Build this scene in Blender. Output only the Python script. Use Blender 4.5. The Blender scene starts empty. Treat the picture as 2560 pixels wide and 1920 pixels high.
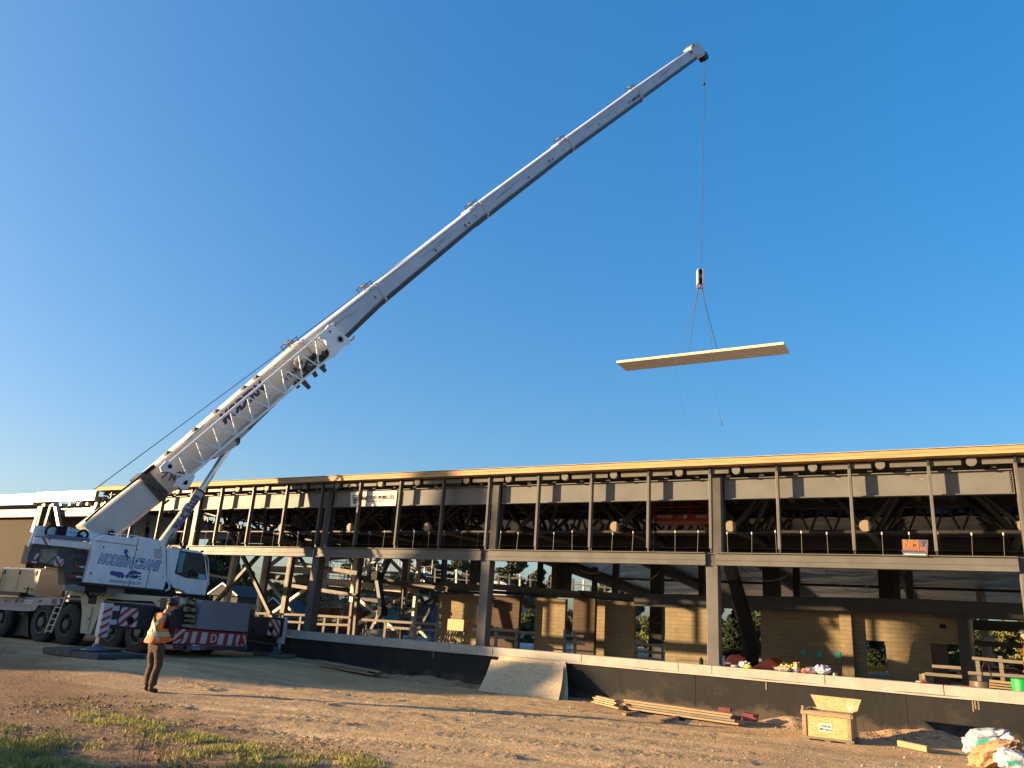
import bpy, bmesh, math, random
import numpy as np
from mathutils import Vector, Matrix, noise
random.seed(7); RNG = np.random.default_rng(7)
C = bpy.context.scene.collection
SC = bpy.context.scene
R_ = math.radians
# ------------------------------------------------------------------ camera (calibrated: facade runs along X, Y goes into the site)
FPX, CX, CY, EYE = 1930.0, 1280.0, 960.0, 1.7
_Z = Vector((1690-CX, 5290+CY, -FPX)).normalized()
_X = -Vector((-2200-CX, -(1328-CY), -FPX)).normalized()
_X = (_X - _Z*_X.dot(_Z)).normalized()
_Y = _Z.cross(_X)
RC = Matrix((_X, _Y, _Z))            # camera -> world
cam_d = bpy.data.cameras.new('camera'); cam = bpy.data.objects.new('camera', cam_d); C.objects.link(cam)
cam.matrix_world = Matrix.Translation((0, 0, EYE)) @ RC.to_4x4()
cam_d.sensor_width = 36; cam_d.lens = FPX/2560*36; cam_d.clip_end = 5000; cam_d.clip_start = 0.1
SC.camera = cam
# ------------------------------------------------------------------ light
SUN_AZ, SUN_EL = 214.0, 9.0          # direction TO the sun, azimuth counter-clockwise from +X
w = bpy.data.worlds.new('World'); SC.world = w; w.use_nodes = True
nt = w.node_tree; nt.nodes.clear()
sky = nt.nodes.new('ShaderNodeTexSky'); sky.sky_type = 'NISHITA'; sky.sun_disc = False
sky.sun_elevation = R_(SUN_EL); sky.sun_rotation = R_(90-SUN_AZ)
sky.altitude = 200; sky.air_density = 1.0; sky.dust_density = 3.5; sky.ozone_density = 3.4
bg = nt.nodes.new('ShaderNodeBackground'); bg.inputs['Strength'].default_value = 0.15
wo = nt.nodes.new('ShaderNodeOutputWorld')
hs = nt.nodes.new('ShaderNodeHueSaturation'); hs.inputs['Saturation'].default_value = 1.60; hs.inputs['Hue'].default_value = .508
gm = nt.nodes.new('ShaderNodeGamma'); gm.inputs['Gamma'].default_value = 0.6
nt.links.new(sky.outputs[0], gm.inputs['Color']); nt.links.new(gm.outputs[0], hs.inputs['Color']); nt.links.new(hs.outputs[0], bg.inputs[0]); nt.links.new(bg.outputs[0], wo.inputs[0])
sd = bpy.data.lights.new('sun', 'SUN'); sun = bpy.data.objects.new('sun', sd); C.objects.link(sun)
sd.energy = 5.0; sd.angle = R_(0.6); sd.color = (1.0, 0.70, 0.37)
_s = Vector((math.cos(R_(SUN_AZ))*math.cos(R_(SUN_EL)), math.sin(R_(SUN_AZ))*math.cos(R_(SUN_EL)), math.sin(R_(SUN_EL))))
sun.rotation_euler = _s.to_track_quat('Z', 'Y').to_euler(); sun.location = _s*60
SC.view_settings.view_transform = 'Standard'; SC.view_settings.look = 'None'
SC.view_settings.exposure = 1.7; SC.view_settings.gamma = 1.0
SC.render.engine = 'CYCLES'
# ------------------------------------------------------------------ pixel (2560x1920 of the photo) -> point on a plane of the site
O0 = Vector((0, 0, EYE))
def ray(u, v): return (RC @ Vector((u-CX, -(v-CY), -FPX))).normalized()
def PN(u, v, p0, n):
    d = ray(u, v); return O0 + d*((Vector(p0)-O0).dot(n)/d.dot(n))
def PY(u, v, y): return PN(u, v, (0, y, 0), Vector((0, 1, 0)))
def PX(u, v, x): return PN(u, v, (x, 0, 0), Vector((1, 0, 0)))
def PZ(u, v, z): return PN(u, v, (0, 0, z), Vector((0, 0, 1)))
# ------------------------------------------------------------------ object helpers
def props(o, label=None, cat=None, group=None, kind=None):
    if label: o['label'] = label
    if cat: o['category'] = cat
    if group: o['group'] = group
    if kind: o['kind'] = kind
    return o
def thing(name, loc, label, cat, group=None):
    o = bpy.data.objects.new(name, None); C.objects.link(o); o.location = loc; o.empty_display_size = .2
    return props(o, label, cat, group)
def wloc(o):
    p = Vector((0, 0, 0))
    while o is not None: p += o.location; o = o.parent
    return p
def link(name, me, parent=None, loc=None):
    o = bpy.data.objects.new(name, me); C.objects.link(o)
    if parent is not None: o.parent = parent
    if loc is not None: o.location = loc
    return o
class MB:
    """collects primitives in world coordinates, builds ONE mesh object"""
    def __init__(s): s.v = []; s.f = []; s.m = []; s.sm = []
    def add(s, vs, fs, mi=0, smooth=False):
        b = len(s.v); s.v += [Vector(p) for p in vs]
        for f in fs: s.f.append([b+i for i in f]); s.m.append(mi); s.sm.append(smooth)
        return s
    def box(s, lo, hi, mi=0):
        x0, y0, z0 = lo; x1, y1, z1 = hi
        return s.hexa([(x0,y0,z0),(x1,y0,z0),(x1,y1,z0),(x0,y1,z0),(x0,y0,z1),(x1,y0,z1),(x1,y1,z1),(x0,y1,z1)], mi)
    def hexa(s, p, mi=0):
        return s.add(p, [(3,2,1,0),(4,5,6,7),(0,1,5,4),(1,2,6,5),(2,3,7,6),(3,0,4,7)], mi)
    def obox(s, c, ax, ay, az, mi=0):   # centre and three half-axis vectors
        c, ax, ay, az = map(Vector, (c, ax, ay, az))
        return s.hexa([c-ax-ay-az, c+ax-ay-az, c+ax+ay-az, c-ax+ay-az, c-ax-ay+az, c+ax-ay+az, c+ax+ay+az, c-ax+ay+az], mi)
    def bar(s, a, b, wd, ht, up=(0, 0, 1), mi=0, w2=None, h2=None):
        a, b = Vector(a), Vector(b); d = (b-a).normalized(); up = Vector(up)
        if abs(d.dot(up)) > .98: up = Vector((0, 1, 0)) if abs(d.y) < .9 else Vector((1, 0, 0))
        r = d.cross(up).normalized(); u = r.cross(d)
        w2 = wd if w2 is None else w2; h2 = ht if h2 is None else h2
        q = []
        for c, ww, hh in ((a, wd, ht), (b, w2, h2)):
            q += [c-r*ww/2-u*hh/2, c+r*ww/2-u*hh/2, c+r*ww/2+u*hh/2, c-r*ww/2+u*hh/2]
        return s.add(q, [(3,2,1,0),(4,5,6,7),(0,1,5,4),(1,2,6,5),(2,3,7,6),(3,0,4,7)], mi)
    def ibeam(s, a, b, wd, ht, up=(0, 0, 1), t=.018, mi=0):
        a, b = Vector(a), Vector(b); d = (b-a).normalized(); up = Vector(up)
        if abs(d.dot(up)) > .98: up = Vector((0, 1, 0)) if abs(d.y) < .9 else Vector((1, 0, 0))
        r = d.cross(up).normalized(); u = r.cross(d)
        s.bar(a+u*(ht/2-t/2), b+u*(ht/2-t/2), wd, t, u, mi); s.bar(a-u*(ht/2-t/2), b-u*(ht/2-t/2), wd, t, u, mi)
        return s.bar(a, b, t, ht-2*t, u, mi)
    def tube(s, a, b, r, r2=None, n=10, mi=0, cap=True, smooth=True):
        a, b = Vector(a), Vector(b); d = (b-a).normalized(); r2 = r if r2 is None else r2
        x = d.orthogonal().normalized(); y = d.cross(x); q = []
        for c, rr in ((a, r), (b, r2)):
            for i in range(n):
                t = 2*math.pi*i/n; q.append(c+(x*math.cos(t)+y*math.sin(t))*rr)
        s.add(q, [(i, (i+1) % n, n+(i+1) % n, n+i) for i in range(n)], mi, smooth)
        if cap: s.add(q[:n], [tuple(range(n-1, -1, -1))], mi); s.add(q[n:], [tuple(range(n))], mi)
        return s
    def path(s, pts, r, n=8, mi=0):
        for a, b in zip(pts[:-1], pts[1:]): s.tube(a, b, r, n=n, mi=mi)
        return s
    def ring(s, c, ax, prof, n=20, mi=0, smooth=True):   # lathe: prof = [(dist along axis, radius)]
        c, ax = Vector(c), Vector(ax).normalized(); x = ax.orthogonal().normalized(); y = ax.cross(x); q = []
        for h, r in prof:
            for i in range(n):
                t = 2*math.pi*i/n; q.append(c+ax*h+(x*math.cos(t)+y*math.sin(t))*r)
        fs = [(j*n+i, j*n+(i+1) % n, (j+1)*n+(i+1) % n, (j+1)*n+i) for j in range(len(prof)-1) for i in range(n)]
        return s.add(q, fs, mi, smooth)
    def prism(s, pts, off, mi=0, side=None):
        pts = [Vector(p) for p in pts]; off = Vector(off); n = len(pts)
        s.add(pts+[p+off for p in pts], [], mi); b = len(s.v)-2*n
        s.f.append([b+i for i in range(n)]); s.m.append(mi); s.sm.append(False)
        s.f.append([b+n+i for i in range(n-1, -1, -1)]); s.m.append(mi); s.sm.append(False)
        for i in range(n):
            j = (i+1) % n; s.f.append([b+i, b+n+i, b+n+j, b+j]); s.m.append(mi if side is None else side); s.sm.append(False)
        return s
    def build(s, name, mats, parent=None, label=None, bevel=0, **kw):
        if not isinstance(mats, (list, tuple)): mats = [mats]
        me = bpy.data.meshes.new(name)
        if parent is not None: o = wloc(parent)
        else:
            xs = [p.x for p in s.v]; ys = [p.y for p in s.v]; zs = [p.z for p in s.v]
            o = Vector(((min(xs)+max(xs))/2, (min(ys)+max(ys))/2, min(zs)))
        me.from_pydata([tuple(p-o) for p in s.v], [], s.f)
        for m in mats: me.materials.append(m)
        me.polygons.foreach_set('material_index', s.m); me.polygons.foreach_set('use_smooth', s.sm)
        bm = bmesh.new(); bm.from_mesh(me); bmesh.ops.recalc_face_normals(bm, faces=bm.faces)
        for e in bm.edges:
            if len(e.link_faces) == 2 and e.calc_face_angle(0) > .65: e.smooth = False
        bm.to_mesh(me); bm.free()
        ob = link(name, me, parent, None if parent is not None else o)
        if bevel:
            md = ob.modifiers.new('bevel', 'BEVEL'); md.width = bevel; md.segments = 2; md.limit_method = 'ANGLE'
        return props(ob, label, **kw)
def quadmap(c):   # four corners (TL, TR, BR, BL) -> f(s, t)
    a, b, d, e = c
    return lambda s, t: (a*(1-s)+b*s)*(1-t)+(e*(1-s)+d*s)*t
def text(name, body, o, xd, yd, size, mat, parent=None, extrude=.004, bold=0.0, align='CENTER', xs=1.0, shear=0.0, label=None, **kw):
    cu = bpy.data.curves.new(name, 'FONT'); cu.body = body; cu.size = size; cu.extrude = extrude/2; cu.offset = bold
    cu.align_x = align; cu.align_y = 'CENTER'; cu.resolution_u = 3; cu.shear = shear
    t = bpy.data.objects.new(name, cu); C.objects.link(t)
    me = bpy.data.meshes.new_from_object(t.evaluated_get(bpy.context.evaluated_depsgraph_get()))
    bpy.data.objects.remove(t)
    X = Vector(xd).normalized(); Y = Vector(yd); Y = (Y-X*Y.dot(X)).normalized(); Z = X.cross(Y)
    off = wloc(parent) if parent is not None else Vector(o)
    M = Matrix((X*xs, Y, Z)).transposed()
    for v in me.vertices: v.co = M @ v.co + Vector(o) - off
    me.materials.clear(); me.materials.append(mat)
    ob = link(name, me, parent, None if parent is not None else off)
    return props(ob, label, **kw)
# ------------------------------------------------------------------ materials
def M(name, col, rough=.6, metal=0, var=.15, scale=3.0, bump=0.0, bscale=40.0, col2=None, mix=None, spec=.5, detail=6, coords='Object', stretch=(1, 1, 1), alpha=None, trans=0, sub=0):
    m = bpy.data.materials.new(name); m.use_nodes = True; nt = m.node_tree; N = nt.nodes; L = nt.links
    b = N['Principled BSDF']; b.inputs['Roughness'].default_value = rough; b.inputs['Metallic'].default_value = metal
    b.inputs['Specular IOR Level'].default_value = spec
    tc = N.new('ShaderNodeTexCoord'); mp = N.new('ShaderNodeMapping'); mp.inputs['Scale'].default_value = stretch
    L.new(tc.outputs[coords], mp.inputs[0])
    n1 = N.new('ShaderNodeTexNoise'); n1.inputs['Scale'].default_value = scale; n1.inputs['Detail'].default_value = detail; n1.inputs['Roughness'].default_value = .62
    L.new(mp.outputs[0], n1.inputs['Vector'])
    cr = N.new('ShaderNodeValToRGB'); L.new(n1.outputs['Fac'], cr.inputs[0])
    c2 = col2 if col2 else tuple(min(1, c*(1+var)) for c in col); c1 = col if col2 else tuple(c*(1-var) for c in col)
    lo, hi = mix if mix else (.32, .68)
    cr.color_ramp.elements[0].position = lo; cr.color_ramp.elements[1].position = hi
    cr.color_ramp.elements[0].color = (*c1, 1); cr.color_ramp.elements[1].color = (*c2, 1)
    L.new(cr.outputs[0], b.inputs['Base Color'])
    if rough < .9:
        mr = N.new('ShaderNodeMapRange'); mr.inputs[3].default_value = max(.03, rough-.08); mr.inputs[4].default_value = min(1, rough+.12)
        n3 = N.new('ShaderNodeTexNoise'); n3.inputs['Scale'].default_value = scale*2.3; L.new(mp.outputs[0], n3.inputs['Vector'])
        L.new(n3.outputs['Fac'], mr.inputs[0]); L.new(mr.outputs[0], b.inputs['Roughness'])
    if bump:
        n2 = N.new('ShaderNodeTexNoise'); n2.inputs['Scale'].default_value = bscale; n2.inputs['Detail'].default_value = 5
        L.new(mp.outputs[0], n2.inputs['Vector']); bp = N.new('ShaderNodeBump'); bp.inputs['Strength'].default_value = bump; bp.inputs['Distance'].default_value = .03
        L.new(n2.outputs['Fac'], bp.inputs['Height']); L.new(bp.outputs[0], b.inputs['Normal'])
    if trans: b.inputs['Transmission Weight'].default_value = trans
    if alpha is not None: b.inputs['Alpha'].default_value = alpha
    return m
white = M('white_paint', (.70, .73, .76), .38, var=.10, stretch=(3, 3, .8), scale=1.3, bump=.05, bscale=6, col2=None)
cream = M('cream_paint', (.50, .47, .41), .45, var=.12, scale=2.5)
boomc = M('cream_boom_paint', (.50, .47, .41), .42, var=.14, scale=1.1, bump=.04, bscale=3)
jibw = M('jib_paint', (.80, .79, .75), .4, var=.06)
boomw = M('boom_paint', (.43, .46, .51), .42, var=.10, scale=1.1, bump=.04, bscale=3)
boomd = M('dark_boom_underside', (.018, .02, .028), .5, var=.4, scale=2)  # darker colour for the underside faces of the telescopic sections
greyp = M('grey_paint', (.11, .11, .125), .5, var=.12)
darkm = M('dark_machinery', (.012, .013, .015), .55, var=.3, scale=4)
navyd = M('dark_chassis_paint', (.018, .024, .036), .45, var=.2, scale=3)
tyrem = M('tyre_rubber', (.016, .016, .017), .85, var=.3, scale=8, bump=.3, bscale=30)
rimm = M('rim_paint', (.05, .055, .06), .5, var=.25, scale=6)
steelg = M('primed_steel', (.085, .08, .075), .35, spec=.12, var=.18, scale=2.0, bump=.05, bscale=5)
steelp = M('girder_paint', (.14, .138, .134), .4, spec=.12, var=.12, scale=1.6, bump=.06, bscale=3)
steelm = M('beam_paint', (.12, .116, .11), .35, spec=.10, var=.15, scale=2.0, bump=.05, bscale=4)
capm = M('pipe_cap_paint', (.24, .195, .135), .5, spec=.2, var=.12)
steeld = M('dark_structural_steel', (.022, .021, .022), .5, var=.25, scale=3)
steelb = M('brown_steel', (.065, .05, .04), .55, var=.2, scale=3)
steell = M('pale_galvanised_steel', (.36, .33, .28), .45, metal=.2, var=.12, scale=3)
chrome = M('chromed_rod', (.7, .72, .75), .18, metal=1, var=.03)
redm = M('red_paint', (.30, .02, .02), .4, var=.15)
whitem = M('reflective_white', (.50, .50, .52), .4, var=.06)
bluet = M('blue_lettering', (.02, .05, .22), .5, var=.05)
navyt = M('navy_lettering', (.015, .02, .09), .5, var=.05)
blackm = M('black_plastic', (.012, .012, .013), .6, spec=.15, var=.2)
orange = M('orange_paint', (.75, .16, .02), .4, var=.1)
woodl = M('new_lumber', (.27, .19, .105), .7, var=.25, scale=3, stretch=(1, 9, 9), bump=.1, bscale=20)
woodg = M('weathered_lumber', (.16, .135, .105), .75, var=.3, scale=4, stretch=(1, 8, 8), bump=.15, bscale=20)
ropem = M('wire_rope', (.03, .03, .035), .6, var=.2)
conc = M('concrete', (.40, .37, .32), .85, var=.16, scale=3, bump=.25, bscale=25)
glassd = M('cab_glass', (.02, .035, .04), .12, var=.5, scale=1.5, spec=.25)
cyan = M('cyan_reflection_and_pane', (.03, .22, .26), .2, var=.2)
papb = M('pale_blue_sheet', (.20, .42, .55), .6, var=.1)
yellow = M('yellow_plastic', (.65, .45, .02), .45, var=.15)
greenp = M('green_plastic', (.01, .30, .06), .4, var=.15)
teal = M('teal_plastic', (.03, .25, .25), .5, var=.1)
def woodtex(name, c1, c2, sc=(22, 22, 50)):
    m = bpy.data.materials.new(name); m.use_nodes = True; N = m.node_tree.nodes; L = m.node_tree.links; b = N['Principled BSDF']
    b.inputs['Roughness'].default_value = .75
    tc = N.new('ShaderNodeTexCoord'); v = N.new('ShaderNodeTexVoronoi'); mp = N.new('ShaderNodeMapping')
    mp.inputs['Scale'].default_value = sc; mp.inputs['Rotation'].default_value = (.3, .5, .4)
    L.new(tc.outputs['Object'], mp.inputs[0]); v.inputs['Scale'].default_value = 2.2; L.new(mp.outputs[0], v.inputs['Vector'])
    n = N.new('ShaderNodeTexNoise'); n.inputs['Scale'].default_value = 2.5; L.new(tc.outputs['Object'], n.inputs['Vector'])
    sp = N.new('ShaderNodeSeparateColor'); L.new(v.outputs['Color'], sp.inputs[0])
    ad = N.new('ShaderNodeMath'); ad.operation = 'MULTIPLY_ADD'; L.new(n.outputs['Fac'], ad.inputs[0]); ad.inputs[1].default_value = .8
    L.new(sp.outputs[0], ad.inputs[2])
    cr = N.new('ShaderNodeValToRGB'); L.new(ad.outputs[0], cr.inputs[0])
    cr.color_ramp.elements[0].position = .35; cr.color_ramp.elements[0].color = (*c1, 1); cr.color_ramp.elements[1].position = 1.15; cr.color_ramp.elements[1].color = (*c2, 1)
    L.new(cr.outputs[0], b.inputs['Base Color'])
    bp = N.new('ShaderNodeBump'); bp.inputs['Strength'].default_value = .25; bp.inputs['Distance'].default_value = .01; L.new(sp.outputs[0], bp.inputs['Height']); L.new(bp.outputs[0], b.inputs['Normal'])
    return m

osbc = woodtex('crate_board', (.33, .20, .085), (.52, .35, .165), sc=(14, 14, 30))
osb = woodtex('strand_board', (.33, .245, .14), (.56, .44, .28), sc=(16, 16, 38))
def blockmat(name, c1, c2, mortar, bw=.4, bh=.2, axis='X'):
    m = bpy.data.materials.new(name); m.use_nodes = True; N = m.node_tree.nodes; L = m.node_tree.links; b = N['Principled BSDF']
    b.inputs['Roughness'].default_value = .9
    tc = N.new('ShaderNodeTexCoord'); se = N.new('ShaderNodeSeparateXYZ'); co = N.new('ShaderNodeCombineXYZ')
    L.new(tc.outputs['Object'], se.inputs[0]); L.new(se.outputs[0 if axis == 'X' else 1], co.inputs[0]); L.new(se.outputs[2], co.inputs[1])
    br = N.new('ShaderNodeTexBrick'); L.new(co.outputs[0], br.inputs['Vector']); br.inputs['Scale'].default_value = 1.0
    br.inputs['Brick Width'].default_value = bw; br.inputs['Row Height'].default_value = bh; br.inputs['Mortar Size'].default_value = .008
    br.inputs['Color1'].default_value = (*c1, 1); br.inputs['Color2'].default_value = (*c2, 1); br.inputs['Mortar'].default_value = (*mortar, 1)
    n = N.new('ShaderNodeTexNoise'); n.inputs['Scale'].default_value = 1.6; n.inputs['Detail'].default_value = 6; L.new(tc.outputs['Object'], n.inputs['Vector'])
    mx = N.new('ShaderNodeMix'); mx.data_type = 'RGBA'; mx.blend_type = 'MULTIPLY'; mx.inputs[0].default_value = .5
    L.new(br.outputs['Color'], mx.inputs[6]); L.new(n.outputs['Fac'], mx.inputs[7]); L.new(mx.outputs[2], b.inputs['Base Color'])
    bp = N.new('ShaderNodeBump'); bp.inputs['Strength'].default_value = .4; bp.inputs['Distance'].default_value = .01; bp.invert = True
    L.new(br.outputs['Fac'], bp.inputs['Height']); L.new(bp.outputs[0], b.inputs['Normal'])
    return m
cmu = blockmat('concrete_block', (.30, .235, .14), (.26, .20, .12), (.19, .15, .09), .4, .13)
cmud = blockmat('darkened_brown_block', (.10, .065, .04), (.085, .055, .035), (.06, .04, .026), .4, .13)  # darker than the tan block: shade is put into the colour
# ================================================================== GROUND
def sstep(a, b, x): t = np.clip((x-a)/(b-a), 0, 1); return t*t*(3-2*t)
def vnoise(x, y, seed=0):
    def h(i, j): 
        n = (i*374761393 + j*668265263 + seed*974634777) & 0xffffffff
        n = ((n ^ (n >> 13))*1274126177) & 0xffffffff
        return ((n ^ (n >> 16)) & 0xffff)/65535.0
    xi = np.floor(x).astype(np.int64); yi = np.floor(y).astype(np.int64); fx = x-xi; fy = y-yi
    fx = fx*fx*(3-2*fx); fy = fy*fy*(3-2*fy)
    return (h(xi, yi)*(1-fx)+h(xi+1, yi)*fx)*(1-fy)+(h(xi, yi+1)*(1-fx)+h(xi+1, yi+1)*fx)*fy
def fbm(x, y, sc, oc=4, seed=0):
    s = 0; a = 1; t = 0
    for o in range(oc): s = s+a*(vnoise(x*sc*2**o, y*sc*2**o, seed+o)-.5); t += a; a *= .55
    return s/t
tracks = [((-13, 7.6), (-1.0, 11.6), .42), ((-12, 9.6), (4, 14.4), .40), ((-9.5, 5.4), (3, 9.2), .45), ((-24, 12.2), (-4, 14.8), .45), ((-20, 11.4), (-3, 13.4), .42)]
def gh(x, y):
    x = np.asarray(x, float); y = np.asarray(y, float)
    z = .24*sstep(-13, -17.5, x)*sstep(9.5, 13, y)*sstep(60, 30, y)
    z = z-.04*sstep(12, 17, y)*sstep(-10, -3, x)
    near = sstep(40, 22, np.hypot(x, y))
    z = z+near*(.08*fbm(x, y, .35, 3, 1)+.022*fbm(x, y, 1.7, 4, 9))
    rough = sstep(.0, .25, fbm(x, y, .22, 3, 33)+.18)
    z = z+near*rough*.030*fbm(x, y, 6.5, 3, 21)
    s_ = x*.956+y*.292; t_ = -x*.292+y*.956
    z = z+near*.045*fbm(s_*.28, t_*1.9, 1.0, 4, 77)
    for (a, b, wd) in tracks:
        dx, dy = b[0]-a[0], b[1]-a[1]; Ln = math.hypot(dx, dy); dx /= Ln; dy /= Ln
        s = (x-a[0])*dx+(y-a[1])*dy; t = -(x-a[0])*dy+(y-a[1])*dx+.25*np.sin(s*.25+a[0])
        inn = (np.abs(t) < wd/2)*(s > 0)*(s < Ln); prof = np.exp(-(t/(wd*.55))**4)*(s > 0)*(s < Ln)
        z = z-.026*prof+inn*.033*(np.sin((s+np.abs(t)*1.1)*2*math.pi/.17) > .1)*(vnoise(s*.7, t*0+a[0], 5) > .35)
    return z
def gz(x, y): return float(gh(x, y))
def PG(u, v, up=0.0):   # pixel -> point on the uneven ground
    z = 0.1
    for _ in range(8):
        p = PZ(u, v, z); z = gz(p.x, min(p.y, 18.7))
    return PZ(u, v, z+up)
def grid(name, xs, ys, mat, kind='structure', dz=0.0, fn=gh):
    X, Y = np.meshgrid(xs, ys); Z = fn(X, Y)+dz; nx, ny = len(xs), len(ys)
    v = np.stack([X.ravel(), Y.ravel(), Z.ravel()], 1)
    i = np.arange(ny-1)[:, None]*nx+np.arange(nx-1)[None, :]; i = i.ravel()
    f = np.stack([i, i+1, i+1+nx, i+nx], 1)
    me = bpy.data.meshes.new(name); me.vertices.add(len(v)); me.vertices.foreach_set('co', v.ravel())
    me.loops.add(f.size); me.loops.foreach_set('vertex_index', f.ravel().astype(np.int32))
    me.polygons.add(len(f)); me.polygons.foreach_set('loop_start', (np.arange(len(f))*4).astype(np.int32)); me.polygons.foreach_set('loop_total', np.full(len(f), 4, np.int32))
    me.polygons.foreach_set('use_smooth', np.ones(len(f), bool)); me.update(); me.validate(); me.materials.append(mat)
    o = link(name, me); o['kind'] = kind; return o
def dirtmat():
    m = bpy.data.materials.new('dirt_and_gravel'); m.use_nodes = True; N = m.node_tree.nodes; L = m.node_tree.links; b = N['Principled BSDF']
    b.inputs['Roughness'].default_value = .95; b.inputs['Specular IOR Level'].default_value = .2
    tc = N.new('ShaderNodeTexCoord')
    def nz(s, d=6, st=(1, 1, 1)):
        mp = N.new('ShaderNodeMapping'); mp.inputs['Scale'].default_value = st; L.new(tc.outputs['Object'], mp.inputs[0])
        n = N.new('ShaderNodeTexNoise'); n.inputs['Scale'].default_value = s; n.inputs['Detail'].default_value = d; n.inputs['Roughness'].default_value = .65; L.new(mp.outputs[0], n.inputs['Vector']); return n.outputs['Fac']
    def ramp(f, a, b_, ca, cb):
        r = N.new('ShaderNodeValToRGB'); L.new(f, r.inputs[0]); r.color_ramp.elements[0].position = a; r.color_ramp.elements[1].position = b_
        r.color_ramp.elements[0].color = (*ca, 1); r.color_ramp.elements[1].color = (*cb, 1); return r.outputs[0]
    def mix(f, a, b_, mode='MIX', fac=None):
        x = N.new('ShaderNodeMix'); x.data_type = 'RGBA'; x.blend_type = mode
        if fac is None: L.new(f, x.inputs[0])
        else: x.inputs[0].default_value = fac
        L.new(a, x.inputs[6]); L.new(b_, x.inputs[7]); return x.outputs[2]
    base = ramp(nz(.5), .35, .65, (.50, .33, .15), (.68, .485, .25))
    fine = ramp(nz(16, 8), .3, .7, (.24, .15, .085), (.66, .48, .31))
    c = mix(None, base, fine, fac=.5)
    rt = N.new('ShaderNodeMapping'); rt.inputs['Rotation'].default_value = (0, 0, R_(-17)); L.new(tc.outputs['Object'], rt.inputs[0])
    r2 = N.new('ShaderNodeMapping'); r2.inputs['Scale'].default_value = (.16, 1.5, 1); L.new(rt.outputs[0], r2.inputs[0])
    ns = N.new('ShaderNodeTexNoise'); ns.inputs['Scale'].default_value = 1.6; ns.inputs['Detail'].default_value = 7; ns.inputs['Roughness'].default_value = .6; L.new(r2.outputs[0], ns.inputs['Vector'])
    streak = ramp(ns.outputs['Fac'], .33, .66, (.62, .56, .50), (1.15, 1.12, 1.08)); c = mix(None, c, streak, 'MULTIPLY', fac=.75)
    v = N.new('ShaderNodeTexVoronoi'); v.inputs['Scale'].default_value = 26; L.new(tc.outputs['Object'], v.inputs['Vector'])
    st = ramp(v.outputs['Distance'], .10, .22, (1, 1, 1), (0, 0, 0)); sel = N.new('ShaderNodeSeparateColor'); L.new(v.outputs['Color'], sel.inputs[0])
    g = N.new('ShaderNodeMath'); g.operation = 'GREATER_THAN'; g.inputs[1].default_value = .72; L.new(sel.outputs[0], g.inputs[0])
    mm = N.new('ShaderNodeMath'); mm.operation = 'MULTIPLY'; L.new(g.outputs[0], mm.inputs[0]); L.new(st, mm.inputs[1])
    peb = N.new('ShaderNodeRGB'); peb.outputs[0].default_value = (.46, .36, .26, 1)
    c = mix(mm.outputs[0], c, peb.outputs[0])
    # organic soil and dead grass in the verge close to the viewer
    se = N.new('ShaderNodeSeparateXYZ'); L.new(tc.outputs['Object'], se.inputs[0])
    a1 = N.new('ShaderNodeMath'); a1.operation = 'MULTIPLY_ADD'; L.new(se.outputs[0], a1.inputs[0]); a1.inputs[1].default_value = .30; L.new(se.outputs[1], a1.inputs[2])
    n5 = N.new('ShaderNodeMath'); n5.operation = 'MULTIPLY_ADD'; L.new(nz(.8), n5.inputs[0]); n5.inputs[1].default_value = 4.0; L.new(a1.outputs[0], n5.inputs[2])
    msk = ramp(n5.outputs[0], 0, 1, (1, 1, 1), (0, 0, 0))
    mr = N.new('ShaderNodeMapRange'); L.new(n5.outputs[0], mr.inputs[0]); mr.inputs[1].default_value = 7.2; mr.inputs[2].default_value = 8.6; mr.inputs[3].default_value = 1; mr.inputs[4].default_value = 0
    soil = ramp(nz(9, 8, (1, 3, 1)), .3, .72, (.10, .06, .032), (.42, .25, .13))
    c = mix(mr.outputs[0], c, soil)
    L.new(c, b.inputs['Base Color'])
    bp = N.new('ShaderNodeBump'); bp.inputs['Strength'].default_value = .8; bp.inputs['Distance'].default_value = .045; L.new(nz(17, 9), bp.inputs['Height'])
    bp2 = N.new('ShaderNodeBump'); bp2.inputs['Strength'].default_value = .5; bp2.inputs['Distance'].default_value = .02; L.new(mm.outputs[0], bp2.inputs['Height']); L.new(bp.outputs[0], bp2.inputs['Normal'])
    L.new(bp2.outputs[0], b.inputs['Normal'])
    return m
dirt = dirtmat()
def axis(segs):
    a = []
    for lo, hi, st in segs: a += list(np.arange(lo, hi, st))
    return np.array(a+[segs[-1][1]])
grid('ground', axis([(-1500, -100, 200), (-100, -32, 4), (-32, -16, .16), (-16, 3, .055), (3, 12, .3), (12, 60, 6), (60, 1500, 240)]),
     axis([(-1000, -60, 157), (-60, 0, 4), (0, 3.5, .25), (3.5, 12, .05), (12, 18.86, .075), (18.86, 19.4, .18), (19.4, 30, 1), (30, 60, 5), (60, 3000, 294)]), dirt)
# sand banked against the foot of the wall
def sandh(x, y):
    k = sstep(17.3, 18.85, y); r = .5+1.1*fbm(x, y, .8, 4, 60)
    lobes = .30*np.exp(-((x+3.4)/.55)**2)+.34*np.exp(-((x+1.0)/.7)**2)+.26*np.exp(-((x-.8)/.9)**2)+.16*np.exp(-((x+6.2)/.8)**2)+.22*np.exp(-((x+12.6)/1.4)**2)
    return gh(x, y)-.06+k*(.10+lobes*1.0)*np.clip(r, .1, 2)+.05*fbm(x, y, 5, 3, 61)*k
sandm = M('excavated_sand', (.34, .22, .125), .95, var=.3, scale=5, bump=.5, bscale=25)
grid('sand_bank', axis([(-19, 5, .07)]), axis([(17.2, 18.87, .07)]), sandm, fn=sandh)
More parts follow.
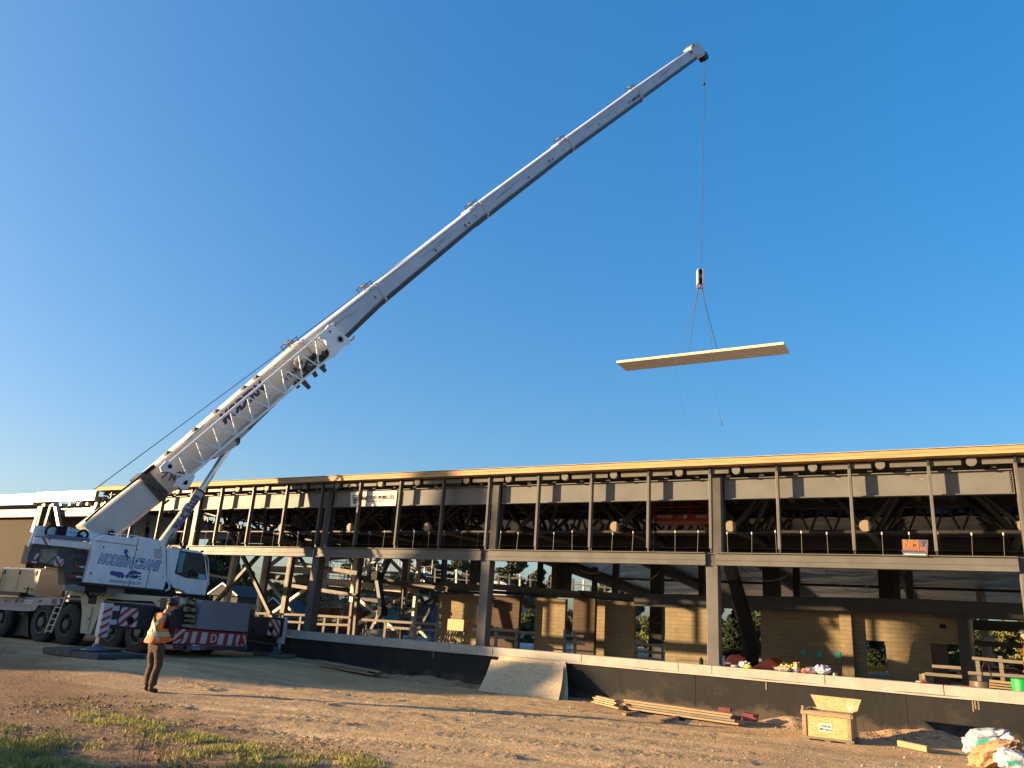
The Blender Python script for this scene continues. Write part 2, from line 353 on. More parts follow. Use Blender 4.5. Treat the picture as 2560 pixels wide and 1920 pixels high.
# gravel (stuff)
def scatter_stones():
    vs, fs = [], []
    ico = bmesh.new(); bmesh.ops.create_icosphere(ico, subdivisions=1, radius=1); iv = np.array([v.co[:] for v in ico.verts]); iff = [[v.index for v in f.verts] for f in ico.faces]; ico.free()
    pts = []
    while len(pts) < 4000:
        x = random.uniform(-22, 4); y = random.uniform(4.5, 18.0)
        if vnoise(np.float64(x*.9), np.float64(y*.9), 3) < random.random()*.9: continue
        pts.append((x, y))
    for k, (x, y) in enumerate(pts):
        s = random.uniform(.006, .015) if random.random() < .97 else random.uniform(.016, .035)
        v = iv*s*RNG.uniform(.7, 1.3, (len(iv), 1)); v[:, 2] *= .65; v += (x, y, gz(x, y)+s*.25)
        b = len(vs); vs += v.tolist(); fs += [[b+i for i in f] for f in iff]
    me = bpy.data.meshes.new('gravel'); me.from_pydata(vs, [], fs); me.materials.append(M('loose_stones', (.33, .25, .18), .9, var=.45, scale=2.5, coords='Object'))
    o = link('gravel', me); props(o, 'loose pebbles scattered over the dirt yard', 'gravel', kind='stuff')
scatter_stones()
def clods():
    vs, fs = [], []; ico = bmesh.new(); bmesh.ops.create_icosphere(ico, subdivisions=1, radius=1); iv = np.array([v.co[:] for v in ico.verts]); iff = [[v.index for v in f.verts] for f in ico.faces]; ico.free()
    for _ in range(3800):
        if random.random() < .6: x = random.uniform(-15, 1); y = random.gauss(18.45, .35)
        else: x = random.uniform(-14, 0); y = random.uniform(4.6, 8.5)+max(0, -x-4)*.12
        if y > 18.84 or vnoise(np.float64(x*1.3), np.float64(y*1.3), 19) < .45: continue
        s = random.uniform(.008, .03); v = iv*s*RNG.uniform(.6, 1.35, (len(iv), 1)); v[:, 2] *= .7; z = max(gz(x, y), float(sandh(np.float64(x), np.float64(y))) if y > 17.3 else -9); v += (x, y, z+s*.2)
        b = len(vs); vs += v.tolist(); fs += [[b+i for i in f] for f in iff]
    me = bpy.data.meshes.new('earth_clods'); me.from_pydata(vs, [], fs); me.materials.append(M('clod_earth', (.20, .125, .07), .95, var=.35, scale=3)); props(link('earth_clods', me), 'loose brown clods of earth along the wall foot and the verge', 'soil', kind='stuff')
clods()
# grass (stuff)
def grass():
    tips = [(.055, .10, .018), (.13, .16, .03), (.26, .17, .07)]
    ms = [M('green_grass', (.15, .19, .035), .8, var=.35, scale=3), M('yellow_green_grass', (.44, .40, .09), .8, var=.3, scale=3), M('dead_grass', (.36, .22, .10), .9, var=.3, scale=3)]
    vs, fs, mi = [], [], []
    # patches as polylines in photo pixels: (points, half width px, density, tallness, mix)
    bands = [(((60, 1748), (180, 1760), (290, 1768)), 12, 700, .05, (.6, .4)), (((20, 1730), (330, 1752)), 16, 250, .06, (.5, .3)),
             (((190, 1790), (300, 1806), (420, 1828), (520, 1850), (640, 1880)), 18, 4200, .10, (.15, .85)), (((240, 1815), (560, 1862)), 20, 1200, .08, (.4, .5)),
             (((0, 1840), (90, 1870), (230, 1895)), 34, 5200, .11, (.7, .25)), (((0, 1905), (120, 1925), (300, 1935)), 26, 4200, .12, (.6, .3)),
             (((450, 1880), (620, 1895), (800, 1908), (950, 1915)), 20, 4200, .09, (.55, .35)), (((420, 1915), (900, 1935)), 20, 3000, .10, (.6, .3)),
             (((340, 1778), (425, 1772)), 9, 260, .07, (.8, .1)), (((150, 1745), (240, 1748)), 7, 260, .07, (.9, .05)),
             (((2250, 1885), (2480, 1918)), 5, 120, .05, (.3, .6)), (((0, 1790), (200, 1800), (700, 1880), (1100, 1915)), 50, 2600, .05, (.05, .15)),
             (((300, 1850), (900, 1900)), 45, 2600, .05, (.1, .15)), (((0, 1775), (450, 1790), (900, 1840)), 45, 1800, .04, (.02, .05))]
    for pts, hw, n, tall, (g, yg) in bands:
        L = [math.dist(a, b) for a, b in zip(pts[:-1], pts[1:])]; T = sum(L)
        for k in range(int(n*.6)):
            t = random.random()*T; i = 0
            while i < len(L)-1 and t > L[i]: t -= L[i]; i += 1
            u = pts[i][0]+(pts[i+1][0]-pts[i][0])*t/L[i]; v = pts[i][1]+(pts[i+1][1]-pts[i][1])*t/L[i]
            v += random.gauss(0, .55)*hw; u += random.gauss(0, 1)*hw
            p = PZ(u, v, 0.0)
            if p.y < 2 or p.y > 14: continue
            if vnoise(np.float64(p.x*3), np.float64(p.y*3), 8) < .42+.25*random.random(): continue
            z = gz(p.x, p.y)-.005; r = random.random(); m = 0 if r < g*.75 else (1 if r < g*.75+yg else 2)
            for _ in range(3):
                a = random.uniform(0, 6.28); h = tall*random.uniform(.2, .85); wd = random.uniform(.002, .0045); le = h*random.uniform(.2, .9); la = random.uniform(0, 6.28)
                x = p.x+random.gauss(0, .02); y = p.y+random.gauss(0, .02); ca, sa = math.cos(a)*wd, math.sin(a)*wd; lx, ly = math.cos(la)*le, math.sin(la)*le
                b = len(vs); vs += [(x-ca, y-sa, z), (x+ca, y+sa, z), (x+ca*.7+lx*.35, y+sa*.7+ly*.35, z+h*.6), (x-ca*.7+lx*.35, y-sa*.7+ly*.35, z+h*.6), (x+lx, y+ly, z+h*.92)]
                fs += [(b, b+1, b+2, b+3), (b+3, b+2, b+4)]; mi += [m, m]
    me = bpy.data.meshes.new('grass'); me.from_pydata(vs, [], fs)
    for m in ms: me.materials.append(m)
    me.polygons.foreach_set('material_index', mi); o = link('grass', me); props(o, 'patchy green and yellow grass growing on the bare verge', 'grass', kind='stuff')
grass()
# dry weeds
weedm = M('dry_weed', (.30, .19, .08), .9, var=.3)
for k, (u, v, h, lab) in enumerate(((335, 1925, .42, 'tall dry brown weed standing in front of the lit grass band'), (35, 1915, .36, 'dry leaning weed at the bottom left corner'), (112, 1915, .25, 'short dry weed beside the dark green grass patch'), (395, 1912, .18, 'small pale weed stalk right of the tall dry weed'), (610, 1932, .20, 'thin dry weed stalk at the lower edge in the green patch'))):
    p = PZ(u, v, 0); z = gz(p.x, p.y); mb = MB()
    for s in range(5):
        q = Vector((p.x+random.gauss(0, .03), p.y+random.gauss(0, .03), z-.01)); a = random.uniform(0, 6.28); lean = random.uniform(.05, .35)
        prev = q
        for j in range(1, 7):
            t = j/6*h*random.uniform(.85, 1.1); nx = q+Vector((math.cos(a)*lean*t, math.sin(a)*lean*t, t)); mb.tube(prev, nx, .0035, .0028, 5); prev = nx
            if j > 2:
                for _ in range(3):
                    b = random.uniform(0, 6.28); e = nx+Vector((math.cos(b)*.03, math.sin(b)*.03, random.uniform(0, .03))); mb.tube(nx, e, .0022, .0015, 4); mb.ring(e, (0, 0, 1), ((-.006, 0), (0, .006), (.01, 0)), 5)
    mb.build('dry_weed', weedm, label=lab, cat='weed', group='dry weeds on the verge')
# ================================================================== STEEL BUILDING
BAY = 6.35; X0 = -5.17
bld = thing('steel_frame_building', (-11.5, 19.1, 1.0), 'long unfinished steel framed building with timber roof edge behind the crane', 'building')
FLOOR = .55
XL, XR = -29.7, 7.55
# roof
rm = MB()
for i_, (za, zb2) in enumerate(((5.67, 5.708), (5.711, 5.749), (5.752, 5.79), (5.793, 5.83))): rm.box((XL, 18.5+(.012 if i_ % 2 else 0), za), (XR, 30.5-.02*i_, zb2))
rf = rm.build('roof_deck', M('laminated_timber', (.40, .26, .12), .7, var=.28, scale=2, stretch=(.6, 6, 12), bump=.1), bld)
MB().box((XL-.02, 18.47, 5.832), (XR, 30.4, 5.84)).build('roof_membrane', M('pale_membrane', (.5, .45, .36), .8), rf)
MB().box((XL+.1, 19.0, 5.64), (XR, 30.3, 5.665)).build('dark_roof_underside', steeld, bld)  # dark sheet added below the timber to make the underside dark
# ceiling purlins (their square ends show below the roof edge)
for k in range(47):
    x = XL+.35+k*.79375
    if x < XR: MB().box((x-.055, 18.9, 5.45), (x+.055, 30, 5.53)).build('purlin', steelg, bld)
# top chord pipes with round caps, channels between
k = 0; tops = []
for i in range(-8, 4):
    a = -5.93+i*3.178; tops += [a, a+1.42]
tops = [t for t in tops if XL+.5 < t < XR]
for t in tops:
    m = MB(); m.tube((t, 18.8, 5.565), (t, 29.5, 5.565), .07, n=14); c = m.build('top_chord_pipe', steeld, bld)
    MB().tube((t, 18.70, 5.565), (t, 18.8, 5.565), .10, n=24).build('pipe_cap', steelp, c)
for a, b in zip(tops[:-1], tops[1:]):
    MB().ibeam((a+.2, 18.76, 5.595), (b-.2, 18.76, 5.595), .06, .14, up=(0, 0, 1)).build('edge_channel', steelg, bld) if 0 else MB().box((a+.19, 18.76, 5.505), (b-.19, 18.80, 5.63)).build('edge_channel', steelm, bld, bevel=.004)
MB().box((XL, 18.85, 5.55), (XR, 19.3, 5.665)).build('edge_beam', steeld, bld)
# columns
cols = [X0+BAY*i for i in range(-4, 3)]
for x in cols:
    lo = gz(x, 18.9) if x < -25 else 1.036
    m = MB(); m.box((x-.14, 18.86, lo), (x+.14, 19.16, 3.3)); cc = m.build('column', steelm if x > -12 else steelg, bld, bevel=.012)  # left columns take the darker steel: their shade is put into the colour
    MB().box((x-.17, 18.865, lo-.0), (x+.17, 19.20, lo+.03)).build('base_plate', steelg, cc)
    m = MB(); m.box((x+.0, 18.98, 3.6), (x+.26, 19.0, 5.5)); m.box((x+.12, 19.0, 3.6), (x+.14, 19.2, 5.5)); m.box((x+.0, 19.2, 3.6), (x+.26, 19.22, 5.5)); m.box((x-.15, 18.88, 3.301), (x+.12, 19.15, 3.6))
    m.build('upper_column', steelg, cc)
# spandrel girders, with stiffener shadows real: posts stand proud
for x in cols[:-1]:
    m = MB(); m.box((x+.28, 19.05, 4.93), (x+BAY-.03, 19.075, 5.41)); m.box((x+.28, 18.97, 5.41), (x+BAY-.03, 19.16, 5.43)); m.box((x+.28, 18.99, 4.912), (x+BAY-.03, 19.14, 4.93))
    g = m.build('girder', steelp, bld)
    for xx in (x+.34, x+BAY-.1):
        b = MB(); b.box((xx-.035, 19.038, 4.95), (xx+.035, 19.049, 5.40))
        for s in range(9): b.tube((xx, 19.02, 4.97+s*.05), (xx, 19.04, 4.97+s*.05), .014, n=8)
        b.build('bolted_plate', steelp, g)
# posts
for k in range(-17, 8):
    x = X0+.0+k*BAY/4+.02
    if x < -29.6 or x > XR: continue
    m = MB(); m.box((x-.032, 18.70, 3.68), (x+.032, 18.84, 5.50)); p = m.build('post', steelm if x > -12 else steelg, bld, bevel=.006)  # posts split like the columns, shade on the left put into the colour
    MB().box((x-.022, 18.74, 3.602), (x+.022, 18.80, 3.68)).build('post_foot', steeld, p); MB().box((x-.022, 18.70, 5.5), (x+.022, 18.755, 5.66)).build('post_clip', steeld, p)
# mid beams with anchor rods
rodc = M('rod_cap', (.5, .42, .36), .5, var=.2)
for x in cols[:-1]:
    x0, x1 = x+.10, x+BAY-.14
    m = MB(); m.box((x0, 18.80, 3.32), (x1, 18.86, 3.58)); m.box((x0, 18.74, 3.58), (x1, 18.96, 3.60)); m.box((x0, 18.74, 3.30), (x1, 18.96, 3.32))
    m.box((x0, 18.785, 3.42), (x1, 18.80, 3.445))
    bm_ = m.build('mid_beam', steelm, bld)
    n = 11
    for j in range(n):
        xx = x0+.28+j*(x1-x0-.5)/(n-1)
        if xx > 1.5 or xx < -24.6: continue
        lean = random.uniform(-.03, .03); h = 4.08+random.uniform(-.03, .03)
        m = MB(); m.tube((xx, 18.9, 3.6), (xx+lean, 18.9, h), .007, n=6, mi=0); m.tube((xx+lean, 18.9, h-.02), (xx+lean, 18.9, h+.035), .017, n=8, mi=1); m.build('anchor_rod', [M('rusty_rod', (.16, .08, .05), .8) if (j == 0 and x == cols[0]) else bpy.data.materials.get('rusty_rod') or steelb, rodc], bm_)
# bottom chord pipes and truss webs
k0 = -1.85
for i in range(-9, 2):
    xb = k0+i*3.165
    if xb < -27: continue
    m = MB(); m.tube((xb, 20.15, 4.40), (xb, 29.3, 4.40), .10, n=14); c = m.build('bottom_chord_pipe', steeld, bld)
    MB().tube((xb, 20.06, 4.40), (xb, 20.15, 4.40), .135, n=24).build('pipe_cap', capm, c)
    wbm = MB()
    for s in range(5):
        y0 = 20.4+s*1.9
        for sx in (-1.0, .8):
            wbm.tube((xb, y0, 4.42), (xb+sx, y0-.95 if s else y0+.3, 5.55), .06, n=8); wbm.tube((xb, y0, 4.42), (xb+sx, y0+.95, 5.55), .06, n=8)
    wbm.build('truss_web', steeld, c)
for y, z, r in ((20.6, 4.32, .05), (24, 4.15, .09), (29.4, 4.75, .06)):
    MB().tube((-27.5, y, z), (XR, y, z), r, n=10).build('tie_pipe', steeld, bld)
# long dark cross trusses under the roof (close webs of round bars)
for y in (23.2, 27.0):
    m = MB(); m.box((-29, y-.08, 4.55), (XR, y+.08, 4.67)); m.box((-29, y-.08, 5.3), (XR, y+.08, 5.44))
    for i in range(58):
        xa = -29+i*.62; m.bar((xa, y, 4.62), (xa+.31, y, 5.36), .05, .05); m.bar((xa+.31, y, 5.36), (xa+.62, y, 4.62), .05, .05)
    m.build('cross_truss', steeld, bld)
for y in (24.3,): MB().box((-27.5, y-.1, 4.30), (XR, y+.1, 4.66)).build('girt_beam', steeld, bld)
# inner columns (dark, deep in the hall)
def px_post(name, u0, v0, u1, v1, y, wpx, mat, d=.25, parent=bld):
    a = PY(u0, v0, y); b = PY(u1, v1, y); dd = (a-O0).length; w_ = wpx/FPX*dd
    return MB().bar(a, b, w_, d, up=(0, 1, 0)).build(name, mat, parent)
for (u0, v0, u1, v1, y, wp, mt) in (
    (1645, 1358, 1640, 1645, 31.0, 30, steeld), (1754, 1405, 1755, 1500, 33, 13, steeld), (1922, 1400, 1925, 1500, 31, 28, steeld), (1940, 1405, 1945, 1502, 30.6, 14, steeld), (1990, 1412, 1993, 1502, 33, 14, steeld),
    (2213, 1410, 2218, 1510, 31, 30, steeld), (2240, 1414, 2243, 1510, 30.6, 14, steeld), (2272, 1420, 2276, 1512, 33, 14, steelb),
    (1408, 1350, 1404, 1478, 31, 22, steeld), (1390, 1399, 1386, 1475, 32, 14, steelb), (1425, 1399, 1421, 1478, 30.6, 8, steeld), (1352, 1397, 1349, 1475, 30, 9, steeld), (1488, 1418, 1486, 1480, 31, 9, steeld), (1541, 1405, 1538, 1482, 31, 13, steelb),
    (1187, 1352, 1182, 1466, 28, 13, steelb), (1200, 1385, 1196, 1466, 30, 12, steelb), (1114, 1352, 1108, 1462, 28, 8, steelb)):
    px_post('inner_column', u0, v0, u1, v1, y, wp, mt)
def px_bar(name, u0, v0, u1, v1, y, hpx, mat, d=.15, y1=None, parent=bld, ib=False):
    a = PY(u0, v0, y); b = PY(u1, v1, y if y1 is None else y1); dd = ((a+b)/2-O0).length; h = hpx/FPX*dd
    m = MB(); (m.ibeam if ib else m.bar)(a, b, d, h); return m.build(name, mat, parent)
# steel of the open left part: columns, braces, raker beams at their own depths
for r in ((599, 1330, 566, 1508, 24.5, 11, steell, .22), (668, 1380, 642, 1545, 25, 7, steell, .2), (676, 1380, 650, 1545, 25.4, 6, steelg, .2),
          (737, 1352, 706, 1548, 23, 13, steelb, .2), (747, 1352, 738, 1410, 23.2, 5, steell, .2), (824, 1350, 810, 1470, 27, 7, steell, .15),
          (897, 1352, 880, 1505, 26, 10, steell, .18), (905, 1352, 887, 1588, 25, 7, steelb, .2), (880, 1505, 872, 1588, 25.5, 7, steelb, .1),  # pale top over brown foot: one column, light and shade put into colour
          (1017, 1360, 1000, 1600, 26, 8, steelb, .2), (1026, 1392, 1012, 1520, 26.3, 3, steell, .1), (1053, 1352, 1030, 1594, 27, 7, steell, .2), (925, 1392, 921, 1460, 34, 6, steelb, .2),
          (470, 1330, 466, 1372, 24, 4, steell, .2), (458, 1280, 452, 1372, 26, 16, steeld, .3), (480, 1330, 475, 1372, 24.2, 4, steell, .2)):
    px_post('frame_column', r[0], r[1], r[2], r[3], r[4], r[5], r[6], r[7])
for r in ((576, 1325, 686, 1555, 24.0, 7, steelb), (700, 1330, 540, 1505, 24.3, 7, steelb), (663, 1442, 735, 1534, 25.6, 5, steell), (762, 1474, 684, 1532, 25.2, 6, steell),
          (713, 1384, 671, 1417, 27, 7, steell), (744, 1384, 765, 1418, 27, 5, steelg), (868, 1389, 892, 1421, 27, 6, steell), (957, 1390, 905, 1428, 26, 6, steell), (925, 1347, 1016, 1442, 27, 6, steell),
          (903, 1502, 997, 1582, 25.6, 7, steell), (979, 1512, 887, 1562, 25.4, 7, steell), (1013, 1494, 986, 1505, 26, 7, steell), (1096, 1489, 1040, 1590, 28, 6, steeld), (1053, 1492, 1092, 1595, 28.2, 5, steeld),
          (1043, 1518, 1094, 1490, 28.4, 6, steelg), (1035, 1522, 1012, 1534, 28.4, 6, steell), (998, 1392, 1082, 1462, 29, 8, steelb), (930, 1345, 975, 1370, 30, 6, steelg),
          (1037, 1565, 1073, 1597, 28, 6, steell), (1300, 1358, 1625, 1483, 30, 10, steeld), (1000, 1385, 1030, 1405, 30, 5, steelb), (518, 1436, 576, 1447, 24.8, 5, steell)):
    px_bar('brace', *r)
for r in ((663, 1422, 788, 1427, 26, 14, steell), (663, 1438, 784, 1455, 25.2, 15, steelg), (726, 1463, 892, 1489, 23.6, 8, steelb), (741, 1408, 895, 1433, 23.8, 9, steelb), (822, 1349, 893, 1366, 24, 9, steeld),
          (817, 1455, 1047, 1477, 26.5, 14, steell), (898, 1444, 1120, 1474, 25.5, 13, steelb), (820, 1470, 1050, 1492, 28, 9, steelg), (897, 1497, 1015, 1508, 26, 7, steelg),
          (786, 1427, 890, 1431, 27.5, 8, steell), (822, 1397, 880, 1393, 29, 7, steelg), (1100, 1464, 1228, 1472, 27, 16, steelb), (1000, 1458, 1105, 1462, 27.3, 10, steelb), (1022, 1470, 1200, 1483, 29, 6, steeld),
          (1228, 1466, 1450, 1486, 27, 14, steelb), (1445, 1483, 1600, 1494, 27.5, 14, steelb), (1230, 1480, 1600, 1500, 28.5, 8, steeld), (1055, 1419, 1180, 1438, 40, 2, steelg), (1055, 1440, 1180, 1452, 40, 2, steelg),
          (1235, 1395, 1620, 1425, 44, 3, steelg), (1237, 1440, 1620, 1480, 44, 3, steelg), (1585, 1499, 2330, 1517, 26.6, 30, steeld), (2330, 1520, 2760, 1540, 26.6, 34, steeld), (2425, 1562, 2760, 1576, 30, 20, steeld), (2410, 1607, 2760, 1625, 30, 10, steelb)):
    px_bar('floor_beam' if r[5] > 7 else 'rail', *r, ib=r[5] > 9)
# open web joists in the left bays
for (u0, v0, u1, v1, h, y) in ((800, 1505, 858, 1508, 12, 30), (803, 1484, 850, 1490, 14, 31), (800, 1520, 850, 1524, 8, 30.5), (820, 1448, 890, 1452, 12, 31), (900, 1478, 985, 1496, 12, 33)):
    m = MB()
    for e in (0, h):
        m.bar(PY(u0, v0+e, y), PY(u1, v1+e, y), .05, .05)
    n = 9
    for i in range(n):
        s0, s1 = i/n, (i+1)/n; A = lambda s, e: PY(u0+(u1-u0)*s, v0+(v1-v0)*s+e, y)
        m.bar(A(s0, h*(i % 2)), A(s1, h*((i+1) % 2)), .04, .04)
    m.build('open_web_joist', steell, bld)
# balusters of the far stands
for i in range(22):
    u = 1062+i*26.5; t = i/21; v0 = 1418+t*42; v1 = v0+22
    if 1190 < u < 1236: continue
    a = PY(u, v0, 44); b = PY(u-1, v1+18, 44); MB().bar(a, b, .11, .11, up=(0, 1, 0)).build('stand_upright', steelg if i % 3 else steell, bld)
# sloping roof deck over the back hall, with rafters and corrugated underside
deckm = M('corrugated_deck', (.80, .76, .72), .38, metal=.9, var=.25, scale=1.5, stretch=(.4, 3, 3))
m = MB(); xs = np.arange(-16.2, 14, .16); prev = None
def dz(y): return 4.96-(y-29.0)*.062
q = []; fs = []
ya, yb = 24.5, 46.0; ny = 70
for i, x in enumerate(xs):
    for j in range(ny+1):
        yy = ya+(yb-ya)*j/ny; q.append((x, yy, dz(yy)+.045*math.sin(j*2.2)*(1+.5*math.sin(x*1.3+j*.7))+.02*math.sin(x*5.1)))
for i in range(len(xs)-1):
    for j in range(ny): a = i*(ny+1)+j; fs.append((a, a+1, a+ny+2, a+ny+1))
m.add(q, fs, 0, True); m.add([(p[0], p[1], p[2]+.1) for p in q], fs, 0)
m.build('sloping_deck', deckm, bld)
for x in np.arange(-16.3, 14, 4.7625):
    MB().bar((x, 26.6, 5.11-.25), (x, 46.2, 3.9-.25), .18, .46).build('rafter', steeld, bld)
for y in (33, 39):
    MB().box((-16.2, y-.04, dz(y)-.16), (14, y+.04, dz(y)-.05)).build('purlin', steeld, bld)
# back floor slab
MB().box((-60, 19.15, FLOOR-.25), (20, 44, FLOOR)).build('floor_slab', conc, bld)
# left end of the building: metal fascia, inclined struts, big column
gal = M('glossy_galvanised', (.42, .36, .28), .42, metal=.5, var=.1, scale=2)
MB().box((-33.9, 18.55, 5.30), (XL-.05, 18.7, 5.70)).build('metal_fascia', gal, bld)
MB().box((-60, 18.55, 5.22), (-34.0, 18.7, 5.66)).build('metal_fascia', gal, bld)
MB().box((-60, 19.2, 5.1), (XL, 30, 5.3)).build('roof_panel', steeld, bld)
for k in range(8):
    x = -33.5+k*.6; MB().box((x-.06, 18.75, 5.15), (x+.06, 19.6, 5.25)).build('purlin', gal, bld)
MB().box((-33.9, 18.95, 5.02), (XL, 19.0, 5.06)).build('rail', gal, bld); MB().box((-60, 19.02, 4.75), (XL, 19.18, 5.09)).build('dark_header', steeld, bld)
for (u0, v0, u1, v1, wp, mt) in ((108, 1252, 84, 1330, 9, gal), (117, 1252, 96, 1330, 14, steelb), (133, 1250, 113, 1318, 6, steelg), (139, 1256, 150, 1316, 7, gal), (253, 1243, 226, 1298, 7, gal), (262, 1242, 258, 1272, 8, gal)):
    px_bar('strut', u0, v0, u1, v1, 18.9, wp, mt, d=.15)
MB().box((-62, 27, .5), (PY(262, 1300, 27).x, 27.2, 4.1)).build('infill_wall', steelb, bld)
for u in (168, 202, 375):
    a = PY(u, 1268, 26); b = PY(u-7, 1315, 26); m = MB(); m.bar(a, b, .05, .05); m.bar(a+Vector((.3, 0, 0)), b+Vector((.3, 0, 0)), .05, .05)
    for t in range(5): c = a+(b-a)*t/4; m.bar(c, c+Vector((.3, 0, 0)), .04, .04)
    m.build('ladder_tie', steell, bld)
# ------------------------------------------------------------------ foundation wall
fw = thing('foundation_wall', (-8, 18.8, 0), 'long low foundation wall, black coated with pale concrete top edge', 'wall')
blackw = M('black_waterproofing', (.009, .0086, .009), .9, var=.5, scale=1.2, bump=.3, bscale=9, stretch=(1, 1, .5))
_N = blackw.node_tree.nodes; _L = blackw.node_tree.links; _b = _N['Principled BSDF']      # dried mud splashed along the foot, pale smears higher up
_tc = _N.new('ShaderNodeTexCoord'); _se = _N.new('ShaderNodeSeparateXYZ'); _L.new(_tc.outputs['Object'], _se.inputs[0])
_n = _N.new('ShaderNodeTexNoise'); _n.inputs['Scale'].default_value = 2.2; _n.inputs['Detail'].default_value = 9; _n.inputs['Roughness'].default_value = .7; _L.new(_tc.outputs['Object'], _n.inputs['Vector'])
_ma = _N.new('ShaderNodeMath'); _ma.operation = 'MULTIPLY_ADD'; _L.new(_n.outputs['Fac'], _ma.inputs[0]); _ma.inputs[1].default_value = -1.1; _L.new(_se.outputs[2], _ma.inputs[2])
_mr = _N.new('ShaderNodeMapRange'); _L.new(_ma.outputs[0], _mr.inputs[0]); _mr.inputs[1].default_value = -.50; _mr.inputs[2].default_value = -.30; _mr.inputs[3].default_value = .5; _mr.inputs[4].default_value = 0
_n2 = _N.new('ShaderNodeTexNoise'); _n2.inputs['Scale'].default_value = 1.1; _n2.inputs['Detail'].default_value = 10; _n2.inputs['Roughness'].default_value = .75; _L.new(_tc.outputs['Object'], _n2.inputs['Vector'])
_m2 = _N.new('ShaderNodeMapRange'); _L.new(_n2.outputs['Fac'], _m2.inputs[0]); _m2.inputs[1].default_value = .56; _m2.inputs[2].default_value = .72; _m2.inputs[3].default_value = 0; _m2.inputs[4].default_value = .3
_mx = _N.new('ShaderNodeMath'); _mx.operation = 'MAXIMUM'; _L.new(_mr.outputs[0], _mx.inputs[0]); _L.new(_m2.outputs[0], _mx.inputs[1])
_old = _b.inputs['Base Color'].links[0].from_socket; _mix = _N.new('ShaderNodeMix'); _mix.data_type = 'RGBA'; _L.new(_mx.outputs[0], _mix.inputs[0]); _L.new(_old, _mix.inputs[6]); _mix.inputs[7].default_value = (.10, .07, .045, 1); _L.new(_mix.outputs[2], _b.inputs['Base Color'])
vb = [-24.3, -19.6, -15.2, -14.1, -9.8, -5.6, -1.2, 2.4, 6]; vb = list(zip(vb[:-1], vb[1:]))
for i_, (a, b) in enumerate(vb): MB().box((a+.004, 18.885+(.006 if i_ % 2 else 0), -1), (b-.004, 19.2, .80)).build('coated_face', blackw, fw)
conct = M('wall_top_concrete', (.34, .315, .275), .8, var=.14, scale=2.5, bump=.2, bscale=20)
cuts = [-24.3, -21.0, -18.3, -15.9, -12.5, -11.6, -11.1, -8.5, -6.0, -5.2, -2.75, -.5, 2.6, 6]
for a, b in zip(cuts[:-1], cuts[1:]): MB().box((a+.006, 18.86+random.uniform(-.004, .004), .845), (b-.006, 19.22, 1.035)).build('cap_length', conct, fw, bevel=.008)
q = []; fs = []; n = 240
for i in range(n+1):
    x = -24.3+i*30.3/n; wv = .012*math.sin(x*2.1)+.014*float(vnoise(np.float64(x*1.7), np.float64(0.5), 4)); q += [(x, 18.83-wv*.3, .80+wv*.2), (x, 18.83, .835+wv), (x, 18.9, .845+wv), (x, 18.9, .79)]
for i in range(n):
    for j in range(3): a = i*4+j; fs.append((a, a+1, a+5, a+4))
MB().add(q, fs, 0, True).build('edge_lip', conct, fw)
drips = MB()
for u, v in ((1500, 1650), (1915, 1718), (2432, 1762), (2438, 1760), (2446, 1760), (1083, 1632)):
    p = PY(u, v, 18.87); h = random.uniform(.05, .16); drips.box((p.x-.012, 18.88, p.z-h), (p.x+.012, 18.895, .8))
drips.build('mortar_drip', M('dried_mortar', (.22, .17, .12), .9), fw)
# ------------------------------------------------------------------ block walls inside
WY = 34.0
def bw(name, u0, u1, vt, mat, y, label, holes=(), zb=FLOOR, pilaster=None, tilt=0):
    a = PY(u0, vt, y); b = PY(u1, vt+(u1-u0)*.045, y); zt = (a.z+b.z)/2
    t = thing(name, (a.x, y, zb), label, 'wall')
    m = MB(); xs = [a.x]; hs = []
    for (h0, h1, vt_, vb_) in holes: hs.append((PY(h0, vt_, y).x, PY(h1, vt_, y).x, PY(h0, vt_, y).z, max(zb, PY(h0, vb_, y).z)))
    x = a.x
    for (ha, hb, ht, hb_) in hs:
        m.box((x, y, zb), (ha, y+.2, zt)); m.box((ha, y, ht), (hb, y+.2, zt))
        if hb_ > zb+.05: m.box((ha, y, zb), (hb, y+.2, hb_))
        x = hb
    m.box((x, y, zb), (b.x, y+.2, zt)); m.build('masonry', mat, t)
    return t, a, b, zt
bw('block_wall', 1098, 1202, 1484, cmu, 27, 'sunlit tan block wall behind the plywood box')
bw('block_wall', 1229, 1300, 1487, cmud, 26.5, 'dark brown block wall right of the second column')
bw('block_wall', 1340, 1414, 1494, cmu, 27, 'block wall with leaf shadows right of the door opening', tilt=0)
t, a, b, zt = bw('block_wall', 1434, 1488, 1494, cmud, 26.2, 'shaded brown block pier right of the narrow opening')
bw('block_wall', 1488.5, 1586, 1500, cmu, 27, 'tan block wall with a large soft shadow across it')
t, a, b, zt = bw('block_wall', 1663, 1790, 1508, cmu, 26.6, 'tan block wall left of the third facade column')
t, a, b, zt = bw('block_wall', 1900, 2418, 1510, cmu, 27, 'long tan block wall behind the red boom lift', holes=((2163, 2213, 1600, 1762), (2326, 2396, 1608, 1725)))
for u, v in ((2010, 1632), (2050, 1635), (2094, 1638)):
    p = PY(u, v, 27); MB().box((p.x-.085, 26.97, p.z-.1), (p.x+.085, 26.996, p.z+.1)).build('outlet_box', teal, t)
p = PY(2116, 1560, 27); MB().box((p.x-.17, 26.75, FLOOR), (p.x+.17, 27.0, zt-.05)).build('pilaster', cmu, t)
p = PY(2357, 1566, 27); MB().box((p.x-.08, 26.97, p.z-.06), (p.x+.08, 26.99, p.z+.06)).build('vent', blackm, t)
p0 = PY(2327, 1608, 27.1); p1 = PY(2367, 1610, 27.1); MB().box((p0.x, 27.05, FLOOR), (p1.x, 27.1, p0.z)).build('door', M('dark_brown_door', (.05, .02, .015), .6), t)
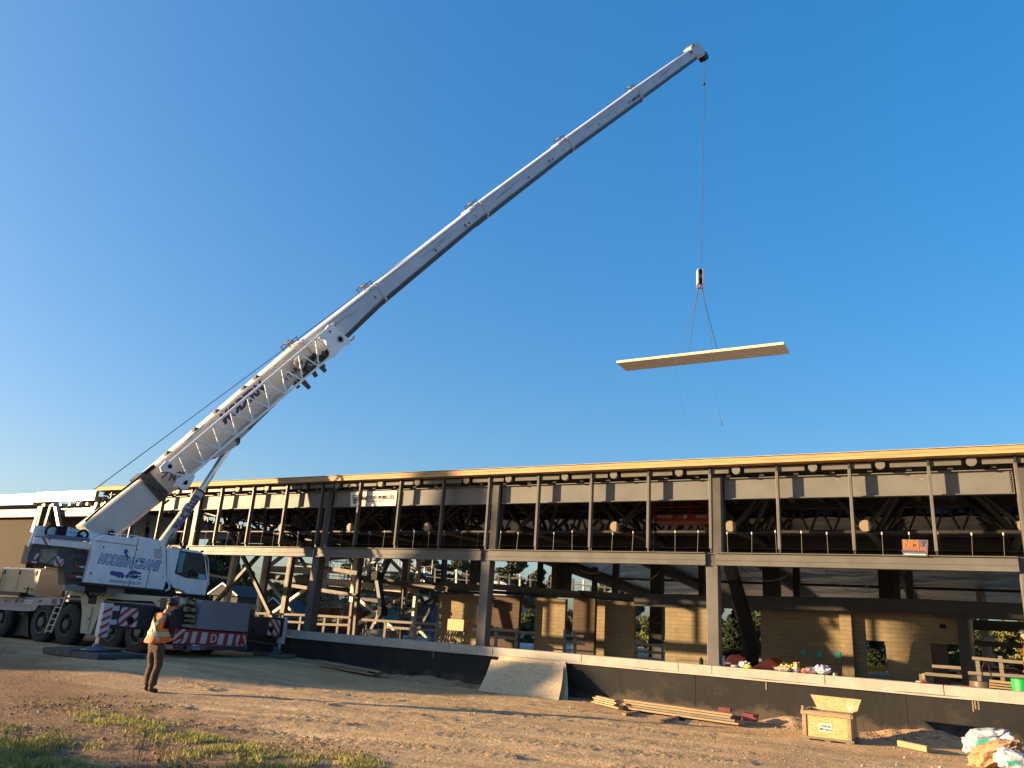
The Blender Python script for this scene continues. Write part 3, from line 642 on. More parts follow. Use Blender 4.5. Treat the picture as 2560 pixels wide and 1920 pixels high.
WT = PY(60, 1291, 19.3).z; MB().box((-62, 19.3, -.2), (-34.75, 19.6, WT)).build('block_wall', blockmat('shaded_brown_block', (.05, .033, .022), (.042, .028, .019), (.03, .02, .014), .4, .13), label='shaded brown block wall at the far left end of the site', cat='wall')  # darker copy of the brown block, the wall's shade put into its colour
MB().box((-62, 19.2, WT+.01), (-34.7, 19.65, WT+.16)).build('wall_coping', gal, label='shiny metal coping on top of the shaded brown wall', cat='coping')
# concrete pier at the right
m = MB(); a = PY(2402, 1530, 27); b = PY(2436, 1722, 27); m.bar((PY(2410, 1528, 26.7)), (PY(2424, 1722, 26.7)), .38, .3, up=(0, 1, 0)); m.build('concrete_pier', M('grey_column_paint', (.025, .025, .028), .7, var=.3, scale=4), label='rough grey steel pier between the door and the open bay', cat='pier')
# timber guard rails on the slab edge
def rail(label, posts, rails, y=19.6, mat=woodg):
    p = PY(posts[0][0], posts[0][1], y); t = thing('guard_rail', (p.x, y, FLOOR), label, 'guard rail', 'timber guard rails along the slab')
    for u, v0, v1 in posts: a = PY(u, v0, y); MB().box((a.x-.045, y, FLOOR), (a.x+.045, y+.04, a.z)).build('post', mat, t)
    for u0, v0, u1, v1 in rails: a = PY(u0, v0, y-.03); b = PY(u1, v1, y-.03); MB().bar(a, b, .04, .075).build('rail', mat, t)
rail('timber guard rail left of the first facade column, behind the far outrigger', ((645, 1535, 1580), (701, 1535, 1580), (752, 1537, 1585)), ((640, 1533, 768, 1538), (700, 1553, 768, 1557)), y=21)
rail('timber guard rail right of the first facade column before the rusty panels', ((812, 1540, 1590), (846, 1543, 1590)), ((792, 1539, 876, 1544), (790, 1560, 876, 1563)), y=20.5)
rail('long timber guard rail in front of the dark cross braces', ((915, 1550, 1590), (964, 1552, 1600), (1040, 1556, 1600), (1092, 1560, 1600)), ((905, 1549, 1112, 1562), (966, 1568, 1110, 1578)), y=21)
rail('orange lit timber guard rail beside the second facade column', ((1241, 1567, 1617), (1292, 1570, 1620)), ((1225, 1573, 1295, 1578), (1243, 1592, 1293, 1597)), y=20.2)
rail('timber guard rail across the narrow opening', ((1412, 1575, 1625), (1438, 1578, 1625)), ((1296, 1580, 1340, 1583), (1410, 1588, 1460, 1591), (1410, 1605, 1462, 1610)), y=22)
rail('timber guard rail across the dark opening left of the third column', ((1590, 1600, 1645),), ((1585, 1610, 1662, 1614), (1585, 1628, 1662, 1633)), y=24)
rail('timber guard rail across the door at the right', ((2302, 1685, 1720),), ((2330, 1665, 2402, 1670), (2312, 1684, 2405, 1692)), y=24, mat=woodg)
rail('timber guard rail in the open bay at the right edge', ((2443, 1650, 1720), (2500, 1640, 1715)), ((2420, 1682, 2600, 1694), (2430, 1645, 2600, 1660)), y=24, mat=woodg)
# stacked form panels (rusty plywood) in the left bays
rust = M('rusty_form_panel', (.17, .065, .035), .7, var=.3, scale=2, bump=.1)
for k, (u0, u1, v0, v1, y, lab) in enumerate(((800, 826, 1518, 1538, 29, 'small rusty form panel left of a pair'), (828, 846, 1519, 1540, 29.1, 'small rusty form panel right of a pair'), (861, 878, 1516, 1575, 28, 'tall rusty form panel behind the guard rail'), (890, 902, 1518, 1560, 29, 'narrow rusty form panel beside the brown column'), (905, 932, 1528, 1580, 29.4, 'wide dark rusty form panel behind the blue boom lift'))):
    a = PY(u0, v0, y); b = PY(u1, v1, y); MB().box((a.x, y, b.z-.05), (b.x, y+.06, a.z)).build('form_panel', rust, label=lab, cat='panel', group='rusty form panels')
# back screen of pale ply at slab level (left)
a = PY(705, 1545, 31); b = PY(900, 1560, 31); MB().box((a.x-6, 31, FLOOR), (b.x, 31.1, a.z)).build('site_hoarding', M('dusty_ply', (.09, .07, .055), .9, var=.25, scale=1.5), label='dusty brown hoarding low behind the left guard rails', cat='hoarding')
# plywood box with cables
pb = thing('plywood_box', PY(1140, 1600, 22), 'tan plywood electrical box on a stand with hanging cables', 'box')
a = PY(1120, 1547, 22); b = PY(1161, 1578, 22)
MB().box((a.x, 22, b.z), (b.x-.05, 22.35, a.z)).build('box_body', M('plywood', (.52, .34, .17), .7, var=.1, scale=2), pb)
m = MB(); m.box((a.x+.03, 22.1, FLOOR), (a.x+.08, 22.15, b.z)); m.box((b.x-.12, 22.1, FLOOR), (b.x-.07, 22.15, b.z)); m.build('stand', woodg, pb)
m = MB()
for k in range(5):
    x = a.x+.05+k*.09; m.path([Vector((x, 22, b.z)), Vector((x-.06, 21.95, b.z-.2)), Vector((x+.05*(k-2), 21.9, b.z-.38)), Vector((x+.1*(k-2), 21.9, FLOOR+.02))], .008, 6)
m.build('cable', M('pale_cable', (.45, .35, .22), .7), pb)
m = MB(); cR = PY(1103, 1600, 21.6)
for k in range(16):
    t0, t1 = k/16*6.283, (k+1)/16*6.283; m.tube(cR+Vector((math.cos(t0)*.14, 0, math.sin(t0)*.16)), cR+Vector((math.cos(t1)*.14, 0, math.sin(t1)*.16)), .008, n=6)
m.build('cable_coil', blackm, label='black cable ring standing left of the plywood box', cat='cable')
p = PY(1168, 1570, 21.8); m = MB(); m.bar(PY(1172, 1556, 21.8), PY(1163, 1585, 21.8), .03, .05); m.ring(PY(1173, 1557, 21.8), (0, 1, 0), ((0, .0), (0, .05), (.03, .05), (.03, 0)), 12); m.build('extinguisher_sign', redm, label='red marker post leaning against the tan block wall', cat='marker')
# ------------------------------------------------------------------ signs
def sign(name, c, y, label, mat, th=.02):
    pts = [PY(u, v, y) for u, v in c]; t = thing(name, (pts[0]+pts[2])/2, label, 'sign')
    MB().prism(pts, (0, th, 0)).build('board', mat, t); return t, quadmap(pts), pts
t, q, pts = sign('banner_sign', ((877, 1230), (993, 1226), (989, 1264), (876, 1266.5)), 18.93, 'white steel company banner on the girder right of the first column', M('banner_cloth', (.62, .56, .48), .7, var=.05))
xd = pts[1]-pts[0]; hz = Vector((0, -.006, 0))
text('lettering', 'TRACO STEEL WORKS LTD.', q(.585, .44)+hz, xd, (0, 0, 1), .15, blackm, t, bold=.004, xs=.72)
text('lettering', 'STRUCTURAL STEEL   FABRICATORS   ERECTORS        519 000', q(.58, .67)+hz, xd, (0, 0, 1), .052, blackm, t, xs=.6) if 0 else text('lettering', 'STRUCTURAL STEEL    ERECTORS', q(.56, .67)+hz, xd, (0, 0, 1), .055, blackm, t, xs=.85)
m = MB(); f = lambda s, t_: q(s, t_)+hz
for a, b in (((.05, .25), (.145, .25)), ((.145, .25), (.125, .78)), ((.125, .78), (.07, .78)), ((.07, .78), (.05, .25)), ((.067, .38), (.128, .38)), ((.098, .38), (.098, .74)), ((.08, .74), (.116, .74)), ((.08, .5), (.116, .5))): m.bar(f(*a), f(*b), .012, .016, up=(0, 0, 1))
m.ring(f(.098, .55), (0, 1, 0), ((0, .03), (0, .045), (.003, .045), (.003, .03)), 16); m.build('emblem', blackm, t)
t, q, pts = sign('site_sign', ((2254.6, 1348), (2320, 1350), (2319, 1391), (2257, 1390)), 18.72, 'dark grey erectors sign with orange letters standing on the mid beam', M('dark_sign_board', (.10, .09, .11), .5, var=.1))
xd = pts[1]-pts[0]; og = M('orange_lettering', (.75, .13, .02), .5, var=.03)
text('lettering', 'NM', q(.34, .26)+hz, xd, (0, 0, 1), .17, og, t, bold=.009, xs=1.1, extrude=.002); text('lettering', 'ERECTORS INC.', q(.5, .55)+hz, xd, (0, 0, 1), .08, og, t, bold=.003, xs=.78, extrude=.002)
MB().prism([q(.07, .86)+hz, q(.93, .87)+hz, q(.93, .93)+hz, q(.07, .92)+hz], (0, .003, 0)).build('contact_strip', whitem, t)
text('lettering', 'STRUCTURAL STEEL', q(.42, .72)+hz, xd, (0, 0, 1), .05, greyp, t)
m = MB(); c = q(.8, .22)+hz
for a in (-50, -20, 20, 50): m.bar(c, c+Vector((math.sin(R_(a))*.07, 0, math.cos(R_(a))*.06)), .01, .012, up=(0, 1, 0))
m.bar(c, c+Vector((0, 0, -.06)), .012, .02, up=(0, 1, 0)); m.build('emblem', greyp, t)

# ------------------------------------------------------------------ scaffold towers in the left bays
scm = M('scaffold_tube', (.26, .23, .19), .5, metal=.3, var=.2)
def scaffold(x, y, w_, d_, h_, lifts, label):
    t = thing('scaffold_tower', (x, y, FLOOR), label, 'scaffold', 'scaffold towers in the left bays'); m = MB(); g = MB()
    nx = max(1, round(w_/1.1)); X = [x+w_*i/nx for i in range(nx+1)]; Z = [FLOOR+h_*(i+1)/lifts for i in range(lifts)]
    for xx in X:
        for yy in (y, y+d_): m.tube((xx, yy, FLOOR), (xx, yy, FLOOR+h_+.5), .024, n=6)
    for z in Z:
        for yy in (y, y+d_): m.tube((x-.1, yy, z), (x+w_+.1, yy, z), .022, n=6); m.tube((x-.1, yy, z+.45), (x+w_+.1, yy, z+.45), .016, n=5)
        for xx in X: m.tube((xx, y, z), (xx, y+d_, z), .02, n=6)
    for i in range(nx):
        for j in range(lifts):
            z0 = FLOOR+h_*j/lifts; z1 = FLOOR+h_*(j+1)/lifts; a, b = (X[i], X[i+1]) if (i+j) % 2 else (X[i+1], X[i]); m.tube((a, y-.03, z0), (b, y-.03, z1), .016, n=5)
    m.build('tube_frame', scm, t)
    for z in Z[:-1] if lifts > 1 else Z: g.box((x, y+.05, z+.03), (x+w_, y+d_-.05, z+.07))
    g.build('plank_deck', woodg, t)
scaffold(PY(806, 1560, 31).x, 31, 2.6, 1.2, 3.6, 3, 'scaffold tower right of the first facade column above the rusty panels')
scaffold(PY(905, 1560, 34).x, 34, 3.4, 1.2, 4.4, 4, 'scaffold tower behind the blue knuckle boom lift')
scaffold(PY(842, 1470, 38).x, 38, 3.0, 1.2, 5.6, 5, 'tall scaffold tower seen high in the left bays behind the white columns')
# site clutter lying on the slab edge: battens, buckets and hanging cables
for k, (u, y, ln, lab) in enumerate(((1010, 20.0, 1.1, 'batten lying on the slab left of the plywood box'), (1350, 20.4, 1.6, 'batten lying on the slab before the shadowed block wall'), (1690, 20.2, 1.3, 'batten lying on the slab left of the third facade column'))):
    p = PY(u, 1600, y); m = MB(); m.bar((p.x, y, 1.06), (p.x+ln, y+.3, 1.07), .09, .04); m.build('lumber_board', woodg, label=lab, cat='board')
cb = MB()
for k, (u0, u1, sag) in enumerate(((1430, 1530, .25), (1560, 1660, .4), (1850, 1990, .3), (2060, 2200, .45))):
    a = PY(u0, 1390, 19.3); b = PY(u1, 1392, 19.3); a.z = b.z = 3.31; pts = [a+(b-a)*(i/10)-Vector((0, 0, sag*(1-(2*i/10-1)**2))) for i in range(11)]
    m = MB(); m.path(pts, .007, 5); m.build('hanging_cable', blackm, bld)

chalk = M('chalk', (.42, .40, .36), .9)
for x in cols[:-1]:        # erection marks chalked on the girder panels and the beam
    for k in range(3):
        xc = x+.9+k*1.9+random.uniform(-.3, .3); zc_ = random.uniform(5.25, 5.36); w_ = random.uniform(.035, .06); m = MB()
        m.bar((xc-w_, 19.047, zc_-w_*.6), (xc+w_, 19.047, zc_+w_*.6), .004, .008, up=(0, 1, 0)); m.bar((xc-w_, 19.0455, zc_+w_*.6), (xc+w_, 19.0455, zc_-w_*.6), .004, .008, up=(0, 1, 0)); m.build('chalk_mark', chalk, bld)
# ================================================================== MOBILE CRANE
CRX, CRY = -21.9, 15.7; BAZ = 72.0
A = Vector((math.cos(R_(BAZ)), math.sin(R_(BAZ)), 0)); NR = Vector((A.y, -A.x, 0))   # boom azimuth, its right-hand normal (towards the viewer)
def PS(u, v, off=0.0): return PN(u, v, Vector((CRX, CRY, 0))+NR*off, NR)
crane = thing('mobile_crane', (CRX, CRY, .22), 'white five axle mobile crane with long raised telescopic boom and outriggers down', 'mobile crane')
SY = 14.45
GZ = .22
# --- wheels
def wheel(x, y, sgn, z=None, name='wheel'):
    z = z if z is not None else GZ+.60
    m = MB(); r = .60; wd = .36; ax = (0, -sgn, 0); c = (x, y, z)   # y = outer face
    m.ring(c, (0, sgn, 0), ((.03, .33), (0, .36), (0, .50), (.03, .565), (.05, .585)), 40)
    m.ring(c, (0, sgn, 0), ((.05, .585), (wd-.05, .585), (wd-.02, .55), (wd, .45), (wd, .2)), 40)
    for i in range(40):
        t = i/40*6.283; d = Vector((math.cos(t), 0, math.sin(t))); s = Vector((-math.sin(t), 0, math.cos(t)))
        for k, o in enumerate((.09, .20, .29)):
            tt = .04 if k % 2 else -.01; cc = Vector(c)+d*.592+s*tt+Vector((0, sgn*o, 0)); m.obox(cc, s*.026, Vector((0, .04, 0)), d*.014)
    w_ = m.build(name, tyrem, crane)
    m = MB(); m.ring(c, (0, sgn, 0), ((.0, .345), (-.012, .335), (-.01, .31), (.05, .30), (.13, .27), (.13, .17), (.09, .16), (-.01, .15), (-.03, .13), (-.03, 0)), 32)
    for i in range(10):
        t = i/10*6.283; cc = Vector(c)+Vector((math.cos(t)*.215, sgn*.115, math.sin(t)*.215)); m.tube(cc, cc+Vector((0, -sgn*.03, 0)), .016, n=6)
    m.build('rim', rimm, w_)
wx = [PY(u, v, SY).x for u, v in ((-2, 1555), (102, 1559), (164.5, 1563), (272, 1582), (343, 1588))]
for x in wx: wheel(x, SY, 1)
for x in wx: wheel(x-.1, SY+2.5, -1, z=GZ+.58)
for x in wx: MB().tube((x, SY+.3, GZ+.6), (x, SY+2.2, GZ+.6), .11, n=12).build('axle', darkm, crane)
# --- chassis
REAR = -18.35; FRONT = -30.5
m = MB(); m.box((FRONT, SY+.55, .85), (REAR-.1, SY+.8, 1.42)); m.box((FRONT, SY+1.75, .85), (REAR-.1, SY+2.0, 1.42)); m.box((FRONT, SY+.8, 1.3), (REAR-.1, SY+1.75, 1.42)); m.box((FRONT+.6, SY+.8, .9), (REAR-1, SY+1.75, .98))
m.build('chassis_frame', navyd, crane)
m = MB(); m.box((-29.5, SY+.05, 1.52), (-19.3, SY+2.45, 1.57)); m.build('deck', greyp, crane)
plat = M('chequer_bodywork', (.30, .31, .25), .5, var=.12, scale=3, bump=.15, bscale=60)
pts = [(162, 1474), (203, 1477), (300, 1484), (457, 1495), (457, 1510), (436, 1522), (395, 1521), (388, 1509), (380, 1503), (300, 1499), (270, 1496), (262, 1500), (255, 1514), (240, 1552), (226, 1586), (200, 1582), (205, 1530), (202, 1490), (162, 1487)]
MB().prism([PY(u, v, SY+.02) for u, v in pts], (0, .12, 0)).build('side_bodywork', plat, crane)
m = MB(); pts = [PY(u, v, SY+.0) for u, v in ((214, 1514), (231, 1517), (219, 1577), (203, 1575))]; m.prism(pts, (0, .02, 0)); lk = m.build('locker_door', plat, crane)
p = PY(221, 1546, SY-.01); MB().box((p.x-.03, SY-.02, p.z-.015), (p.x+.03, SY, p.z+.015)).build('latch', darkm, lk)
MB().prism([PY(u, v, SY+.005) for u, v in ((222, 1487), (241, 1489), (238, 1511), (220, 1509))], (0, .01, 0)).build('hatch', blackm, crane)
MB().prism([PY(u, v, SY+.6) for u, v in ((255, 1497), (400, 1502), (398, 1530), (240, 1535))], (0, .1, 0)).build('arch_liner', darkm, crane)
for u, v in ((395, 1501), (206, 1484), (257, 1489)): p = PY(u, v, SY); MB().box((p.x-.04, SY-.0, p.z-.02), (p.x+.04, SY+.02, p.z+.02)).build('marker_lamp', M('amber_lens', (.6, .12, .03), .3) if u == 395 else rimm, crane)
# front part: strip with fleet number, bumper, deck box
lav = M('lavender_grey_paint', (.25, .23, .25), .5, var=.12)
a = PY(-70, 1490, SY-.03); b = PY(150, 1497, SY-.03); c = PY(150, 1514, SY-.03)
fs_ = MB().prism([PY(u, v, SY-.03) for u, v in ((-90, 1488), (150, 1496), (151, 1513), (96, 1513), (86, 1527), (60, 1528), (0, 1524), (-90, 1521))], (0, .15, 0)).build('front_fender', lav, crane)
text('fleet_number', '392', PY(134, 1504.5, SY-.04), (1, 0, 0), (0, 0, 1), .19, bluet, crane, bold=.004)
text('fleet_number', 'K 28', PY(100, 1502.5, SY-.04), (1, 0, 0), (0, 0, 1), .09, darkm, crane)
for (u0, u1, v0, v1) in ((59, 83, 1499, 1503), (61, 78, 1505, 1509)): MB().prism([PY(u0, v0, SY-.035), PY(u1, v0+1, SY-.035), PY(u1, v1+1, SY-.035), PY(u0, v1, SY-.035)], (0, .005, 0)).build('sticker', whitem, crane)
for u in (14, 40, 55): p = PY(u, 1502, SY-.04); MB().ring(p, (0, -1, 0), ((0, .05), (.01, .05), (.015, 0)), 14).build('side_lamp', M('dull_red_lens', (.16, .05, .05), .4) if u == 14 else bpy.data.materials['dull_red_lens'], crane)
MB().prism([PY(u, v, SY+.25) for u, v in ((-90, 1521), (70, 1527), (70, 1592), (40, 1588), (20, 1594), (-90, 1590))], (0, .5, 0)).build('front_bumper', darkm, crane)
m = MB(); m.prism([PY(u, v, SY+.22) for u, v in ((45, 1531), (57, 1532.5), (56, 1530), (64, 1535), (56, 1539), (57, 1536.5), (45, 1535))], (0, .02, 0)); m.ring(PY(44.5, 1545, SY+.22), (0, -1, 0), ((0, .035), (.01, .035), (.01, 0)), 16); m.build('arrow_mark', greyp, crane)
# deck box (lit face = -Y, grey face = +X)
yb0 = SY+.05; c0 = PY(103, 1420, yb0).x
boxm = M('deck_box_metal', (.40, .33, .24), .32, metal=.25, var=.07, scale=1.2)
z1 = PY(103, 1421, yb0).z; z0 = PY(100, 1494, yb0).z; yd_ = PX(168, 1430, c0).y; xl = PY(4, 1425, yb0).x
prof = [(yb0, z0), (yb0, z1-.04), (yb0+.15, z1), (yd_, z1+.03), (yd_, z0)]
m = MB(); m.prism([(c0, y, z) for y, z in prof], (xl-c0, 0, 0)); db = m.build('deck_box', boxm, crane, bevel=.012)
m = MB(); m.box((c0-.02, yb0+.12, z1+.02), (c0+.03, yd_+.04, z1+.055)); m.build('box_lid_edge', boxm, db)
mid = (c0+xl)/2
for x in (xl+.22, mid, c0-.16): MB().box((x-.03, yb0-.02, z1-.22), (x+.03, yb0, z1-.08)).build('latch', darkm, db)
MB().box((mid-.006, yb0-.005, z0), (mid+.006, yb0, z1-.05)).build('seam', greyp, db)
m = MB()
for dx in (.06, .22): m.tube((xl+dx, yb0-.06, z0+.05), (xl+dx, yb0-.06, z1-.15), .012, n=6)
for zz in (.15, .3, .45): m.tube((xl+.06, yb0-.06, z0+zz), (xl+.22, yb0-.06, z0+zz), .01, n=6)
m.build('rack', darkm, db)
m = MB(); m.box((xl+.3, yb0-.28, z0), (c0-.35, yb0-.05, z0+.12)); m.box((c0-.3, yb0-.12, z0+.0), (c0-.27, yb0-.08, z0+.3)); m.box((c0-.5, yb0-.12, z0+.22), (c0-.05, yb0-.08, z0+.25)); m.build('bracket', darkm, db)
# ladder
lad = MB(); f = lambda s, o: PY(173-60*s+o, 1473+106*s, SY-.22-.1*s)
for o in (0, 11): lad.tube(f(0 if o == 0 else .0, o*(.6)), f(1, -o*.0+(o)), .013, n=6) if 0 else None
l0, l1 = PY(175, 1473, SY-.1), PY(113, 1582, SY-.35); r0, r1 = PY(169, 1478, SY-.1), PY(127, 1583, SY-.35)
L2a, L2b = PY(141, 1515, SY-.2), PY(113, 1582, SY-.35); R2a, R2b = PY(171, 1478, SY-.1), PY(128, 1582, SY-.35)
lad = MB(); lad.bar(L2a, L2b, .03, .05, up=(0, 1, 0)); lad.bar(R2a, R2b, .03, .05, up=(0, 1, 0))
for k in range(5):
    s = .03+k*.225; a = L2a+(L2b-L2a)*max(0, s); rb = R2a+(R2b-R2a)*(.40+.6*s); lad.bar(a, rb, .05, .025, up=(0, 0, 1))
a = R2a+(R2b-R2a)*.18; lad.bar(a, a-Vector((.17, 0, 0)), .05, .025)
lad.build('access_ladder', steell, crane)
# --- rear: outriggers, hazard panel, bumper
hzr = M('hazard_red', (.40, .025, .03), .4, var=.08); hzw = whitem
def hazard(name, q, off, stripes, parent, base=hzr, st=hzw):
    b = MB().prism([q(0, 0), q(1, 0), q(1, 1), q(0, 1)], off*-1).build(name, base, parent)
    e = off.normalized()*.004
    for poly in stripes: MB().prism([q(s, t)+e for s, t in poly], e*-.9).build('white_stripe', st, b)
    return b
def diag(n, w_, up=True):
    out = []
    for k in range(n):
        c = -1+(k+.5)*2.0/n*1.0
        # band between lines s+-(1-t) ... clipped to the unit square
        a, b = c+.0, c+w_
        pts = []
        for (s0, lim) in ((a, 0), (b, 1)): pass
        poly = clip([( -1+2*((k+.25)/n)+0, 1), (-1+2*((k+.25)/n)+w_, 1), (-1+2*((k+.25)/n)+w_+1, 0), (-1+2*((k+.25)/n)+1, 0)])
        if not up: poly = [(1-s, t) for s, t in poly]
        if len(poly) > 2: out.append(poly)
    return out
def clip(poly):
    for ax, lim, sg in ((0, 0, 1), (0, 1, -1), (1, 0, 1), (1, 1, -1)):
        res = []
        for i in range(len(poly)):
            p, q = poly[i-1], poly[i]; ip = (p[ax]-lim)*sg >= -1e-9; iq = (q[ax]-lim)*sg >= -1e-9
            if ip != iq:
                t = (lim-p[ax])/(q[ax]-p[ax]); res.append(tuple(p[j]+(q[j]-p[j])*t for j in (0, 1)))
            if iq: res.append(q)
        poly = res
        if not poly: return []
    return poly
QX = lambda c, x: quadmap([PX(u, v, x) for u, v in c])
OX = -19.15
# near outrigger (towards the viewer)
bx = [PX(u, v, OX) for u, v in ((281, 1511), (440, 1520), (440, 1578), (272, 1569))]
oz1 = (bx[0].z+bx[1].z)/2; oz0 = (bx[2].z+bx[3].z)/2; oy0 = bx[0].y; oy1 = SY+.9
ob = MB().box((OX-.42, oy0, oz0), (OX, oy1, oz1)).build('outrigger_beam', navyd, crane, bevel=.015)
hazard('hazard_plate', QX(((305, 1517), (347, 1522), (340, 1569), (293, 1564)), OX+.012), Vector((.006, 0, 0)), diag(4, .27), ob)
p = PX(326, 1551, OX+.022); MB().ring(p, (1, 0, 0), ((0, .10), (.004, .10), (.004, 0)), 20).build('hole', blackm, ob)
jy = PX(262, 1540, OX-.1).y
jt = PX(270, 1508, OX-.1); 
jk = MB().box((OX-.15, jy-.15, .68), (OX+.02, jy+.12, jt.z)).build('jack_housing', hzw, crane, bevel=.02)
q_ = quadmap([Vector((OX+.024, jy-.15, jt.z)), Vector((OX+.024, jy+.12, jt.z)), Vector((OX+.024, jy+.12, .68)), Vector((OX+.024, jy-.15, .68))])
m = MB()
for k in range(4):
    t = .12+k*.22; m.prism([q_(0, t+.12), q_(.85, t-.02), q_(.85, t+.07), q_(0, t+.21)], (.003, 0, 0))
m.build('red_stripes', hzr, jk)
for zz in (oz1-.15, oz0+.1): MB().box((OX-.05, jy+.10, zz), (OX+.03, jy+.28, zz+.12)).build('bracket', hzw, jk)
MB().tube((OX-.14, jy-.03, .40), (OX-.14, jy-.03, .7), .055, n=14).build('jack_rod', chrome, jk)
MB().ring((OX-.14, jy-.03, .37), (0, 0, 1), ((0, .34), (.03, .33), (.05, .22), (.10, .1), (.16, .08), (.16, 0)), 24).build('jack_foot', greyp, jk)
NJ = (OX-.14, jy-.03)
# far outrigger
FX = -18.47
fx = [PX(u, v, FX) for u, v in ((622, 1541), (712, 1545), (700, 1594), (610, 1586))]
oz1f = (fx[0].z+fx[1].z)/2; oz0f = (fx[2].z+fx[3].z)/2
ob = MB().box((FX-.42, SY+1.6, oz0f), (FX, fx[1].y, oz1f)).build('outrigger_beam', navyd, crane, bevel=.015)
hazard('hazard_plate', QX(((675, 1547), (702, 1551), (697, 1589), (667, 1588)), FX+.012), Vector((.006, 0, 0)), diag(4, .27, False), ob)
p = PX(678, 1573, FX+.022); MB().ring(p, (1, 0, 0), ((0, .09), (.004, .09), (.004, 0)), 20).build('hole', blackm, ob)
p = PX(632, 1577, FX+.004); MB().ring(p, (1, 0, 0), ((0, .05), (.004, .05), (.004, 0)), 16).build('hole', blackm, ob)
jy2 = fx[1].y+.03
jk = MB().box((FX-.22, jy2-.02, .62), (FX+.03, jy2+.10, oz1f+.02)).build('jack_housing', hzw, crane, bevel=.02)
MB().tube((FX-.10, jy2+.02, .38), (FX-.10, jy2+.02, .68), .045, n=14).build('jack_rod', steell, jk)
MB().ring((FX-.14, jy2-.10, .36), (0, 0, 1), ((0, .26), (.03, .25), (.06, .16), (.12, .08), (.16, .07), (.16, 0)), 24).build('jack_foot', greyp, jk)
MB().bar((FX-.05, SY+2.6, .72), (FX-.05, fx[1].y-.3, .60), .02, .10, up=(1, 0, 0)).build('brace_plate', M('dull_yellow_plate', (.22, .13, .05), .6), ob)
MB().box((FX-.5, SY+1.5, .42), (FX-.05, fx[1].y-.25, oz0f-.02)).build('outrigger_box', darkm, crane)
# hazard panel with D
q = QX(((440, 1571), (619, 1585), (613, 1619), (432, 1608)), REAR)
st = [[(a, .12), (a+w_, .12), (a+w_-.008, .90), (a-.008, .90)] for a, w_ in ((.225, .06), (.35, .08), (.59, .075), (.725, .07))]
st += [clip(p_) for p_ in ([(0, .5), (.085, 0), (.135, 0), (0, .8)], [(0, 1), (.07, .72), (.10, .72), (.05, 1)], [(.125, .2), (.175, .2), (.155, .85), (.12, 1), (.095, 1), (.12, .75)], [(.85, .12), (.89, .12), (.88, .7), (.84, .7)], [(.93, .12), (.965, .12), (1, .55), (1, .85)], [(.84, .76), (.88, .76), (.91, 1), (.87, 1)], [(.92, .76), (.955, .76), (.985, 1), (.95, 1)])]
hp = hazard('hazard_panel', q, Vector((.03, 0, 0)), [s_ for s_ in st if len(s_) > 2], crane)
text('lettering', 'D', q(.517, .52)+Vector((.012, 0, 0)), (0, 1, 0), (0, 0, 1), .31, hzw, crane, bold=.008, xs=1.0)
b0, b1 = PX(430, 1610, REAR), PX(612, 1625, REAR)
bp_ = MB().box((REAR-.35, b0.y, b1.z), (REAR+.08, b1.y, b0.z-.02)).build('rear_bumper', greyp, crane, bevel=.01)
for u, v in ((436, 1617), (449, 1618), (462, 1619)): p = PX(u, v, REAR+.085); MB().box((p.x, p.y-.06, p.z-.05), (p.x+.015, p.y+.05, p.z+.05)).build('tail_lamp', M('red_lens', (.25, .02, .02), .25) if u == 436 else (bpy.data.materials['red_lens'] if u == 449 else blackm), bp_)
p = PX(560, 1621, REAR+.085); MB().box((p.x, p.y-.6, p.z-.04), (p.x+.01, p.y+.75, p.z+.05)).build('reflector_strip', M('dark_red_strip', (.10, .03, .035), .5), bp_)
q2 = QX(((479.5, 1611), (500, 1613), (499, 1625), (478.5, 1624)), REAR+.09)
pl = MB().prism([q2(0, 0), q2(1, 0), q2(1, 1), q2(0, 1)], (.006, 0, 0)).build('licence_plate', whitem, crane)
text('lettering', 'BA 9039Z', q2(.5, .58)+Vector((.01, 0, 0)), (0, 1, 0), (0, 0, 1), .13, bluet, pl, bold=.002, xs=.5)
# dark rear body behind timber blocks
m = MB(); m.prism([PX(u, v, REAR-.25) for u, v in ((432, 1497), (505, 1500), (497, 1572), (440, 1571), (425, 1600), (418, 1590))], (-.5, 0, 0)); m.box((REAR-1.2, SY+.7, 1.0), (REAR-.2, SY+2.4, 1.5)); m.build('rear_body', navyd, crane)
q3 = QX(((460, 1516), (474, 1517.5), (473, 1529.5), (458, 1528)), REAR-.23); MB().prism([q3(0, 0), q3(1, 0), q3(1, 1), q3(0, 1)], (.005, 0, 0)).build('paper_notice', whitem, crane)
MB().prism([PX(u, v, REAR-.1) for u, v in ((437, 1494), (452, 1491), (457, 1493), (455, 1508), (446, 1520), (437, 1524), (430, 1516))], (-.12, 0, 0)).build('faded_red_flap', M('faded_red_cloth', (.33, .10, .11), .8, var=.2), crane)
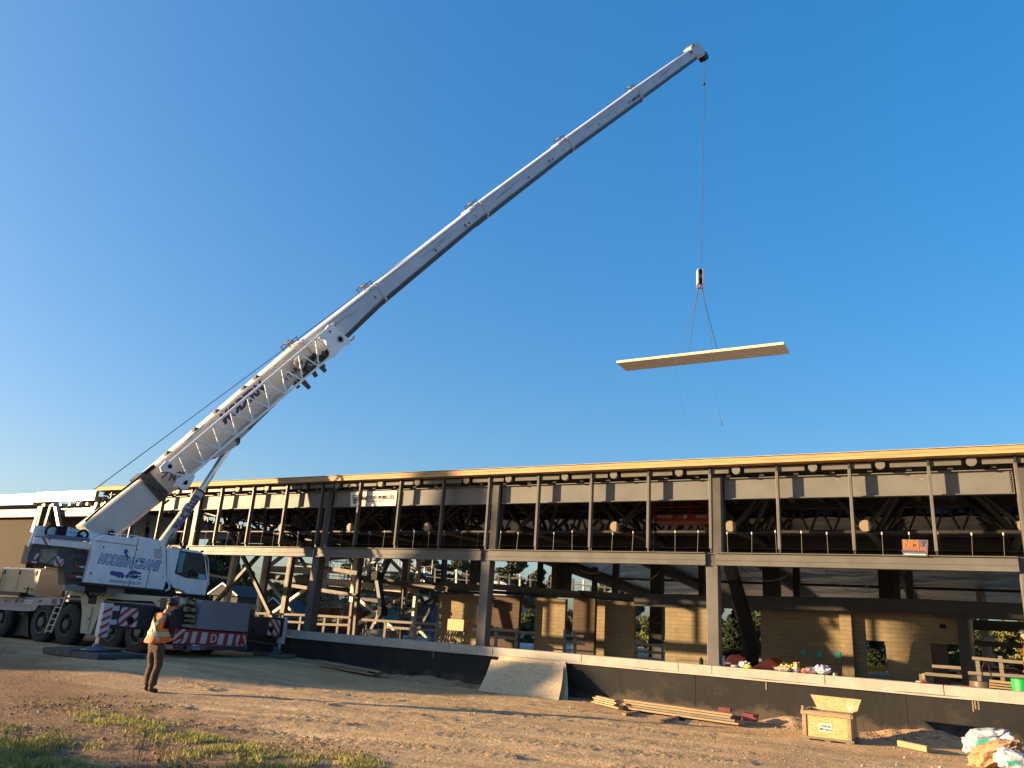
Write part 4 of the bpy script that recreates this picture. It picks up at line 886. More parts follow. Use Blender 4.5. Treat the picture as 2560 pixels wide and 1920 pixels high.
# --- superstructure
ho = 1.25
def prismS(pts, off, th, name, mat, parent=None, **k): return MB().prism([PS(u, v, off) for u, v in pts], NR*-th).build(name, mat, parent or crane, **k)
house = prismS(((237, 1350), (262, 1337), (344, 1346), (352, 1341), (414, 1353), (417, 1446), (409, 1475), (211, 1456)), ho, .55, 'engine_cover', white, bevel=.02)
for a, b in (((237, 1351.5), (344, 1365)), ((347, 1343), (321, 1466)), ((376, 1420), (364, 1470))):
    e = .003; MB().bar(PS(*a, ho+e), PS(*b, ho+e), .014, .012, up=NR).build('panel_gap', darkm, house)
prismS(((213, 1457), (408, 1476), (407, 1480), (213, 1462)), ho+.01, .3, 'skirt', darkm)
m = MB(); m.tube((CRX, CRY, 1.57), (CRX, CRY, 1.85), 1.0, n=36); m.build('slewing_ring', darkm, crane)
m = MB(); m.prism([PS(u, v, 1.0) for u, v in ((215, 1455), (400, 1474), (440, 1478), (440, 1492), (300, 1485), (205, 1475))], NR*-2.0); m.build('turntable', darkm, crane)
for (u0, v0, u1, v1) in ((163, 1462, 213, 1476), (268, 1468, 312, 1484)):
    prismS(((u0, v0), (u1, v0+3), (u1-1, v1+2), (u0-1, v1)), 1.1, .3, 'service_box', M('dusty_grey_box', (.22, .2, .19), .7) if u0 == 163 else bpy.data.materials['dusty_grey_box'])
# lettering on the cover
xs_, ys_ = PS(400, 1416, ho)-PS(245, 1397, ho), Vector((0, 0, 1))
xd_ = (PS(398, 1418, ho)-PS(245, 1398, ho)); wl = xd_.length
sk = (PS(247, 1390, ho)-PS(242, 1410, ho))
def fit(body, o, x_, size, width, mat, lift, bold, shear=.25):
    t = text('lettering', body, o+NR*lift, x_, (0, 0, 1), size, mat, house, bold=bold, shear=shear, extrude=.002)
    ws = [v.co.dot(x_.normalized()) for v in t.data.vertices]; w0 = max(ws)-min(ws); c = (max(ws)+min(ws))/2; k = width/w0
    for v in t.data.vertices: v.co += x_.normalized()*((v.co.dot(x_.normalized())-c)*(k-1))
    return t
c1 = PS(322, 1406.5, ho)
fit('MODERN CRANE', c1, xd_, .37, wl*1.02, bluet, .003, .030); fit('MODERN CRANE', c1, xd_, .36, wl, M('pale_blue_paint', (.42, .50, .66), .5, var=.05), .007, .010)
fit('WWW.PUMPSANDCRANES.COM', PS(311, 1456, ho), PS(349, 1460, ho)-PS(272, 1453, ho), .115, (PS(349, 1460, ho)-PS(272, 1453, ho)).length, navyt, .003, .0)
fit('M-37', PS(310, 1463, ho), xd_, .05, .12, navyt, .003, 0)
m = MB()   # small crane emblem
fe = lambda u, v: PS(u, v, ho+.004)
def poly(pts, th=.003): m.prism([fe(u, v) for u, v in pts], NR*-th)
poly(((275, 1428), (285, 1427), (290, 1429), (303, 1430), (310, 1434), (309, 1441), (290, 1441), (276, 1437)))
poly(((318, 1434), (327, 1427), (338, 1426), (346, 1430), (354, 1431), (353, 1436), (340, 1436), (320, 1437)))
poly(((313, 1437), (335, 1439), (353, 1440), (353, 1442.5), (335, 1443), (313, 1441)))
for u, v in ((297, 1440), (306, 1440.5), (318, 1441), (333, 1442), (341, 1442)): m.ring(fe(u, v), NR, ((0, .055), (.003, .055), (.003, 0)), 14)
m.bar(fe(323, 1428), fe(328, 1418), .015, .004, up=NR); m.bar(fe(314, 1394), fe(320, 1398), .04, .004, up=NR); m.bar(fe(312, 1380), fe(322, 1398), .06, .004, up=NR); m.ring(fe(315, 1378), NR, ((0, .06), (.003, .06), (.003, 0)), 10)
m.build('emblem', M('emblem_blue', (.05, .07, .25), .5), house)
m = MB(); r_ = [PS(u, v, ho-.2) for u, v in ((275, 1333), (344, 1340), (347, 1345))]; m.path(r_, .012)
for u, v in ((302, 1335.5), (325, 1338)): a = PS(u, v, ho-.2); m.tube(a, a-Vector((0, 0, .14)), .01)
m.build('grab_rail', white, house)
# cab
cb = 1.22
cab = prismS(((417, 1371), (431, 1368), (495, 1377), (507, 1382), (514, 1390), (522, 1450), (514, 1489), (464, 1485), (462, 1480), (434, 1470), (417, 1446)), cb, .95, 'cab', white, bevel=.03)
wn = [(450, 1376.5), (503.5, 1384), (511, 1392), (516.5, 1450), (463, 1444.5), (437, 1433)]
prismS(wn, cb+.008, .02, 'window_seal', blackm, cab)
cw = [sum(p[0] for p in wn)/6, sum(p[1] for p in wn)/6]
wi = [(cw[0]+(u-cw[0])*.95, cw[1]+(v-cw[1])*.95) for u, v in wn]
gl = prismS(wi, cb+.014, .012, 'window', glassd, cab)
prismS(((452, 1381), (465, 1383), (461, 1400), (459, 1407), (456, 1420), (455, 1431), (448, 1431), (442, 1430), (446, 1405)), cb+.018, .003, 'painted_sky_reflection', cyan, cab)  # reflection of the sky in the window, painted on as a cyan patch
prismS(((497, 1434), (513, 1437), (514, 1449), (495, 1446)), cb+.018, .003, 'paper_sheet', papb, cab)
prismS(((470, 1428), (480, 1423), (490, 1428), (494, 1440), (470, 1441)), cb+.017, .002, 'seat_shape', blackm, cab)
m = MB(); m.ring(PS(487, 1437, cb+.02), NR, ((0, .10), (.008, .10), (.008, .12), (0, .12)), 20); m.build('steering_wheel', rimm, cab)
m = MB(); m.path([PS(u, v, cb+.1) for u, v in ((510, 1385), (519, 1393), (521, 1405), (522, 1460), (517, 1467))], .014); m.build('cab_handrail', white, cab)
m = MB(); m.path([PS(u, v, cb) for u, v in ((429, 1368), (440, 1368), (455, 1375))], .012); m.bar(PS(463, 1358, cb-.1), PS(460, 1374, cb-.1), .07, .07); m.build('wiper_arm', blackm, cab)
prismS(((417, 1440), (437, 1470), (437, 1480), (418, 1478), (409, 1476)), 1.1, .4, 'cab_step', darkm)
m = MB(); m.path([PS(u, v, 1.22) for u, v in ((415, 1448), (424, 1462), (422, 1474), (413, 1477))], .03); m.build('air_pipe', white, crane)
prismS(((446, 1483), (512, 1490), (512, 1496), (446, 1490)), 1.0, .9, 'cab_mount', darkm)
# tail: counterweight frame and equipment
wb = prismS(((87, 1342), (224, 1355), (222, 1373), (84, 1359)), 1.0, .25, 'counterweight_beam', white, bevel=.01)
qb = quadmap([PS(u, v, 1.004) for u, v in ((104, 1343.8), (128, 1346), (125, 1363), (101, 1360.8))])
m = MB(); m.prism([qb(0, 0), qb(.3, 0), qb(.8, 1), qb(.55, 1)], NR*-.004); m.prism([qb(.72, 0), qb(1, 0), qb(.85, .5)], NR*-.004); m.build('red_chevron', hzr, wb)
prismS(((117, 1335), (225, 1345), (224, 1354), (117, 1344)), 1.05, .1, 'blue_ledge', M('dull_blue_paint', (.09, .14, .24), .5), crane)
pf = prismS(((92, 1315), (150, 1314), (172, 1318), (242, 1333), (262, 1345), (225, 1352), (88, 1340)), .55, .15, 'winch_frame', white, bevel=.01)
prismS(((98, 1314), (90, 1314), (70, 1366), (80, 1366)), .8, .12, 'inclined_leg', white)
prismS(((150, 1316), (170, 1315), (164, 1340), (143, 1337)), .85, .3, 'radiator', blackm)
for u, v, r in ((207, 1337, .14), (131, 1330, .19), (197, 1347, .11)):
    m = MB(); m.ring(PS(u, v, .75), NR, ((0, r), (.03, r+.015), (.06, r), (.06, r-.05), (.0, r-.05)), 22); m.build('cable_reel', blackm, pf)
m = MB(); m.tube(PS(160, 1330, .35), PS(160, 1330, -.55), .13, n=24); m.build('winch_drum', darkm, crane)
bc = PS(119, 1311, .6); m = MB(); m.ring(bc-Vector((0, 0, .06)), (0, 0, 1), ((0, .055), (.07, .06), (.12, .045), (.14, 0)), 14); m.build('beacon', orange, crane)
m = MB(); c = PS(189, 1330, .72)
for i in range(6): cc = c+A*(-.12+.08*(i % 3))+Vector((0, 0, .08-.1*(i//3))); m.ring(cc, NR, ((0, .018), (.02, .018), (.02, 0)), 8)
m.build('fittings', darkm, pf)
cwt = prismS(((78, 1361), (222, 1374), (224, 1400), (213, 1462), (163, 1462), (160, 1415), (66, 1408)), .95, .75, 'counterweight', M('counterweight_grime', (.07, .06, .058), .7, var=.4, scale=3))
prismS(((101, 1373), (144, 1372), (141, 1392), (134, 1412), (98, 1405)), .96, .02, 'weight_plate', M('scuffed_yellow_lit_plate', (.28, .24, .17), .5, col2=(.12, .13, .11), scale=5, mix=(.45, .55)), cwt)  # scuffed rusty plate; the yellow light on it is put into the colour
qh = quadmap([PS(u, v, .975) for u, v in ((137, 1391), (151, 1391), (148, 1416), (133, 1415))])
hazard('hazard_plate', qh, NR*.004, diag(2, .5, False), cwt)
qh = quadmap([PS(u, v, .975) for u, v in ((151, 1397), (162, 1397), (156, 1416), (149, 1416))]); hazard('hazard_plate', qh, NR*.004, diag(2, .5), cwt)
qh = quadmap([PS(u, v, .975) for u, v in ((90, 1382), (98, 1384), (93, 1402), (84, 1398))]); hazard('hazard_plate', qh, NR*.004, diag(1, .8), cwt)
for (a, b) in (((67, 1403), (92, 1406)), ((188, 1415), (211, 1418)), ((176, 1440), (205, 1443))):
    c = ((a[0]+b[0])/2, (a[1]+b[1])/2); s_ = MB().bar(PS(*a, .98), PS(*c, .98), .05, .012, up=NR).build('reflector', hzr, cwt); MB().bar(PS(*c, .98), PS(*b, .98), .05, .012, up=NR).build('reflector', hzw, cwt)
prismS(((72, 1378), (100, 1380), (96, 1403), (67, 1401)), .97, .03, 'dark_teal_box', M('dark_teal_paint', (.03, .06, .06), .4), cwt)
m = MB()
for k in range(5): a = PS(190-k*3, 1380+k*17, .97); b = PS(214-k*3, 1383+k*17, .97); m.bar(a, b, .06, .03, up=NR)
m.build('tail_step', darkm, cwt)
# --- boom. side-face edges measured as (top, bottom) at both ends, half width, height taken from the rays
boom = MB()
bw_ = .42
secs = [((211, 1316), (289, 1336), (366, 1194), (417, 1236), .44), ((375, 1183), (428, 1226), (759, 853), (806, 898), .46), ((770, 846), (806, 898), (941, 713), (968, 738), .40),
        ((947, 708), (979, 731.5), (1203, 508), (1227, 523.6), .37), ((1211, 499), (1235, 522), (1419, 346), (1436, 365), .34), ((1424, 340), (1447, 357), (1593, 218), (1606, 243), .31), ((1600, 213), (1618, 231), (1734, 120), (1751, 134), .28)]
sid = []
for k, (t0, b0_, t1, b1_, hw) in enumerate(secs):
    T0, B0, T1, B1 = (PS(*p, hw) for p in (t0, b0_, t1, b1_)); d = (T1-T0).normalized()
    # square the ends: project bottoms across the axis
    nrm = NR.cross(d)
    if nrm.z < 0: nrm = -nrm
    h0 = abs((T0-B0).dot(nrm)); h1 = abs((T1-B1).dot(nrm))
    if k == 1: h1 = h0*.98
    T0e = T0-d*(1.2 if k > 1 else 0)
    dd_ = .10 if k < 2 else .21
    prof = lambda T, h: [T, T-NR*.0-nrm*h, T-NR*.14-nrm*(h+dd_), T-NR*(2*hw-.14)-nrm*(h+dd_), T-NR*2*hw-nrm*h, T-NR*2*hw, T-NR*(2*hw-.07)+nrm*.06, T-NR*.07+nrm*.06]
    m = MB(); pa, pb = prof(T0e, h0), prof(T1, h1); n = 8
    m.add(pa+pb, [tuple(range(n)), tuple(range(2*n-1, n-1, -1))]+[(i, (i+1) % n, n+(i+1) % n, n+i) for i in range(n)])
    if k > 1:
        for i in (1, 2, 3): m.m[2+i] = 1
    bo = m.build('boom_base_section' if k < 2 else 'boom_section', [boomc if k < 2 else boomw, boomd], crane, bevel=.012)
    sid.append((T0, d, nrm, h0, h1, hw, (T1-T0).length, bo, T1))
# collars, rollers, pin holes
for k in range(1, 6):
    T0, d, nrm, h0, h1, hw, Ls, bo, T1 = sid[k]
    m = MB(); e = .035
    for o, (ww, hh) in enumerate(((.05, 0), )):
        c = T1-NR*hw-nrm*h1/2
        m.obox(c+nrm*(h1/2+.05), d*.05, NR*(hw+e), nrm*.03); m.obox(c-nrm*(h1/2+.20), d*.05, NR*(hw+e-.1), nrm*.04); m.obox(c+NR*(hw+e*.5)-nrm*.04, d*.045, NR*.03, nrm*(h1/2+.10)); m.obox(c-NR*(hw+e*.5)-nrm*.04, d*.045, NR*.03, nrm*(h1/2+.10))
    m.tube(c+NR*(hw+.05)-nrm*(h1/2-.0), c+NR*(hw+.05)-nrm*(h1/2+.10), .04, n=8)
    co = m.build('boom_collar', boomw, bo)
    m = MB(); g = c+nrm*(h1/2+.05)-d*.25
    for s in (-.5, .5):
        m.bar(g+NR*hw*s*1.2-d*.22, g+NR*hw*s*1.2-d*.22+nrm*.22, .025, .025); m.bar(g+NR*hw*s*1.2+d*.22, g+NR*hw*s*1.2+d*.22+nrm*.22, .025, .025)
        m.bar(g+NR*hw*s*1.2-d*.26+nrm*.22, g+NR*hw*s*1.2+d*.26+nrm*.22, .025, .025); m.bar(g+NR*hw*s*1.2-d*.26+nrm*.12, g+NR*hw*s*1.2+d*.26+nrm*.12, .02, .02)
    m.tube(g-NR*hw*.6+nrm*.2, g+NR*hw*.6+nrm*.2, .04, n=8); m.build('rope_guide', steelb, bo)
for k, L_ in ((2, ((.12, 2.35, 1), (.10, 2.1, 0))), ):
    pass
holes = {2: ((.14, 1), (.26, 0)), 3: ((.47, 0), (.78, 1), (.82, 0)), 4: ((.45, 0), (.71, 1), (.75, 0)), 5: ((.35, 0), (.80, 1), (.83, 0))}
for k, hs in holes.items():
    T0, d, nrm, h0, h1, hw, Ls, bo, T1 = sid[k]; m = MB()
    for s, big in hs:
        h = h0+(h1-h0)*s; c = T0+d*Ls*s-nrm*h*.70+NR*.003
        if big: m.obox(c+nrm*.045, d*.07, NR*.004, nrm*.03); m.obox(c-nrm*.045, d*.06, NR*.004, nrm*.025)
        else: m.obox(c, d*.04, NR*.004, nrm*.055)
    m.build('pin_hole', blackm, bo)
    m = MB(); c = T0+d*Ls*.90-nrm*(h1*.62)+NR*.003; m.obox(c, d*.035, NR*.003, nrm*.06); m.build('pin_cover', greyp, bo)
# big lettering on base section and small on the upper ones
T0, d, nrm, h0, h1, hw, Ls, bo, T1 = sid[1]
a = PS(540, 1040, hw); s0 = (a-T0).dot(d); b = PS(652, 955, hw); s1 = (b-T0).dot(d)
t = text('lettering', 'MODERN', T0+d*((s0+s1)/2)-nrm*.24+NR*.004, d, nrm, .46, navyt, bo, bold=.03, shear=.2)
ws = [v.co.dot(d) for v in t.data.vertices]; k_ = (s1-s0)/(max(ws)-min(ws)); c_ = (max(ws)+min(ws))/2
for v in t.data.vertices: v.co += d*((v.co.dot(d)-c_)*(k_-1))
a = PS(718, 915, hw); text('lettering', 'H TARES', T0+d*((a-T0).dot(d))-nrm*.62+NR*.004, d, nrm, .26, navyt, bo, bold=.004)
for k, (u, v) in ((5, (1590, 238)), (6, (1736, 128))):
    T0, d, nrm, h0, h1, hw, Ls, bo, T1 = sid[k]; a = PS(u, v, hw); text('lettering', 'MODERN CRANE', T0+d*((a-T0).dot(d)-.15)-nrm*(h1*(.72 if k == 5 else .3))+NR*.004, d, nrm, .26, navyt, bo, bold=.01, xs=.55)
# boom foot collar zone: bracket lump where jib hinges, hose along the top of foot section
T0, d, nrm, h0, h1, hw, Ls, bo, T1 = sid[0]
m = MB(); c = T1-nrm*h1/2-NR*hw; m.obox(c+nrm*.04, d*.16, NR*(hw+.07), nrm*(h1/2+.10)); m.build('boom_collar', steelg, bo)
m = MB()
for s in range(7): m.obox(c+nrm*(h1/2-.12-s*.14)+NR*(hw+.10)+d*random.uniform(-.1, .1), d*random.uniform(.04, .1), NR*.03, nrm*.03)
m.build('collar_fittings', steelg, bo)
m = MB(); m.path([T0+d*.1+nrm*.1+NR*.05, T0+d*1.0+nrm*.16+NR*.02, T0+d*1.9+nrm*.14, T0+d*2.4+nrm*.16], .03); m.obox(T0+d*2.4+nrm*.14, d*.2, NR*.08, nrm*.05); m.build('hose', blackm, bo)
m = MB(); m.tube(PS(279, 1333, .62), PS(279, 1333, -.62), .09, n=14); m.build('boom_pivot_pin', blackm, crane)
T0, d, nrm, h0, h1, hw, Ls, bo, T1 = sid[1]
# deepened belly of base section where the ram pushes
m = MB(); bel = [PS(u, v, hw-.06) for u, v in ((540, 1146), (587, 1118), (600, 1100), (690, 1012), (733, 960), (760, 915), (700, 900), (500, 1100))]; m.prism(bel, NR*-(2*hw-.12)); m.build('boom_underside_fairing', boomc, bo)
m = MB(); m.prism([PS(u, v, hw-.02) for u, v in ((614, 1075), (640, 1045), (655, 1032), (668, 1020), (672, 1030), (648, 1048), (625, 1072))], NR*-.3); m.build('ram_bracket', darkm, bo)
# head
T0, d, nrm, h0, h1, hw, Ls, bo, T1 = sid[6]
c = T1-NR*hw-nrm*h1/2
hd = MB().prism([PS(u, v, hw+.02) for u, v in ((1727, 117), (1733, 110), (1747, 106), (1756, 116), (1764, 134), (1757, 141), (1751, 138), (1733, 133))], NR*-(2*hw+.04)).build('boom_head', boomw, crane, bevel=.015)
m = MB()
hc_ = PS(1757, 143, 0)
for k in range(4): m.tube(hc_+NR*(.27-k*.14), hc_+NR*(.20-k*.14), .30, n=20)
m.build('head_sheave', darkm, hd)
m = MB(); m.tube(c+d*.1+nrm*.45+NR*.3, c+d*.1+nrm*.45-NR*.3, .12, n=12); m.obox(c-d*.15+nrm*.42, d*.1, NR*.22, nrm*.08); m.obox(c+d*.3+nrm*.40, d*.05, NR*.24, nrm*.12); m.obox(c+d*.72-nrm*.2, d*.05, NR*.25, nrm*.1); m.build('rope_roller', steelb, hd)
# hoist rope along the boom and down to the hook
hook_top = PS(1751, 676, 0)
rp = MB(); ra = PS(245, 1217, .05); rb = PS(1736, 113, .05); dr = (rb-ra).normalized()
rp.tube(ra-dr*((ra-PS(150, 1290, 0)).length*.98), rb, .014, n=6)
tipx = PS(1761, 150, 0); rp.tube(tipx+NR*.05, hook_top+NR*.05, .018, n=6)
rp.build('hoist_rope', ropem, crane)
rp = MB(); q4 = PS(1760, 207, 0); rp.tube(PS(1756, 152, .15), q4, .008, n=5); rp.ring(q4-Vector((0, 0, .1)), (0, 0, 1), ((-.12, 0), (-.08, .08), (.08, .08), (.14, 0)), 10); rp.build('anti_two_block_weight', darkm, crane)
# luffing ram
ca, cb_ = PS(396, 1372, .05), PS(499, 1231, .05); cd = (cb_-ca).normalized()
ram = MB().tube(ca-cd*.6, cb_, .155, n=28).build('luffing_cylinder', boomc, crane)
MB().tube(cb_, cb_+cd*.06, .175, n=28).build('gland_ring', rimm, ram)
ce = PS(583, 1103, .05); MB().tube(cb_, ce, .105, n=24).build('piston_rod', chrome, ram)
m = MB(); m.tube(ce-NR*.35, ce+NR*.35, .10, n=16); m.tube(ce-NR*.14, ce+NR*.14, .19, n=18); m.build('ram_pin', darkm, ram)
m = MB(); m.path([PS(411, 1378, .25), PS(424, 1350, .25), PS(435, 1330, .25)], .025); m.path([PS(421, 1370, .22), PS(440, 1345, .24)], .02); m.build('oil_line', steelg, ram)
nn = NR.cross(cd); nn = nn if nn.z > 0 else -nn
tt = text('lettering', '905-878-5559', (PS(463, 1282, .05))+NR*.16, cd, nn, .30, bluet, ram, bold=.008)
ws = [v.co.dot(cd) for v in tt.data.vertices]; want = (PS(490, 1240, .2)-PS(436, 1323, .2)).length; k_ = want/(max(ws)-min(ws)); c_ = (max(ws)+min(ws))/2
O_ = (PS(463, 1282, .05)-wloc(ram))
for v in tt.data.vertices:     # wrap the number round the cylinder
    v.co += cd*((v.co.dot(cd)-c_)*(k_-1)); h = (v.co-O_).dot(nn); r_ = .178+(v.co-O_).dot(NR)-.16; an = h/.158
    base = v.co-nn*h-NR*(v.co-O_).dot(NR); v.co = base+nn*math.sin(an)*r_+NR*math.cos(an)*r_
# --- stowed lattice jib along the near side of the boom
jo = .95
jib = MB(); ch0, ch1 = (404, 1173), (832, 810); cl0, cl1 = (450, 1211), (858, 864)
J = lambda uv, o=jo: PS(uv[0], uv[1], o)
lerp = lambda a, b, t: (a[0]+(b[0]-a[0])*t, a[1]+(b[1]-a[1])*t)
jl = thing_j = MB()
for a, b, o, r in ((ch0, ch1, jo, .042), (cl0, cl1, jo, .042), (lerp(ch0, ch1, .02), ch1, jo-.5, .035), (cl0, cl1, jo-.5, .035)): jl.tube(J(a, o), J(b, o), r, n=8)
n = 20
lb = MB()
for i in range(n):
    s0 = i/n; s1 = (i+1)/n
    a = lerp(ch0, ch1, s0) if i % 2 == 0 else lerp(cl0, cl1, s0); b = lerp(cl0, cl1, s1) if i % 2 == 0 else lerp(ch0, ch1, s1)
    lb.tube(J(a), J(b), .03, n=6)
    if i % 2: lb.tube(J(lerp(ch0, ch1, s0)), J(lerp(ch0, ch1, s0), jo-.5), .018, n=6)
    if i % 2: lb.tube(J(lerp(cl0, cl1, s0)), J(lerp(cl0, cl1, s0), jo-.5), .018, n=6)
jb = jl.build('lattice_jib', jibw, crane); lb.build('lacing', jibw, jb)
m = MB(); m.prism([J(p, jo+.03) for p in ((446, 1195), (480, 1181), (488, 1190), (478, 1212), (470, 1222), (456, 1224), (443, 1214), (433, 1217))], NR*-.06); m.build('jib_foot_plate', jibw, jb)
m = MB(); m.ring(J((463, 1206), jo+.031), NR, ((0, .08), (.006, .08), (.006, 0)), 14); m.ring(J((425, 1166), jo+.031), NR, ((0, .07), (.006, .07), (.006, 0)), 14); m.build('lug_hole', blackm, jb)
m = MB(); m.prism([J(p, jo+.03) for p in ((400, 1168), (415, 1152), (432, 1156), (436, 1170), (425, 1178), (404, 1180))], NR*-.06); m.build('jib_foot_plate', jibw, jb)
m = MB(); m.prism([J(p, jo+.04) for p in ((822, 812), (834, 812), (852, 832), (877, 850), (874, 862), (858, 868), (836, 893), (825, 898), (826, 880), (812, 848), (798, 845))], NR*-.10); hp_ = m.build('jib_head_plate', jibw, jb)
m = MB(); m.ring(J((851, 848), jo+.05), NR, ((0, .13), (.012, .15), (.02, .12), (.0, .10)), 20); m.build('opening_rim', boomw, hp_)
m = MB(); m.prism([J(p, jo+.043) for p in ((843, 842), (848, 838), (858, 842), (860, 848), (852, 858), (845, 852))], NR*-.004); m.build('opening', blackm, hp_)
m = MB(); m.ring(J((825, 829), jo+.045), NR, ((0, .05), (.004, .05), (.004, 0)), 12); m.build('blue_disc', bluet, hp_)
m = MB(); m.path([J(p, jo+.03) for p in ((876, 852), (885, 846), (884, 840))], .03); m.path([J(p, jo+.03) for p in ((834, 808), (842, 805), (846, 806))], .025); m.build('latch_hook', steell, hp_)
m = MB()   # brackets, reels and cables between jib and boom near the head
for k in range(14):
    u, v = lerp((745, 925), (835, 865), k/13); u += random.uniform(-9, 9); v += random.uniform(-9, 9); cc = J((u, v), jo-.25+random.uniform(-.15, .1)); MB().obox(cc, A*random.uniform(.05, .12), NR*.06, Vector((0, 0, random.uniform(.05, .13)))).build('jib_fitting', darkm if k % 3 else steelg, jb)
m = MB(); m.ring(J((747, 908), jo-.2), NR, ((0, .2), (.05, .23), (.1, .2), (.1, .12), (0, .12)), 20); m.build('guy_reel', steell, jb)
m = MB()
for k, (u, v) in enumerate(((716, 948), (733, 955), (747, 943), (760, 957), (787, 930), (800, 915), (806, 907))):
    a = J((u-12, v-14), .3); b = J((u+(14 if k % 2 else 4), v+(14 if k % 2 else 12)), .3); m.bar(a, b, .14, .18, w2=.10, h2=.12)
m.build('boom_rest_lugs', steelg, jb)
m = MB()
for s in (.1, .28, .42, .60, .68): 
    p = lerp((378, 1180), (760, 850), s); cc = PS(p[0], p[1], .2); m.obox(cc+Vector((0, 0, .1)), A*.06, NR*.12, Vector((0, 0, .14)))
m.build('jib_bracket', steelg, jb)
m = MB()
for k in range(9): a = J(lerp((415, 1180), (470, 1190), random.random()), jo-.3); m.tube(a, a+Vector((random.uniform(-.2, .2), random.uniform(-.2, .2), random.uniform(-.4, .1))), .025, n=6)
m.build('hinge_fittings', steelg, jb)
# ------------------------------------------------------------------ hook block, slings, panel, tag lines
HB = PS(1750, 700, 0)
hb = thing('hook_block', HB, 'white and black hook block hanging on the hoist rope above the slings', 'hook block')
ax = (RC @ Vector((1, 0, 0))); ax.z = 0; ax.normalize(); ay_ = Vector((-ax.y, ax.x, 0)); s_ = (HB-O0).length/FPX
def L(px, py, dd=0): return HB+ax*((px-1750)*s_)+Vector((0, 0, -(py-700)*s_/.97))+ay_*dd
m = MB(); m.obox(L(1744.5, 693), ax*.035, ay_*.22, Vector((0, 0, .50))); m.obox(L(1755.5, 693), ax*.035, ay_*.22, Vector((0, 0, .50))); m.build('cheek_plate', M('dirty_white_plate', (.45, .42, .38), .5), hb)
m = MB(); m.obox(L(1750, 680), ax*.12, ay_*.18, Vector((0, 0, .13))); m.obox(L(1750, 704), ax*.15, ay_*.16, Vector((0, 0, .10))); m.build('sheave_housing', blackm, hb)
MB().tube(L(1750, 692)-ax*.11, L(1750, 692)+ax*.11, .21, n=20).build('sheave', greyp, hb)
m = MB(); m.tube(L(1750, 708), L(1750, 716), .05, n=10)
for sg in (1, -1):
    pts = [L(1750+sg*(3.4-3.4*math.cos(t))-sg*0, 716+5.5*math.sin(t)) for t in np.linspace(0, 3.0, 9)]; m.path(pts, .042, 8)
m.build('ram_horn_hook', M('red_oxide_paint', (.35, .06, .04), .5), hb)
pz = 18.4
c4 = [PZ(u, v, pz) for u, v in ((1533, 908), (1955, 862), (1978, 884), (1573, 927))]
x0_ = (c4[0].x+c4[3].x)/2; x1_ = (c4[1].x+c4[2].x)/2; y0_ = (c4[0].y+c4[1].y)/2; y1_ = (c4[2].y+c4[3].y)/2
th_ = .155
pan = thing('timber_slab', (x0_, y0_, pz), 'long pale solid timber panel hanging level from four sling legs', 'timber panel')
pm = M('panel_underside_timber', (.72, .55, .36), .7, var=.06, scale=.8, stretch=(.5, 6, 6))
m = MB(); m.box((x0_, y0_, pz), (x1_, y1_, pz+.055)); m.box((x0_+.003, y0_+.006, pz+.06), (x1_-.003, y1_-.004, pz+.11)); m.box((x0_, y0_, pz+.115), (x1_, y1_, pz+th_)); m.build('panel_layers', pm, pan)
MB().box((x0_+.01, y0_+.012, pz+.03), (x1_-.01, y1_-.012, pz+.15)).build('panel_core', pm, pan)
hk = L(1750, 720)
pts = [PZ(1693, 882, pz+th_), PZ(1719, 879, pz+th_), PZ(1779, 873, pz+th_), PZ(1797, 871, pz+th_)]
pts = [Vector((PY(u, v, y).x, y, pz+th_)) for u, v, y in ((1694, 884, y0_+.2), (1719, 879, y1_-.25), (1780, 875, y0_+.2), (1797, 871, y1_-.25))]
for k, lab in enumerate(('left two legged wire sling from hook to timber panel', 'right two legged wire sling from hook to timber panel')):
    sg = -1 if k == 0 else 1; jt_ = L(1750+sg*8.5, 745); t = thing('wire_sling', hk, lab, 'sling', 'slings under the hook')
    m = MB(); a = L(1750+sg*5, 721)
    for i in range(6):
        p = a+(jt_-a)*(i/6); q_ = a+(jt_-a)*((i+.9)/6); m.tube(p, q_, .045, .03, 6)
    m.build('chain', darkm, t)
    m = MB()
    for p in pts[2*k:2*k+2]: m.tube(jt_, p+Vector((0, 0, .08)), .016, n=6)
    m.build('wire_leg', ropem, t)
    m = MB()
    for p in pts[2*k:2*k+2]: m.ring(p, (0, 0, 1), ((0, .07), (.05, .06), (.1, .02)), 8)
    m.build('lifting_eye', darkm, t)
tag_m = M('thin_blue_line', (.04, .09, .16), .8)
for lab, P_, end in (('left thin tag line trailing below the timber panel', ((1688, 885), (1688, 915), (1695, 960), (1704, 1010), (1712, 1045), (1720, 1070)), 0), ('right thin tag line with a knotted end below the timber panel', ((1776, 877), (1778, 910), (1786, 960), (1795, 1005), (1800, 1040), (1804, 1056)), 1)):
    m = MB(); pp = [PY(u, v, y0_-.02) for u, v in P_]; m.path(pp, .008, 5)
    if end: m.ring(pp[-1], (0, 0, 1), ((-.25, 0), (-.12, .05), (-.02, .015), (.03, .05), (.1, 0)), 6)
    m.build('tag_line', tag_m, label=lab, cat='rope')
